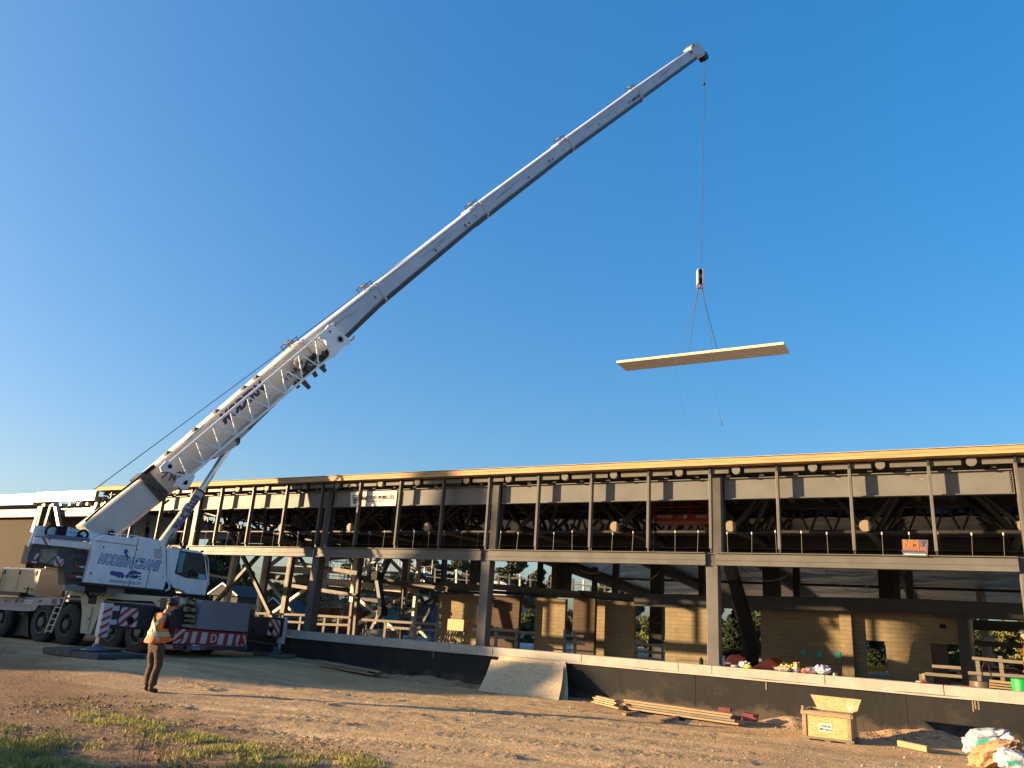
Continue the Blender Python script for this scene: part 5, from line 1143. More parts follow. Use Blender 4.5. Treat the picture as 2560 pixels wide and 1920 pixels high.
# ------------------------------------------------------------------ loads at the back of the crane
q = [PX(u, v, REAR+.02) for u, v in ((505, 1499.5), (626.5, 1509.6), (619, 1580), (489, 1572))]
m = MB(); m.prism(q, (-.25, 0, 0)); gb = m.build('concrete_block', M('grey_concrete_block', (.20, .20, .22), .85, var=.12, scale=2, bump=.3, bscale=30), label='large flat grey block standing on the rear of the crane above the striped panel', cat='block')
for k, (u, v, du, dv, lab) in enumerate(((484, 1507, 15, 8, 'topmost tan timber offcut stacked left of the grey block'), (486, 1525, 10, 8, 'second tan timber offcut from the top left of the grey block'), (481, 1541, 14, 7, 'protruding tan timber offcut low left of the grey block'), (482, 1553, 9, 6, 'dark timber offcut under the protruding one'), (478, 1566, 8, 7, 'lowest tan timber offcut standing on the striped panel'), (633, 1518, 6, 12, 'reddish timber offcut right of the grey block'))):
    p = PX(u, v, REAR+.05); m = MB(); m.obox(p-Vector((.12, 0, 0)), (.14, .03*(k-2), .0), Vector((.0, du*.0055, -du*.001)), (0, 0, dv*.0055)); m.build('timber_offcut', woodl if k != 3 else woodg, label=lab, cat='timber', group='timber offcuts beside the grey block')
# outrigger mats
matm = M('black_mat', (.04, .042, .048), .75, var=.35, scale=3, bump=.2)
def mat_pad(cx_, cy_, lx, ly, z, h, ang, label, mt=matm):
    m = MB(); ca, sa = math.cos(ang), math.sin(ang); ex = Vector((ca, sa, 0)); ey = Vector((-sa, ca, 0))
    m.obox((cx_, cy_, z+h/2), ex*lx/2, ey*ly/2, (0, 0, h/2)); o = m.build('outrigger_mat', mt, label=label, cat='outrigger mat', group='outrigger mats', bevel=.02)
    return o
g0 = .20
mat_pad(NJ[0]-.60, NJ[1]+.05, 1.15, 1.4, g0, .17, .02, 'black outrigger mat left half under the near jack'); mat_pad(NJ[0]+.60, NJ[1]-.02, 1.1, 1.3, g0-.02, .165, .0, 'black outrigger mat right half under the near jack')
for dx in (-.55, .5): 
    m = MB(); m.box((NJ[0]+dx-.02, NJ[1]-.655, g0+.03), (NJ[0]+dx+.03, NJ[1]-.648, g0+.13)); m.build('red_paint_mark', redm, label='red paint mark on the %s black mat edge' % ('left' if dx < 0 else 'right'), cat='paint mark')
mat_pad(NJ[0]-.2, NJ[1]+.5, .8, .4, g0+.175, .05, .3, 'brown timber packer on top of the near black mats', woodg)
FJ = (FX-.14, jy2-.10)
mat_pad(FJ[0]-.2, FJ[1]-.12, 1.9, .62, .12, .12, 0, 'dark lower timber mat under the far jack', matm); mat_pad(FJ[0]+.1, FJ[1]-.10, 1.3, .55, .245, .10, 0, 'brown upper timber mat under the far jack', woodg)

# ------------------------------------------------------------------ small fittings on the crane
for (u0, v0, u1, v1, mt_) in ((247, 1447, 253, 1450, yellow), (398, 1366, 404, 1372, yellow), (225, 1430, 229, 1436, redm), (405, 1440, 410, 1446, whitem), (340, 1372, 345, 1376, yellow)):
    prismS(((u0, v0), (u1, v0+.5), (u1, v1+.5), (u0, v1)), ho+.004, .003, 'warning_label', mt_, house)
for u, v in ((340, 1400), (336, 1440), (354, 1402), (349, 1445), (258, 1365)): prismS(((u, v), (u+3, v+.3), (u+2.6, v+5.3), (u-.4, v+5)), ho+.012, .012, 'door_latch', darkm, house)
for k in range(6): prismS(((385+k*.1, 1372+k*4), (405, 1375+k*4), (405, 1376.6+k*4), (385, 1373.6+k*4)), ho+.004, .003, 'vent_slot', greyp, house)
m = MB(); a = PS(519, 1392, cb+.1); m.path([a, a+NR*.25+A*.12], .012); m.obox(a+NR*.28+A*.14-Vector((0, 0, .12)), A*.03, NR*.09, Vector((0, 0, .17))); m.build('side_mirror', blackm, cab)
m = MB(); m.tube(PS(505, 1381, cb-.2), PS(505, 1376, cb-.2), .05, n=10); m.tube(PS(470, 1374, cb-.5), PS(470, 1369, cb-.5), .04, n=8); m.build('work_lamp', blackm, cab)
for k in range(4):
    a = PS(214-k*4, 1455, .9); b = PS(232+k*9, 1474+k*1.5, 1.0); m = MB(); mid_ = (a+b)/2-Vector((0, 0, .16+.05*k)); m.path([a, (a+mid_)/2-Vector((0, 0, .05)), mid_, (b+mid_)/2-Vector((0, 0, .02)), b], .018, 6); m.build('hydraulic_hose', blackm, crane)
for k, (u, v) in enumerate(((262, 1482), (283, 1484), (330, 1486), (372, 1489))):
    p = PY(u, v, SY+.5); m = MB(); m.box((p.x-.16, SY+.35, p.z-.22), (p.x+.16, SY+.75, p.z)); m.build('battery_box' if k % 2 else 'air_tank', darkm if k % 2 else greyp, crane)
for k in range(2, 7):     # long weld beads and grease marks on the telescopic sections
    T0, d, nrm, h0, h1, hw, Ls, bo, T1 = sid[k]; m = MB(); m.bar(T0+d*.1-nrm*(h0-.03)+NR*.003, T1-d*.1-nrm*(h1-.03)+NR*.003, .012, .006, up=NR); m.bar(T0+d*.1-nrm*.03+NR*.003, T1-d*.1-nrm*.03+NR*.003, .012, .006, up=NR); m.build('weld_bead', greyp, bo)
    m = MB()
    for j in range(3):
        s_a = random.uniform(.05, .5)*Ls; m.prism([T0+d*s_a-nrm*(.18+.05*j)+NR*.002, T0+d*(s_a+random.uniform(.8, 2.2))-nrm*(.20+.05*j)+NR*.002, T0+d*(s_a+.3)-nrm*(.225+.05*j)+NR*.002], NR*-.001)
    m.build('grease_mark', M('grease_%s' % 'grey', (.20, .20, .20), .35) if k == 2 else bpy.data.materials['grease_grey'], bo)
# ================================================================== BOOM LIFTS
# red lift: base hood px 1815-1960 behind the wall, boom up-left to the basket
lift = thing('boom_lift', PY(1885, 1668, 24.5), 'red boom lift standing behind the wall with its raised dark boom and red basket', 'boom lift')
yl = 24.5
redo = M('orange_red_body', (.50, .07, .035), .38, var=.15, scale=1.5)
def hood(u0, u1, vt, vb, y0, y1, name):
    a = PY(u0, vb, y0); b = PY(u1, vt, y0); zt = b.z; m = MB(); n = 10; prof = []
    for i in range(n+1):
        t = i/n*math.pi/2; prof.append((a.x+(b.x-a.x)*.35*(1-math.sin(t)), 0, zt-(zt-a.z)*(1-math.sin(t))*0 - (zt-a.z)*(1-math.sin(t))*.8))
    pts = [(a.x, y0, FLOOR+.3)]+[(a.x+(b.x-a.x)*.45*(1-math.cos(i/n*math.pi/2)), y0, zt-.85*(zt-FLOOR-.3)*(1-math.sin(i/n*math.pi/2))) for i in range(n+1)]+[(b.x, y0, zt-.05), (b.x, y0, FLOOR+.3)]
    m.prism(pts, (0, y1-y0, 0)); return m.build(name, redo, lift, bevel=.06)
hood(1812, 1862, 1638, 1672, yl-.5, yl+.6, 'engine_hood')
a = PY(1882, 1640, yl-.6); b = PY(1956, 1652, yl-.6)
m = MB(); pts = [(a.x-.1, 0, FLOOR+.3), (a.x+.05, 0, a.z-.25), (a.x+.45, 0, a.z), (b.x-.3, 0, a.z-.05), (b.x, 0, a.z-.25), (b.x+.02, 0, FLOOR+.3)]; m.prism([(p[0], yl-.6, p[2]) for p in pts], (0, 1.2, 0)); m.build('tank_hood', redo, lift, bevel=.06)
m = MB(); m.box((PY(1820, 1660, yl).x, yl-.8, FLOOR+.05), (PY(1950, 1660, yl).x, yl+.9, FLOOR+.32)); m.build('base_chassis', darkm, lift)
for u in (1828, 1940):
    for dy in (-.45, .8): MB().tube((PY(u, 1660, yl).x, yl+dy, FLOOR+.26), (PY(u, 1660, yl).x, yl+dy+.3, FLOOR+.26), .26, n=20).build('wheel', tyrem, lift)
m = MB(); m.bar(PY(1873, 1668, yl), PY(1877, 1575, yl), .45, .34, up=(0, 1, 0)); m.bar(PY(1860, 1640, yl), PY(1868, 1565, yl), .08, .2, up=(0, 1, 0)); m.build('turret', blackm, lift)
bl0, bl1 = PY(1888, 1628, yl-.1), PY(1800, 1330, 22.6)
m = MB(); m.bar(bl0, bl0+(bl1-bl0)*.62, .32, .42, up=(0, 1, 0), w2=.30, h2=.36); m.build('main_boom', blackm, lift)
m = MB(); m.bar(bl0+(bl1-bl0)*.55, bl1, .30, .34, up=(0, 1, 0)); m.build('telescopic_boom', steeld, lift)
m = MB(); m.bar(PY(1862, 1590, yl-.3), PY(1836, 1500, 23.9), .14, .14); m.build('lift_cylinder', steeld, lift)
m = MB(); m.box((PY(1858, 1574, yl-.5).x, yl-.5, PY(1858, 1574, yl).z), (PY(1866, 1574, yl-.5).x+.08, yl-.3, PY(1858, 1562, yl).z)); m.build('lamp_box', whitem, lift)
yb_ = 21.3
m = MB(); m.bar(bl1, PY(1745, 1300, yb_+.6), .16, .2); m.build('jib_arm', steeld, lift)
A0, A1, A2, A3 = PY(1634, 1286, yb_), PY(1770, 1284, yb_), PY(1770, 1300, yb_), PY(1636, 1304, yb_)
zt = PY(1640, 1250, yb_).z
m = MB(); m.box((A0.x, yb_, A3.z+.07), (A1.x, yb_+.05, A0.z)); m.box((A0.x, yb_, A3.z), (A1.x, yb_+.85, A3.z+.07)); m.box((A0.x, yb_+.8, A3.z+.07), (A1.x, yb_+.85, A0.z)); m.build('basket_floor', M('dark_red_paint', (.20, .014, .02), .45, var=.15), lift)
m = MB()
for x in np.linspace(A0.x+.02, A1.x-.02, 4):
    for y in (yb_+.02, yb_+.82): m.tube((x, y, A3.z), (x, y, zt), .02, n=8)
for z in (zt, (zt+A0.z)/2): m.path([Vector((A0.x, yb_+.02, z)), Vector((A1.x, yb_+.02, z)), Vector((A1.x, yb_+.82, z)), Vector((A0.x, yb_+.82, z)), Vector((A0.x, yb_+.02, z))], .02)
m.build('basket_rail', bpy.data.materials['dark_red_paint'], lift)
for u0, u1, mt_, nm in ((1643, 1668, M('faded_label', (.30, .20, .16), .6), 'rating_label'), (1668, 1680, M('dull_yellow_label', (.36, .28, .05), .6), 'warning_label'), (1695, 1704, greyp, 'plate_label'), (1709, 1717, whitem, 'notice_label'), (1740, 1769, bpy.data.materials['faded_label'], 'rating_label')):
    a = PY(u0, 1287.5, yb_-.004); b = PY(u1, 1295.5, yb_-.004); MB().box((a.x, yb_-.006, b.z), (b.x, yb_-.001, a.z)).build(nm, mt_, lift)
# blue knuckle lift in the left bays
kl = thing('knuckle_boom_lift', PY(937, 1590, 23), 'dark blue knuckle boom lift with round grey counterweight behind the wall', 'boom lift')
a = PY(902, 1575, 23); b = PY(971, 1580, 23); cx_ = (a.x+b.x)/2; rr = (b.x-a.x)/2
m = MB(); m.ring((cx_, 23+rr*.5, FLOOR+.25), (0, 0, 1), ((0, rr*.9), (.05, rr), (PY(902, 1571, 23).z-FLOOR-.28, rr), (PY(902, 1571, 23).z-FLOOR-.25, rr*.97), (PY(902, 1571, 23).z-FLOOR-.25, 0)), 28); m.build('counterweight_drum', M('scuffed_grey_drum', (.17, .14, .13), .3, metal=.3, var=.4, scale=3), kl)
MB().box((cx_-rr*.8, 23, FLOOR), (cx_+rr*.8, 24.2, FLOOR+.28)).build('base_chassis', darkm, kl)
seg = [((930, 1578), (956, 1527), 9, 23.6), ((958, 1530), (945, 1446), 11, 23.8), ((950, 1442), (974, 1391), 11, 24.2), ((970, 1400), (983, 1348), 8, 24.4)]
bl_ = M('dark_blue_boom', (.02, .035, .09), .45, var=.2)
for (p0, p1, wp, y) in seg:
    a = PY(*p0, y); b = PY(*p1, y); w_ = wp*(a-O0).length/FPX; MB().bar(a, b, w_, .25, up=(0, 1, 0)).build('boom_arm', bl_, kl, bevel=.02)
c = PY(944, 1440, 23.8); MB().obox(c, (.13, 0, 0), (0, .2, 0), (0, 0, .15)).build('knuckle', blackm, kl); c = PY(956, 1528, 23.6); MB().obox(c, (.09, 0, 0), (0, .2, 0), (0, 0, .16)).build('knuckle', blackm, kl)
m = MB(); m.tube(PY(951, 1500, 23.6), PY(940, 1560, 23.5), .05, n=8); m.build('cylinder', steell, kl)
# blue glazed unit and dark wall behind braces
a = PY(1085, 1515, 31); b = PY(1093, 1580, 31)
bs = thing('blue_scaffold_frame', (a.x, 31, FLOOR), 'bright blue upright frame left of the tan block wall', 'frame')
m = MB()
for u in (1078, 1085, 1089, 1094): q0 = PY(u, 1512, 31); m.box((q0.x-.04, 31, FLOOR), (q0.x+.04, 31.1, q0.z))
m.bar(PY(1072, 1548, 31), PY(1086, 1535, 31), .06, .08); m.build('uprights', M('bright_blue_paint', (.05, .22, .50), .5), bs)
# ================================================================== ITEMS AT THE WALL (outside)
wz = lambda x: gz(x, 18.4)
def sheet(p, q, y0, y1, z0, z1, bend, label):
    # bowed board leaning from (y0,z0) at the foot to (y1,z1) at the wall
    m = MB(); n = 12; th = .012; vs = []; nx = 10
    for s in (0, 1):
        for i in range(n+1):
            t = i/n; y = y0+(y1-y0)*t; z = z0+(z1-z0)*t; b = math.sin(t*math.pi)*bend
            for j in range(nx+1):
                u = j/nx; xa = p[0]+(q[0]-p[0])*t; xb = p[1]+(q[1]-p[1])*t; tw = .03*math.sin(u*math.pi)
                vs.append((xa+(xb-xa)*u, y+b+s*th, z-b*.4+s*th*.4-tw*t*0))
    fs = []; W = nx+1; N = (n+1)*W
    for s in (0, 1):
        for i in range(n):
            for j in range(nx): a = s*N+i*W+j; fs.append((a, a+1, a+W+1, a+W))
    for i in range(n): fs += [(i*W, (i+1)*W, N+(i+1)*W, N+i*W), (i*W+nx, (i+1)*W+nx, N+(i+1)*W+nx, N+i*W+nx)]
    for j in range(nx): fs += [(j, j+1, N+j+1, N+j), (n*W+j, n*W+j+1, N+n*W+j+1, N+n*W+j)]
    m.add(vs, fs); return m.build('strand_board_sheet', osb, label=label, cat='board', group='strand board sheets leaning on the wall')
fl = PZ(1204, 1722, .02); fr = PZ(1374, 1750, .02); tl = PY(1227, 1640+10, 18.6); tr = PY(1408, 1665, 18.6)
sheet((fl.x+.16, fr.x+.06), (tl.x, tr.x), (fl.y+fr.y)/2-.05, 18.62, .0, (tl.z+tr.z)/2-.0, .045, 'front strand board sheet leaning bowed against the black wall')
fl2 = PZ(1222, 1722, .02); tr2 = PY(1411, 1664, 18.75); tl2 = PY(1246, 1638, 18.75)
sheet((fr.x-2.25, fr.x+.16), (tl2.x, tr2.x), (fl.y+fr.y)/2+.25, 18.8, .0, tl2.z-.02, .06, 'rear strand board sheet showing behind the front sheet on the wall')
# lumber piles
def plank(a, b, wd, ht, label, grp, mt=None, name='lumber_board', tilt=0):
    m = MB(); m.bar(a, b, wd, ht); return m.build(name, mt or woodl, label=label, cat='board', group=grp, bevel=.004)
def pile(ua, va, ub, vb, rows, grp, desc, wd=.14, ht=.045, gap=.0, y_off=0):
    A0 = PG(ua, va, .03); B0 = PG(ub, vb, .03); d = (B0-A0).normalized(); nrm = Vector((-d.y, d.x, 0)); z = 0; k = 0
    for r, cnt in enumerate(rows):
        for c in range(cnt):
            o = nrm*((c+.5)*(wd+.015)+random.uniform(-.01, .01)+r*.02); s = random.uniform(-.15, .15); e = random.uniform(-.25, .2)
            hgt = z+ht/2+r*(ht+.008); lay = ('bottom', 'second', 'third', 'fourth', 'top', 'sixth', 'seventh')[r]; pos = ('nearest the viewer', 'second from the viewer', 'third from the viewer', 'nearest the wall')[c]
            plank(A0+o+d*s+Vector((0, 0, hgt)), B0+o+d*e+Vector((0, 0, hgt)), wd, ht, '%s layer %s board %s' % (desc, lay, pos), grp, woodl if random.random() < .6 else woodg)
pile(1562, 1772, 1830, 1811, (3, 3, 2, 2), 'boards of the long lumber pile', 'long lumber pile by the black wall,', wd=.14, ht=.042)
pile(1482, 1757, 1533, 1770, (2, 2, 2, 1), 'boards of the short lumber pile', 'short lumber pile left of the long one,', wd=.13, ht=.034)
pile(792, 1663, 930, 1688, (3, 3, 2), 'boards of the grey lumber pile', 'grey lumber pile near the far outrigger,', wd=.14, ht=.035)
for k, (u0, v0, u1, v1, lab) in enumerate(((1560, 1785, 1600, 1777, 'left cross bearer sticking out under the long lumber pile'), (1655, 1800, 1695, 1790, 'right cross bearer sticking out under the long lumber pile'), (2248, 1866, 2322, 1881, 'lone pale plank lying on the sand right of the crate'))):
    a = PZ(u0, v0, 0); b = PZ(u1, v1, 0); a.z = gz(a.x, a.y)+.03; b.z = gz(b.x, b.y)+.03
    if k == 2: a.z += .04; b.z += .04
    plank(a, b, .09, .05 if k < 2 else .10, lab, None, woodl)
p = PZ(1846, 1802, .0); m = MB()
for i in range(5): c = Vector((p.x+random.uniform(-.28, .28), p.y+random.uniform(-.1, .1), .06+.07*(i//2))); m.obox(c, (random.uniform(.06, .14), .02, 0), (0, .08, 0), (0, 0, .04))
m.build('clamp_pile', M('dull_red_steel', (.20, .05, .045), .6, var=.3, scale=6), label='small heap of dull red form clamps at the right end of the lumber', cat='clamps')
p = PZ(1705, 1803, 0); MB().ring((p.x, p.y, .01), (0, 0, 1), ((0, .06), (.03, .07), (.06, .03), (.06, 0)), 9).build('dark_bag', blackm, label='small crumpled dark scrap under the long lumber pile', cat='scrap')
# crate on pallet
zc = gz(-2.4, 16.9)-.05
F0 = PY(2005, 1790, 16.55); F1 = PY(2126, 1790, 16.55)
cxa, cxb = F0.x, F1.x+.02; cya, cyb = 16.55, 17.45
crt = thing('wooden_crate', ((cxa+cxb)/2, (cya+cyb)/2, zc), 'open strand board crate with raised lid on a pallet by the black wall', 'crate')
zt = PY(2060, 1779, cya).z
zb_ = zc+.13
m = MB()
for x in (cxa+.02, (cxa+cxb)/2-.05, cxb-.12): m.box((x, cya, zc), (x+.1, cyb, zc+.09))
m.box((cxa-.02, cya-.02, zc+.09), (cxb+.02, cyb, zb_)); m.build('pallet', woodg, crt, bevel=.004)
m = MB(); m.box((cxa+.03, cya+.02, zb_), (cxb-.03, cya+.035, zt)); m.box((cxa+.03, cyb-.035, zb_), (cxb-.03, cyb-.02, zt)); m.box((cxa+.02, cya+.02, zb_), (cxa+.035, cyb-.02, zt)); m.box((cxb-.035, cya+.02, zb_), (cxb-.02, cyb-.02, zt)); m.build('crate_sides', osbc, crt)
m = MB(); m.box((cxa, cya, zb_), (cxa+.07, cya+.02, zt-.08)); m.box((cxb-.09, cya, zb_), (cxb-.02, cya+.02, zt-.08)); m.box((cxa-.02, cya-.02, zt-.08), (cxb, cya+.02, zt-.01)); m.box((cxb-.02, cya-.02, zt-.08), (cxb+.02, cyb, zt-.01)); m.box((cxa-.02, cya, zt-.08), (cxa+.02, cyb, zt+.0)); m.box((cxa-.01, cya-.01, zt-.01), (cxb, cya+.06, zt)); m.box((cxa+.0, cya-.04, zt+.0), (cxa+.04, cya+.04, zt+.07))
m.build('crate_battens', woodl, crt, bevel=.003)
LT = [PY(2026, 1736, cyb+.12), PY(2153, 1752, cyb+.12)]
m = MB(); m.prism([(LT[0].x, cyb+.12, LT[0].z), (LT[1].x, cyb+.12, LT[1].z+.02), (cxb-.0, cyb-.02, zt), (cxa+.14, cyb-.02, zt)], (0, .014, 0)); m.build('crate_lid', osbc, crt)
m = MB(); m.box((cxa+.1, cya+.06, zt-.05), (cxb-.1, cyb-.08, zt-.03)); m.build('packing_paper', M('packing_paper', (.30, .24, .20), .8, var=.3, scale=6, bump=.4), crt)
m = MB(); c = Vector((cxb-.10, cyb-.2, zt))
for a in (-.5, -.1, .35): m.bar(c, c+Vector((math.sin(a)*.13, 0, math.cos(a)*.13)), .012, .02)
m.build('packing_strap', whitem, crt)
lb_ = quadmap([PY(u, v, cya+.018) for u, v in ((2047, 1807), (2080, 1810), (2080, 1831), (2048, 1828))])
e = Vector((0, -.001, 0)); l_ = MB().prism([lb_(0, 0), lb_(1, 0), lb_(1, 1), lb_(0, 1)], (0, -.002, 0)).build('shipping_label', whitem, crt)
text('lettering', '5758 953', lb_(.55, .38)+Vector((0, -.004, 0)), (1, 0, -.05), (0, 0, 1), .055, blackm, l_, xs=.85); text('lettering', 'M1 3DR 01', lb_(.58, .76)+Vector((0, -.004, 0)), (1, 0, -.05), (0, 0, 1), .045, blackm, l_, xs=.85)
MB().prism([lb_(.06, .58)+e*4, lb_(.2, .58)+e*4, lb_(.2, .88)+e*4, lb_(.06, .88)+e*4], (0, -.001, 0)).build('label_mark', greyp, l_)
# plastic and paper sacks, bottom right, close to the viewer
def sack(u, v, wpx, hpx, mt, label, seed, z=0, sq=.5, tilt=0, logo=None):
    p = PZ(u, v, z); s = (p-O0).length/FPX; rw, rh = wpx*s/2, hpx*s/2
    bm = bmesh.new(); bmesh.ops.create_icosphere(bm, subdivisions=5, radius=1)
    for q in bm.verts:
        d = q.co.normalized(); k = .80+.30*noise.noise(d*1.5+Vector((seed, 0, 0)))+.20*(1-abs(noise.noise(d*2.6+Vector((0, seed, 0)))*2.4))+.04*(1-abs(noise.noise(d*7+Vector((0, 0, seed)))*2))
        sh = Vector((math.copysign(abs(d.x)**.6, d.x), math.copysign(abs(d.y)**.7, d.y), math.copysign(abs(d.z)**.7, d.z)))
        q.co = Vector((sh.x*rw*k, sh.y*rw*.55*k, sh.z*rh*k)); q.co.z += q.co.x*tilt
    me = bpy.data.meshes.new('sack'); bm.to_mesh(me); bm.free(); me.materials.append(mt)
    if logo:
        me.materials.append(logo)
        for f in me.polygons:
            c = f.center
            if -.5*rw < c.x+.45*c.z < .1*rw and c.y < 0 and -.15*rh < c.z-.3*c.x < .28*rh: f.material_index = 1
    for f in me.polygons: f.use_smooth = True
    o = link('building_sack', me, None, (p.x, p.y, p.z+rh*.9)); return props(o, label, 'sack', 'torn sacks at the lower right corner')
wpl = M('white_plastic_film', (.34, .36, .42), .35, var=.08, scale=3, bump=.6, bscale=14); gl_ = M('green_print', (.03, .33, .22), .5)
kraft = M('kraft_paper', (.36, .21, .10), .7, var=.15, scale=4, bump=.7, bscale=12)
sack(2470, 1880, 92, 44, wpl, 'upper white plastic sack with green print behind the brown paper', 1.3, .02, tilt=.25, logo=gl_)
sack(2488, 1915, 92, 44, kraft, 'crumpled brown paper sack between the two white sacks', 4.1, 0, tilt=.35)
sack(2545, 1930, 70, 40, wpl, 'lower white plastic sack at the right frame edge', 8.7, 0, tilt=-.15, logo=gl_)
# things standing on the wall top
def onwall(u, v, y=18.98): p = PY(u, v, y); p.z = 1.036; return p
p = onwall(1876, 1676); p.z = 1.036
def lump(name, p, r, h, mt, label, cat, seed, nz=.35, sub=3, grp=None):
    bm = bmesh.new(); bmesh.ops.create_icosphere(bm, subdivisions=sub, radius=1)
    for q in bm.verts:
        d = q.co.normalized(); k = 1+nz*noise.noise(d*2.3+Vector((seed, 1, 0)))+nz*.6*noise.noise(d*6+Vector((0, seed, 0))); q.co = Vector((d.x*r*k, d.y*r*.7*k, max(-.02, (d.z*.5+.5)*h*k)))
    me = bpy.data.meshes.new(name); bm.to_mesh(me); bm.free(); me.materials.append(mt); o = link(name, me, None, p); return props(o, label, cat, grp)
clb = M('clear_bag', (.45, .44, .46), .25, var=.2, scale=8, bump=.5, bscale=20)
lump('plastic_bag', onwall(1862, 1672), .13, .14, clb, 'pale plastic bag on the wall in front of the red hood', 'bag', 1)
lump('yellow_cloth', onwall(1870, 1675, 18.92), .09, .07, yellow, 'yellow cloth beside the pale bag on the wall', 'cloth', 2)
lump('white_cloth', onwall(1836, 1671), .08, .05, wpl, 'small white cloth left of the pale bag on the wall', 'cloth', 3)
lump('rope_heap', onwall(1958, 1684, 18.92), .19, .10, M('dirty_white_rope', (.42, .36, .32), .8, var=.4, scale=12, bump=.8), 'heap of dirty white rope under the yellow gloves on the wall', 'rope', 4)
lump('work_gloves', onwall(1966, 1682, 19.02), .15, .17, M('yellow_glove', (.55, .42, .04), .7, col2=(.03, .03, .03), mix=(.46, .5), scale=12), 'heap of yellow and black work gloves on the wall', 'gloves', 5)
lump('cloth_roll', onwall(2011, 1683), .08, .10, M('orange_cloth', (.45, .12, .05), .8), 'small orange cloth bundle right of the markers on the wall', 'cloth', 6)
lump('tarpaulin_bundle', onwall(2032, 1686), .16, .14, M('grey_violet_cloth', (.16, .13, .18), .8, var=.4, scale=9), 'dark violet cloth bundle on the wall right of the orange cloth', 'cloth', 7)
lump('plastic_bag', onwall(2056, 1690), .18, .19, M('blue_white_bag', (.25, .26, .42), .3, col2=(.62, .6, .62), mix=(.42, .55), scale=7, bump=.5), 'blue and white plastic bag on the wall, rightmost bundle', 'bag', 8)
lump('rag', onwall(2311, 1722), .09, .07, M('dull_red_rag', (.18, .05, .05), .8), 'dull red rag on the wall left of the pier', 'rag', 9)
lump('paper_scrap', onwall(2300, 1718), .07, .04, wpl, 'pale paper scrap on the wall left of the red rag', 'scrap', 10)
p = onwall(1990, 1684); t = thing('marker_cup', p, 'clear cup of orange capped spray markers on the wall', 'cup')
m = MB(); m.ring(p, (0, 0, 1), ((0, .075), (.11, .09), (.11, .085), (.005, .07)), 18); m.build('cup', clb, t)
for k in range(9): q_ = p+Vector((random.uniform(-.06, .06), random.uniform(-.06, .06), .01)); e_ = q_+Vector((random.uniform(-.02, .02), 0, .16)); o_ = MB().tube(q_, e_, .014, n=8).build('marker', yellow, t); MB().tube(e_, e_+Vector((0, 0, .045)), .016, n=8).build('marker_cap', orange, o_)
for k, (u, h, r, mt_, lab) in enumerate(((1809, .24, .03, wpl, 'slim white bottle on the wall beside the third column'), (1797, .15, .03, clb, 'small clear bottle left of the slim white bottle'), (1753, .16, .05, blackm, 'black tube end standing on the wall left of the third column'), (2085, .08, .03, steell, 'small metal can right of the blue and white bag'), (2092, .07, .03, darkm, 'small dark can right of the metal can'))):
    p = onwall(u, 1670); MB().ring(p, (0, 0, 1), ((0, r), (h*.7, r), (h*.85, r*.45), (h, r*.45), (h, 0)), 12).build('bottle' if k < 2 else 'can', mt_, label=lab, cat='bottle' if k < 2 else 'can')
# right edge stacks behind the wall
a = PY(2388, 1714, 21); b = PY(2442, 1730, 21); MB().box((a.x, 21, FLOOR), (b.x, 21.5, a.z)).build('brick_stack', M('orange_board_stack', (.45, .16, .06), .7, var=.2), label='orange red board stack behind the wall at the foot of the pier', cat='stack')
a = PY(2441, 1703, 22); b = PY(2472, 1720, 22); m = MB(); m.ring((((a.x+b.x)/2), 22, FLOOR), (0, 0, 1), ((0, .3), (.1, .31), (a.z-FLOOR, .26), (a.z-FLOOR, 0)), 18); m.build('rusty_drum', steelb, label='dull rusty drum right of the orange board stack', cat='drum')
for k in range(4):
    a = PY(2474, 1703+k*6.5, 21.5); b = PY(2548+k*2, 1711+k*6.5, 21.5); MB().bar(a, b, .3, .075).build('lumber_board', woodl, label='%s board of the stack behind the wall at the right edge' % ('top', 'second', 'third', 'lowest')[k], cat='board', group='boards behind the wall at the right edge')
m = MB(); p = PY(2556, 1730, 20.6); m.ring((p.x, 20.6, FLOOR), (0, 0, 1), ((0, .16), (.3, .17), (p.z-FLOOR+.25, .19), (p.z-FLOOR+.28, .1), (p.z-FLOOR+.28, 0)), 18); m.build('green_barrel', greenp, label='bright green barrel at the right frame edge behind the wall', cat='barrel')
m = MB(); q_ = PY(2457, 1712, 21.9); m.path([q_, q_+Vector((.02, 0, .35)), q_+Vector((.08, 0, .5)), q_+Vector((.16, 0, .45)), q_+Vector((.2, 0, .1))], .015, 6); m.build('bent_hose', blackm, label='dark bent hose standing out of the rusty drum', cat='hose')
m = MB(); q_ = PY(2312, 1716, 20.4); m.bar(PY(2308, 1683, 20.4), q_, .05, .07); m.build('timber_prop', woodl, label='single upright timber prop in front of the long tan wall', cat='prop')
# anchor lumps on floor by opening
for k, (u, v) in enumerate(((1580, 1648), (1592, 1648), (1632, 1650))):
    p = PY(u, v, 19.4); m = MB(); m.ring((p.x, 19.4, 1.0 if 0 else FLOOR), (0, 0, 1), ((0, .05), (.42, .045), (.5, .0)), 8); m.build('dark_bollard', blackm, label='%s small dark anchor tip behind the wall before the dark opening' % ('leftmost', 'middle', 'rightmost')[k], cat='anchor')
# yellow insulator pallet seen through the window opening
t = thing('yellow_rack', PY(2190, 1690, 36.5), 'rack of yellow tubes seen through the window opening of the tan wall', 'rack')
m = MB()
for r in range(2):
    for k in range(9):
        c = PY(2168+k*5.4, 1668+r*8+k*.3, 36.5); m.tube(c-Vector((0, 0, .06)), c+Vector((0, 0, .07)), .035, n=8)
m.build('tubes', yellow, t); a = PY(2166, 1672, 36.6); b = PY(2214, 1676, 36.6); MB().bar(a, b, .05, .03).build('shelf', darkm, t)
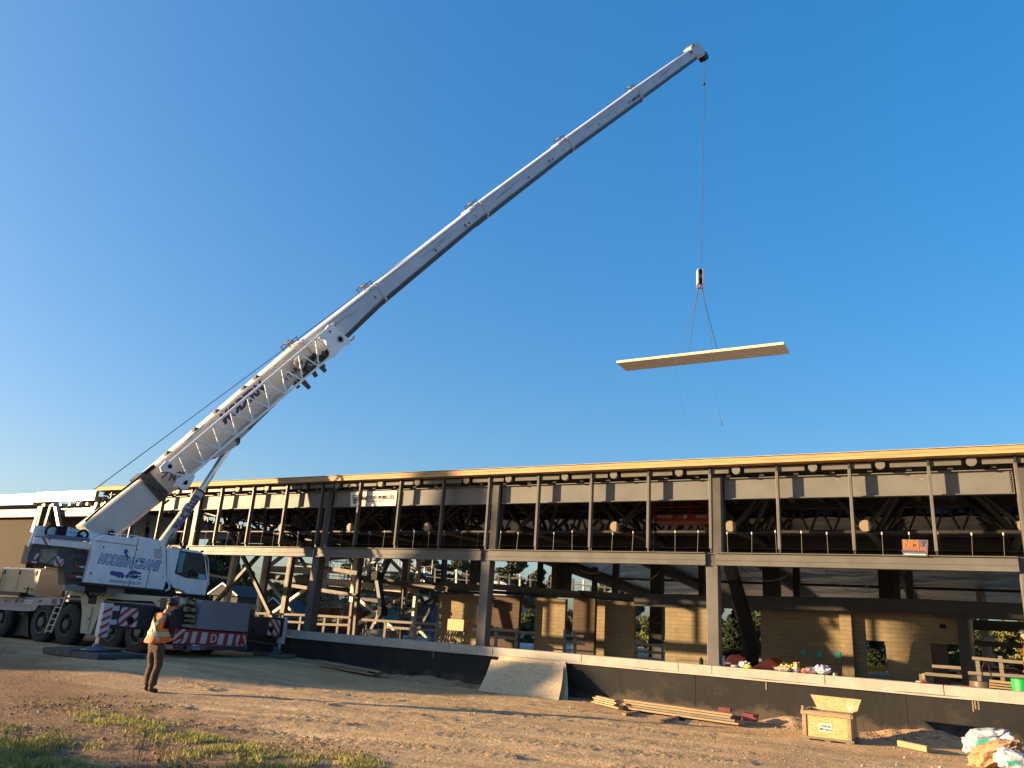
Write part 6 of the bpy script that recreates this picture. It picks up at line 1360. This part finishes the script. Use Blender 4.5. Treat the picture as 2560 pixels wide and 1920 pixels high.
# ================================================================== PEOPLE
skin = M('skin', (.42, .23, .15), .55, var=.06); hairm = M('black_hair', (.012, .010, .009), .6, var=.2)
blackc = M('black_sweater', (.010, .010, .012), .85, var=.25, bump=.2, bscale=60); brownc = M('brown_work_trousers', (.052, .032, .022), .85, var=.25, scale=6, bump=.3, bscale=18)
hivis = M('hi_vis_orange', (.62, .11, .015), .65, var=.10, scale=5, bump=.3, bscale=14); silver = M('reflective_tape', (.30, .32, .30), .4, var=.08); lime = M('lime_tape_edge', (.42, .55, .10), .6, var=.05)
helm = M('black_helmet', (.018, .019, .022), .32, var=.2); bootm = M('brown_boots', (.045, .03, .022), .7, var=.2)
def skinmesh(verts, edges, radii, sub=2):
    me = bpy.data.meshes.new('tmp'); me.from_pydata([tuple(v) for v in verts], edges, []); o = bpy.data.objects.new('tmp', me); C.objects.link(o)
    o.modifiers.new('s', 'SKIN'); s = o.modifiers.new('b', 'SUBSURF'); s.levels = sub; s.render_levels = sub
    sv = me.skin_vertices[0].data
    for i, r in enumerate(radii): sv[i].radius = (r, r) if not isinstance(r, tuple) else r; sv[i].use_root = (i == 0)
    bpy.context.view_layer.update()
    r = bpy.data.meshes.new_from_object(o.evaluated_get(bpy.context.evaluated_depsgraph_get())); bpy.data.objects.remove(o); return r
def join(name, meshes, mats):
    bm = bmesh.new()
    for me in meshes: bm.from_mesh(me)
    out = bpy.data.meshes.new(name); bm.to_mesh(out); bm.free(); out.materials.clear()
    for m in mats: out.materials.append(m)
    for f in out.polygons: f.use_smooth = True
    return out
def sphere(c, r, sub=3, fn=None):
    bm = bmesh.new(); bmesh.ops.create_icosphere(bm, subdivisions=sub, radius=1)
    for v in bm.verts:
        p = Vector((v.co.x*r[0], v.co.y*r[1], v.co.z*r[2])); v.co = (fn(p) if fn else p)+Vector(c)
    me = bpy.data.meshes.new('sp'); bm.to_mesh(me); bm.free(); return me
def person(loc, face_az, label, vest=True, helmc=None, bow=.45, lean=.10, armpose='front', scale=1.0, trousers=None, cats='person', top=None):
    """local frame: +Y the way the person faces, +X right, Z up"""
    T = thing('person', loc, label, 'person')
    Rm = Matrix.Rotation(R_(face_az-90), 3, 'Z')*scale
    def put(me, name, mats, parent=T):
        for v in me.vertices: v.co = Rm @ v.co
        me.materials.clear()
        for m in mats: me.materials.append(m)
        me.polygons.foreach_set('use_smooth', [True]*len(me.polygons)); return link(name, me, parent)
    ls = lambda z: lean*(max(0, z-.9))          # forward lean of the trunk
    hip, chest, neck = Vector((0, 0, .93)), Vector((0, ls(1.32), 1.30)), Vector((0, ls(1.5)+.01, 1.47))
    sh = [Vector((s*.175, ls(1.42), 1.405)) for s in (-1, 1)]
    if armpose == 'front': el = [Vector((s*.235, ls(1.15)+.03, 1.13)) for s in (-1, 1)]; wr = [Vector((s*.09, ls(1.1)+.23, 1.02)) for s in (-1, 1)]
    else: el = [Vector((s*.26, ls(1.15)-.02, 1.13)) for s in (-1, 1)]; wr = [Vector((s*.24, .08, .90)) for s in (-1, 1)]
    kn = [Vector((-.10, .05, .50)), Vector((.10, .02, .50))]; an = [Vector((-.10, .03, .09)), Vector((.11, -.06, .09))]
    # continuous body
    V = [hip, Vector((0, ls(1.1), 1.12)), chest, neck, neck+Vector((0, .02, .08))]; E = [(0, 1), (1, 2), (2, 3), (3, 4)]; Rr = [(.12, .09), (.12, .09), (.14, .095), .055, .052]
    for i, s in enumerate((-1, 1)):
        b = len(V); V += [sh[i], el[i], wr[i]]; E += [(2, b), (b, b+1), (b+1, b+2)]; Rr += [.055, .042, .026]
        b = len(V); V += [Vector((s*.09, 0, .86)), kn[i], an[i], an[i]+Vector((0, .12, -.05))]; E += [(0, b), (b, b+1), (b+1, b+2), (b+2, b+3)]; Rr += [.085, .055, .036, .03]
    parts = [skinmesh(V, E, Rr)]
    # hands: palm plus five bent fingers
    for i, s in enumerate((-1, 1)):
        w0 = wr[i]; d = (w0-el[i]).normalized(); inw = Vector((-s, 0, 0)) if armpose == 'front' else Vector((-s*.3, .2, 0)).normalized(); side = d.cross(inw).normalized()
        p = w0+d*.05; V2 = [w0, p, p+d*.035]; E2 = [(0, 1), (1, 2)]; R2 = [(.026, .016), (.036, .015), (.036, .014)]
        parts.append(skinmesh(V2, E2, R2, 1))
        for k, ln in enumerate((.068, .076, .071, .056)):
            b0_ = p+d*.03+side*(-.027+.018*k); f1 = b0_+d*ln*.45+inw*.008; f2 = f1+d*ln*.25+inw*.022; f3 = f2+inw*.024-d*.004
            parts.append(skinmesh([b0_, f1, f2, f3], [(0, 1), (1, 2), (2, 3)], [.009, .0088, .008, .007], 1))
        tb = w0+d*.025-side*.03; parts.append(skinmesh([tb, tb+d*.03-side*.022+inw*.012, tb+d*.055-side*.022+inw*.03], [(0, 1), (1, 2)], [.012, .010, .008], 1))
    # head, bowed
    hc = neck+Vector((0, .055+bow*.06, .155-bow*.03)); Rh = Matrix.Rotation(-bow, 3, 'X')
    def hf(p):
        q = p.copy()
        if q.z < 0: q.x *= 1-.30*min(1, -q.z/.115); q.y = q.y*(1-.15*min(1, -q.z/.115))+.008
        if q.y > 0 and abs(q.x) < .018 and -.035 < q.z < .012: q.y += .026*(1-abs(q.x)/.018)*(1-(q.z+.035)/.047*.7)   # nose
        if q.y > 0 and .012 < abs(q.x) < .042 and .002 < q.z < .026: q.y -= .010                                         # eye sockets
        if q.y > 0 and abs(q.x) < .025 and -.062 < q.z < -.050: q.y += .005
        if q.y > 0 and abs(q.x) < .02 and q.z < -.095: q.y += .010                                                       # chin
        return q
    hd = sphere((0, 0, 0), (.076, .096, .118), 4, hf)
    ears = [sphere((s*.077, -.004, -.008), (.010, .018, .030), 2) for s in (-1, 1)]
    for me in [hd]+ears:
        for v in me.vertices: v.co = Rh @ v.co+hc
        parts.append(me)
    body = put(join('body', parts, [skin]), 'body', [skin])
    ey = MB()
    for s in (-1, 1): 
        c = Rh @ Vector((s*.030, .083, .012))+hc; me = sphere(c, (.011, .008, .007), 2); put(me, 'eye', [blackm], body)
    me = sphere((0, -.012, .028), (.083, .096, .098), 3, lambda p: Vector((p.x, p.y if p.y < .04 else .04+(p.y-.04)*.3, max(p.z, -.075))))
    for v in me.vertices: v.co = Rh @ v.co+hc
    put(me, 'hair', [hairm], body)
    # clothing shells
    V = [hip+Vector((0, -.005, .03)), Vector((0, -.01, .88))]; E = [(0, 1)]; Rr = [(.165, .115), (.15, .12)]
    for i, s in enumerate((-1, 1)):
        b = len(V); V += [Vector((s*.085, .0, .78)), kn[i]+Vector((0, .012, 0)), kn[i]*.5+an[i]*.5+Vector((0, -.012, .0)), an[i]+Vector((0, .01, .02))]; E += [(1, b), (b, b+1), (b+1, b+2), (b+2, b+3)]; Rr += [.108, .082, .077, .078]
    tr = skinmesh(V, E, Rr, 3)
    for v in tr.vertices:
        n_ = noise.noise(Vector((v.co.x*6, v.co.y*6, v.co.z*9)))*.012+noise.noise(Vector((v.co.x*14, v.co.y*14, v.co.z*22)))*.006; v.co += v.normal*n_
    put(tr, 'trousers', [trousers or brownc])
    V = [Vector((0, ls(.98), .98)), Vector((0, ls(1.15), 1.15)), chest, neck+Vector((0, 0, -.03))]; E = [(0, 1), (1, 2), (2, 3)]; Rr = [(.155, .11), (.15, .11), (.165, .115), .072]
    for i, s in enumerate((-1, 1)):
        b = len(V); V += [sh[i], (sh[i]+el[i])/2+Vector((s*.012, 0, 0)), el[i], wr[i]]; E += [(2, b), (b, b+1), (b+1, b+2), (b+2, b+3)]; Rr += [.078, .068, .058, .040]
    st_ = skinmesh(V, E, Rr, 3)
    for v in st_.vertices: v.co += v.normal*noise.noise(v.co*16)*.007
    put(st_, 'sweater', [top or blackc])
    for i, s in enumerate((-1, 1)):
        a = an[i]; me = skinmesh([a+Vector((0, -.01, .05)), a+Vector((0, -.02, -.035)), a+Vector((0, .07, -.05)), a+Vector((0, .17, -.055))], [(0, 1), (1, 2), (2, 3)], [.052, .052, .045, .038], 2)
        for v in me.vertices: v.co.z = max(v.co.z, .0)
        put(me, 'boot', [bootm])
    if vest:
        # vest: lofted shell, flared hem, arm openings at the sides
        def S_(th, z):     # th: 0 = right side, pi/2 = front, -pi/2 = back
            k = (z-.84)/.62; wx_ = .235-.035*k if z < 1.3 else .214-.03*((z-1.3)/.16)-.09*max(0, (z-1.38)/.08)**1.5*1.0
            wy_ = .205-.045*k if z < 1.3 else .165-.05*((z-1.3)/.16); fl = max(0, 1.02-z)*.16
            r = 1+.035*math.sin(th*5+z*9)+.03*math.sin(th*9-z*6)*(1.3-z)
            return Vector((math.cos(th)*(wx_+fl)*r, math.sin(th)*(wy_+fl*1.4)*r+ls(z)-.02-(.05*max(0, 1.02-z)), z+.03*math.sin(th)*0-.05*max(0, -math.sin(th))*max(0, 1-(z-.84)/.3)))
        nz, nth = 26, 64; zs = [.93+.54*i/nz for i in range(nz+1)]; vs = []; fs = []
        for z in zs:
            for j in range(nth): vs.append(S_(2*math.pi*j/nth, z))
        for i in range(nz):
            for j in range(nth):
                th = 2*math.pi*(j+.5)/nth; z = (zs[i]+zs[i+1])/2
                if abs(math.cos(th)) > .80 and z > 1.17: continue
                fs.append((i*nth+j, i*nth+(j+1) % nth, (i+1)*nth+(j+1) % nth, (i+1)*nth+j))
        me = bpy.data.meshes.new('vest'); me.from_pydata([tuple(v) for v in vs], [], fs); ve = put(me, 'vest', [hivis])
        sd_ = ve.modifiers.new('t', 'SOLIDIFY'); sd_.thickness = .006
        def strip(path, wd, mt, name, off):
            vs = []; fs = []
            for i, (th, z) in enumerate(path):
                t0 = path[max(0, i-1)]; t1 = path[min(len(path)-1, i+1)]; dd = (S_(*t1)-S_(*t0)).normalized(); c = S_(th, z); out = (c-Vector((0, ls(z)-.02, z))).normalized(); up = out.cross(dd).normalized()
                vs += [c+out*off-up*wd/2, c+out*off+up*wd/2]
            fs = [(2*i, 2*i+1, 2*i+3, 2*i+2) for i in range(len(path)-1)]
            me = bpy.data.meshes.new(name); me.from_pydata([tuple(v) for v in vs], [], fs); put(me, name, [mt], ve)
        ring_ = [(2*math.pi*i/64, 1.08) for i in range(65)]
        strip(ring_, .085, lime, 'tape_edge', .008); strip(ring_, .055, silver, 'reflective_tape', .013)
        for s in (-1, 1):
            X_ = [(-math.pi/2+s*(.75-1.5*t), .97+.46*t) for t in np.linspace(0, 1, 22)]; strip(X_, .07, lime, 'tape_edge', .011); strip(X_, .045, silver, 'reflective_tape', .016)
            F_ = [(math.pi/2+s*.55, .96+.46*t) for t in np.linspace(0, 1, 14)]; strip(F_, .07, lime, 'tape_edge', .011); strip(F_, .045, silver, 'reflective_tape', .016)
    if helmc:
        bm = bmesh.new(); bmesh.ops.create_uvsphere(bm, u_segments=32, v_segments=18, radius=1)
        for v in bm.verts:
            d = v.co.copy(); z = d.z
            if z < -.05: v.co = Vector((d.x, d.y, -.05)); d = v.co
            k = 1.0; v.co = Vector((d.x*.118, d.y*.140-.004, d.z*.125+.045))
            if z < -.05: v.co.x *= 1.03; v.co.y = v.co.y*1.02+(.045*max(0, d.y)**2)
            elif z < .12 and d.y > 0: v.co.y += .03*d.y
        bmesh.ops.delete(bm, geom=[f for f in bm.faces if f.calc_center_median().z < .0385], context='FACES')
        me = bpy.data.meshes.new('h'); bm.to_mesh(me); bm.free()
        for v in me.vertices: v.co = Rh @ v.co+hc
        h_ = put(me, 'hard_hat', [helmc]); md = h_.modifiers.new('t', 'SOLIDIFY'); md.thickness = .006
        vs = []; 
        m = MB(); prev = None
        for i in range(12):
            t = math.pi*1.0+math.pi*i/11; p = Rm @ (Rh @ Vector((math.cos(t)*.088, math.sin(t)*.105, .005-.02*math.sin(-t)))+hc)+Vector(loc)
            if prev is not None: m.bar(prev, p, .012, .018)
            prev = p
        m.build('helmet_strap', blackm, h_)
    return T
p = PZ(371, 1728, 0.0); pz_ = gz(p.x, p.y)
person((p.x, p.y, pz_), 98, 'worker in orange safety vest and black helmet standing on the dirt before the crane', helmc=helm, bow=.62, lean=.12)
p = PY(2592, 1712, 22.5); person((p.x, p.y, FLOOR), 200, 'worker in red orange vest cut by the right frame edge', helmc=M('dark_helmet', (.03, .03, .035), .4), bow=.1, lean=.05, armpose='down')
p = PY(1302, 1374, 30.0); person((p.x, p.y, p.z-.3), 200, 'tiny dark worker standing high on the far steel behind the mid beam', vest=False, helmc=helm, bow=.1, lean=.05, armpose='down', scale=.55)
p = PY(368, 1334, 24.0); person((p.x, p.y, p.z-.75), 250, 'dark dressed worker high behind the engine cover of the crane', vest=False, helmc=M('dull_red_helmet', (.16, .03, .03), .5), bow=.2, lean=.1, armpose='down', scale=.72)
# ================================================================== TREES, HOUSES, FAR THINGS
barkm = M('bark', (.09, .065, .045), .9, var=.3, scale=6, bump=.4)
leafA = M('dark_spruce_needles', (.020, .035, .016), .85, var=.45, scale=1.2, col2=(.045, .065, .022)); leafB = M('broad_leaves', (.035, .060, .018), .8, col2=(.09, .12, .035), scale=.9); leafC = M('pine_needles', (.035, .048, .024), .85, col2=(.085, .09, .04), scale=1.0)
leafD = M('yellowing_leaves', (.08, .09, .02), .8, col2=(.20, .19, .05), scale=1)
def leafmesh(kind, h, r, n, seed):
    g = np.random.default_rng(seed); P = []
    if kind == 'spruce':
        for _ in range(n):
            t = g.random()**1.3; z = h*(.08+.92*t); rr = r*(1-t)**.8*(.35+.65*g.random()**.5)*(1+.25*math.sin(z*4+g.random())); a = g.random()*6.283
            k = .75+.35*math.sin(a*5+seed+int(z*1.6)*2.1); P.append((math.cos(a)*rr*k, math.sin(a)*rr*k, z-.16*rr))
    else:
        nb = 34 if kind == 'broad' else 24; cl = []
        for _ in range(nb):
            t = g.random(); a = g.random()*6.283; z = h*(.25+.72*t) if kind == 'broad' else h*(.35+.62*t); env = r*math.sin(math.pi*min(1, (t*.85+.15)))**.6*(.9 if kind == 'broad' else .8)
            rr = env*g.random()**.45; cl.append((math.cos(a)*rr, math.sin(a)*rr, z, r*g.uniform(.16, .36)))
        for _ in range(n):
            c = cl[g.integers(nb)]; d = g.normal(size=3); d /= np.linalg.norm(d); q = c[3]*g.random()**.3; P.append((c[0]+d[0]*q, c[1]+d[1]*q, c[2]+d[2]*q*(.75 if kind == 'broad' else .5)))
    P = np.array(P); s = (.11 if kind == 'spruce' else .135)*g.uniform(.6, 1.5, (len(P), 1)); a = g.normal(size=(len(P), 3)); a /= np.linalg.norm(a, axis=1)[:, None]; b = np.cross(a, g.normal(size=(len(P), 3))); b /= np.linalg.norm(b, axis=1)[:, None]
    v = np.stack([P-a*s-b*s*.5, P+a*s-b*s*.35, P+a*s*1.1+b*s*.5, P-a*s*.8+b*s*.6], 1).reshape(-1, 3)
    me = bpy.data.meshes.new('crown'); me.from_pydata(v.tolist(), [], [(4*i, 4*i+1, 4*i+2, 4*i+3) for i in range(len(P))]); return me
def trunkmesh(h, r0, kind, seed):
    rd = random.Random(seed); m = MB(); m.tube((0, 0, -.3), (0, 0, h*.55), r0, r0*.6, 9); m.tube((0, 0, h*.55), (0, 0, h*.97), r0*.6, .02, 8)
    for i in range(12 if kind != 'spruce' else 10):
        z = h*rd.uniform(.3, .85); a = rd.uniform(0, 6.28); l = h*.20*(1-.6*z/h); e = (math.cos(a)*l, math.sin(a)*l, z+l*(.5 if kind != 'spruce' else -.1)); m.tube((0, 0, z), e, r0*.28, .01, 6)
    me = bpy.data.meshes.new('trunk'); me.from_pydata([tuple(p) for p in m.v], [], m.f); me.materials.append(barkm); me.polygons.foreach_set('use_smooth', [True]*len(me.polygons)); return me
lib = {}
for kind, h, r, n, mt_ in (('spruce', 10, 2.3, 11000, leafA), ('broad', 8, 3.4, 15000, leafB), ('pine', 9, 2.8, 12000, leafC), ('yellow', 7, 2.6, 7000, leafD)):
    for s in range(2):
        cm = leafmesh('broad' if kind == 'yellow' else kind, h, r, n, s*7+3+len(lib)); cm.materials.append(mt_); lib[(kind, s)] = (cm, trunkmesh(h, .16, kind, s), h, r)
def tree(kind, s, u, vtop, vb, y, wpx, label, name=None):
    cm, tm, h0, r0 = lib[(kind, s)]; top = PY(u, vtop, y); base = PY(u, vb, y); p = Vector((base.x, y, -.2)); H = top.z+.2; sc = H/h0; dist = (base-O0).length; wr = wpx*dist/FPX/2/r0*(1.15 if kind == 'spruce' else 1.5)
    t = thing(name or {'spruce': 'spruce_tree', 'broad': 'leafy_tree', 'pine': 'pine_tree', 'yellow': 'leafy_tree'}[kind], p, label, 'tree', 'trees beyond the building site')
    for nm, me in (('crown', cm), ('trunk', tm)):
        o = link(nm, me, t); o.scale = (wr, wr, sc)
    t.rotation_euler = (0, 0, random.uniform(0, 6.28)); return t
for a in (('spruce', 0, 536, 1275, 1515, 52, 110, 'tall dark spruce directly right of the crane cab'), ('spruce', 1, 500, 1330, 1515, 50, 80, 'dark spruce partly hidden by the crane cab'),
          ('spruce', 1, 596, 1405, 1520, 58, 70, 'dark spruce behind the small grey house'), ('spruce', 0, 618, 1428, 1525, 60, 60, 'shorter dark spruce right of the small grey house'), ('spruce', 1, 575, 1385, 1520, 62, 50, 'slim dark spruce above the grey house roof'),
          ('yellow', 1, 686, 1452, 1540, 66, 60, 'loose green tree above the navy roof'), ('yellow', 0, 655, 1478, 1545, 70, 50, 'pale bush left of the navy roof'),
          ('broad', 0, 755, 1435, 1545, 58, 90, 'dense dark leafy tree between the brown column and the first facade column'), ('broad', 1, 790, 1440, 1540, 64, 50, 'leafy tree half behind the first facade column'),
          ('pine', 0, 880, 1395, 1530, 70, 70, 'pine seen through the left bay scaffolding'), ('pine', 1, 918, 1400, 1530, 72, 60, 'pine behind the white diagonal brace'), ('yellow', 0, 985, 1432, 1530, 75, 60, 'low tree right of the blue boom lift'),
          ('pine', 0, 1050, 1388, 1530, 66, 75, 'tall pine left of the second facade column, first of three'), ('pine', 1, 1086, 1396, 1530, 68, 55, 'pine left of the second facade column, middle of three'), ('pine', 0, 1128, 1392, 1530, 70, 45, 'slim pine left of the second facade column'), ('pine', 1, 1160, 1390, 1540, 66, 62, 'broad pine just left of the second facade column'),
          ('pine', 0, 1282, 1400, 1560, 64, 95, 'wide pine right of the second facade column'), ('pine', 1, 1250, 1415, 1560, 66, 50, 'pine touching the second facade column on its right'), ('pine', 1, 1345, 1418, 1560, 68, 60, 'pine right of the wide pine'), ('pine', 0, 1378, 1440, 1560, 72, 40, 'small pine at the foot of the dark inner column'),
          ('broad', 0, 1318, 1530, 1600, 48, 50, 'leafy tree seen through the door opening'), ('pine', 0, 1510, 1450, 1570, 80, 60, 'distant pine under the descending rafter, left one'), ('pine', 1, 1565, 1458, 1575, 82, 55, 'distant pine under the descending rafter, right one'),
          ('yellow', 1, 1690, 1468, 1580, 70, 60, 'yellow green tree top above the dark floor beam'), ('spruce', 0, 1838, 1520, 1620, 46, 75, 'spruce in the opening right of the third facade column'), ('broad', 1, 1760, 1475, 1590, 72, 60, 'treetop glimpsed left of the third facade column'),
          ('broad', 1, 1830, 1560, 1640, 52, 60, 'low leafy tree behind the red boom lift'), ('yellow', 0, 1620, 1540, 1630, 52, 50, 'leafy tree in the dark opening'), ('broad', 0, 1650, 1520, 1630, 60, 50, 'dark leafy tree in the dark opening'),
          ('spruce', 1, 2190, 1585, 1660, 48, 55, 'spruce framed by the window opening of the long wall'), ('broad', 1, 2375, 1590, 1690, 50, 60, 'dark tree seen through the right door'), ('spruce', 0, 2450, 1540, 1690, 55, 80, 'spruce in the open bay left of the utility pole'), ('broad', 0, 2505, 1560, 1690, 58, 80, 'leafy tree in the open bay right of the utility pole'), ('yellow', 1, 2560, 1545, 1690, 56, 80, 'yellowing tree at the right frame edge'), ('spruce', 1, 2620, 1540, 1690, 56, 80, 'spruce just outside the right bay'),
          ('broad', 0, 375, 1262, 1490, 50, 90, 'sunlit leafy tree right of the boom foot'), ('pine', 0, 345, 1290, 1490, 56, 70, 'tree behind the boom foot'), ('broad', 1, 190, 1258, 1480, 60, 110, 'leafy tree behind the ladder ties at the left end'), ('broad', 0, 225, 1275, 1480, 64, 80, 'leafy tree left of the boom foot'), ('broad', 1, 60, 1262, 1480, 70, 110, 'pale tree behind the far left opening'), ('spruce', 0, 440, 1280, 1500, 60, 60, 'dark tree between ram and facade'),
          ('pine', 1, 2100, 1470, 1640, 90, 80, 'far tree behind the tan wall'), ('broad', 0, 1900, 1500, 1640, 80, 100, 'far tree behind the sloping deck')):
    tree(*a)
# trees standing left of the picture whose shadows fall across the yard
def shade_tree(kind, s, x, y, H, r, label, z=0):
    cm, tm, h0, r0 = lib[(kind, s)]; t = thing('spruce_tree' if kind == 'spruce' else 'leafy_tree', (x, y, z), label, 'tree', 'trees left of the yard')
    for nm, me in (('crown', cm), ('trunk', tm)): o = link(nm, me, t); o.scale = (r/r0, r/r0, H/h0)
shade_tree('spruce', 0, -46.5, -3.9, 14.2, 1.9, 'tall slender spruce standing left of the yard outside the photo')
for k, (x, y, H, r) in enumerate(((-44.9, -5, 9.3, 3.2), (-46.6, -2.6, 9.2, 3.2), (-48.2, 0, 8.5, 3.3), (-50, 2.8, 8.1, 3.6), (-47.0, -4.6, 9.2, 3.0), (-50, -.6, 8.4, 3.4))): shade_tree('broad', k % 2, x, y, H, r, 'low leafy tree left of the yard outside the photo, %s' % ('first of the front row', 'second of the front row', 'third of the front row', 'last of the front row', 'first of the back row', 'last of the back row')[k], -1.9)
for k, (x, y, H, r) in enumerate(((-33, -12.5, 6.4, 2.2), (-30, -15, 5.6, 1.8))): shade_tree('broad', k % 2, x, y, H, r, 'leafy tree behind the viewer on the left, %s one' % ('farther', 'nearer')[k])
# low far wood closing the view under the steel
g = np.random.default_rng(5); nW = 26000; X = g.uniform(-95, 75, nW); hh = 2.0+1.6*vnoise(X*.22, X*0+3.3, 12)+.8*vnoise(X*.9, X*0+1.3, 13); Pn = np.stack([X, g.uniform(84, 92, nW), hh*g.random(nW)**.7], 1)
s_ = .22*g.uniform(.6, 1.6, (nW, 1)); a_ = g.normal(size=(nW, 3)); a_ /= np.linalg.norm(a_, axis=1)[:, None]; b_ = np.cross(a_, g.normal(size=(nW, 3))); b_ /= np.linalg.norm(b_, axis=1)[:, None]
vv = np.stack([Pn-a_*s_-b_*s_*.5, Pn+a_*s_-b_*s_*.35, Pn+a_*s_*1.1+b_*s_*.5, Pn-a_*s_*.8+b_*s_*.6], 1).reshape(-1, 3)
me = bpy.data.meshes.new('far_wood'); me.from_pydata(vv.tolist(), [], [(4*i, 4*i+1, 4*i+2, 4*i+3) for i in range(nW)]); me.materials.append(leafC); props(link('far_wood', me), 'low dark line of far trees behind the site', 'wood', kind='stuff')
# houses
def house(u0, u1, vr, ve, vb, y, roofm, wallm, label):
    a = PY(u0, ve, y); b = PY(u1, ve, y); r = PY((u0+u1)/2, vr, y); t = thing('house', ((a.x+b.x)/2, y, 0), label, 'house')
    ze = (a.z+b.z)/2; MB().box((a.x+.3, y, -.2), (b.x-.3, y+2.4, ze)).build('walls', wallm, t)
    m = MB(); m.prism([(a.x, y-.3, ze-.1), (r.x, y-.3, r.z), (b.x, y-.3, ze-.1)], (0, 3, 0)); m.build('roof', roofm, t)
    m = MB(); m.bar((a.x, y-.34, ze-.05), (r.x, y-.34, r.z+.05), .05, .10, up=(0, 0, 1)); m.bar((b.x, y-.34, ze-.05), (r.x, y-.34, r.z+.05), .05, .10, up=(0, 0, 1)); m.build('bargeboard', whitem, t)
    x = (a.x*.35+b.x*.65); MB().box((x-.5, y-.02, ze-1.6), (x+.5, y, ze-.6)).build('window', glassd, t)
house(528, 602, 1460, 1486, 1520, 44, M('grey_shingle', (.035, .032, .032), .85), M('grey_siding', (.035, .032, .032), .8), 'small grey gabled house between crane cab and spruces')
house(655, 726, 1496, 1526, 1548, 48, M('navy_shingle', (.010, .012, .016), .7), M('dark_siding', (.06, .06, .07), .8), 'low house with navy roof behind the left guard rail')
a = PY(1000, 1508, 40); b = PY(1090, 1510, 40); t = thing('navy_building', ((a.x+b.x)/2, 40, 0), 'navy blue building behind the crossed braces', 'building')
MB().box((PY(940, 1520, 40).x, 40, 0), (b.x+.3, 44, a.z-.1)).build('walls', M('navy_cladding', (.012, .018, .034), .6, var=.1), t); MB().prism([(PY(930, 1515, 40).x, 39.7, a.z-.15), (PY(1003, 1508, 40).x, 39.7, a.z+.2), (b.x+.6, 39.7, a.z+.0)], (0, 5, 0)).build('roof', bpy.data.materials['navy_shingle'], t)
p = PY(982, 1538, 39.9); MB().box((p.x-.6, 39.95, p.z-.5), (p.x+.5, 39.99, p.z+.3)).build('window', cyan, t)
a = PY(1232, 1452, 62); b = PY(1266, 1475, 62); t = thing('grey_shed', (a.x, 62, 0), 'pale grey slatted shed right of the second facade column', 'shed'); MB().box((a.x-.8, 62, 0), (b.x, 66, a.z)).build('walls', M('pale_blue_siding', (.22, .25, .32), .6), t)
m = MB()
for k in range(6): z = a.z-.15-k*.25; m.box((a.x-.8, 61.95, z), (b.x, 62.0, z+.06))
m.build('slats', whitem, t)
# far right: utility pole, trailer, green kiosk
pt, pb = PY(2463, 1582, 40), PY(2478, 1722, 40); t = thing('utility_pole', (pb.x, 40, 0), 'pale wooden utility pole in the open bay at the right', 'utility pole')
MB().tube((pb.x, 40, 0), (pb.x-.0, 40, 8), .20, .15, 14).build('pole', M('pale_pole', (.42, .36, .28), .8, var=.2, stretch=(3, 3, .4)), t); p = PY(2474, 1602, 39.7); MB().box((p.x-.22, 39.5, p.z-.14), (p.x+.22, 39.8, p.z+.1)).build('transformer_box', whitem, t)
m = MB(); m.box((p.x-.3, 39.6, p.z+.1), (p.x-.27, 39.65, p.z+.4)); m.box((p.x+.1, 39.6, p.z+.1), (p.x+.13, 39.65, p.z+.4)); m.build('insulators', whitem, t)
a = PY(2448, 1667, 38); b = PY(2545, 1676, 38); t = thing('white_trailer', ((a.x+b.x)/2, 38, 0), 'white trailer with a red roof line in the open bay at the right', 'trailer')
MB().box((a.x, 38, .5), (b.x, 40.5, a.z)).build('trailer_body', M('trailer_white', (.55, .52, .52), .6, var=.04), t); MB().box((a.x-.02, 37.97, a.z-.12), (b.x+.02, 40.5, a.z+.02)).build('roof_line', redm, t)
for dx in (.6, 1.2): MB().tube((a.x+dx, 37.95, .45), (a.x+dx, 38.2, .45), .38, n=18).build('wheel', tyrem, t)
a = PY(2371, 1670, 37); b = PY(2406, 1712, 37); t = thing('green_kiosk', (a.x, 37, 0), 'dark green site hut with white top seen through the door', 'hut')
MB().box((a.x, 37, 0), (b.x, 38, a.z-.1)).build('hut_body', M('dark_green_paint', (.015, .06, .04), .5), t); MB().box((a.x-.02, 36.98, a.z-.12), (b.x, 38, a.z)).build('hut_top', whitem, t)
p = PY(2400, 1683, 36.98); MB().box((p.x-.12, 36.96, p.z-.15), (p.x+.1, 36.99, p.z+.12)).build('notice', whitem, t); p = PY(2384, 1692, 36.98); MB().box((p.x-.12, 36.96, p.z-.12), (p.x+.08, 36.99, p.z+.1)).build('notice', greyp, t)
# overhead lines far behind the left bays
for k, (v0, v1, lab) in enumerate(((1400, 1412, 'upper'), (1418, 1425, 'middle'), (1440, 1441, 'lower'))):
    a = PY(560, v0, 85); b = PY(1500, v1+40, 85); pts = [a+(b-a)*(i/16)-Vector((0, 0, 2.0*(1-(2*i/16-1)**2))) for i in range(17)]; m = MB(); m.path(pts, .022, 5); m.build('power_line', ropem, label='%s thin overhead power line behind the left bays' % lab, cat='power line')
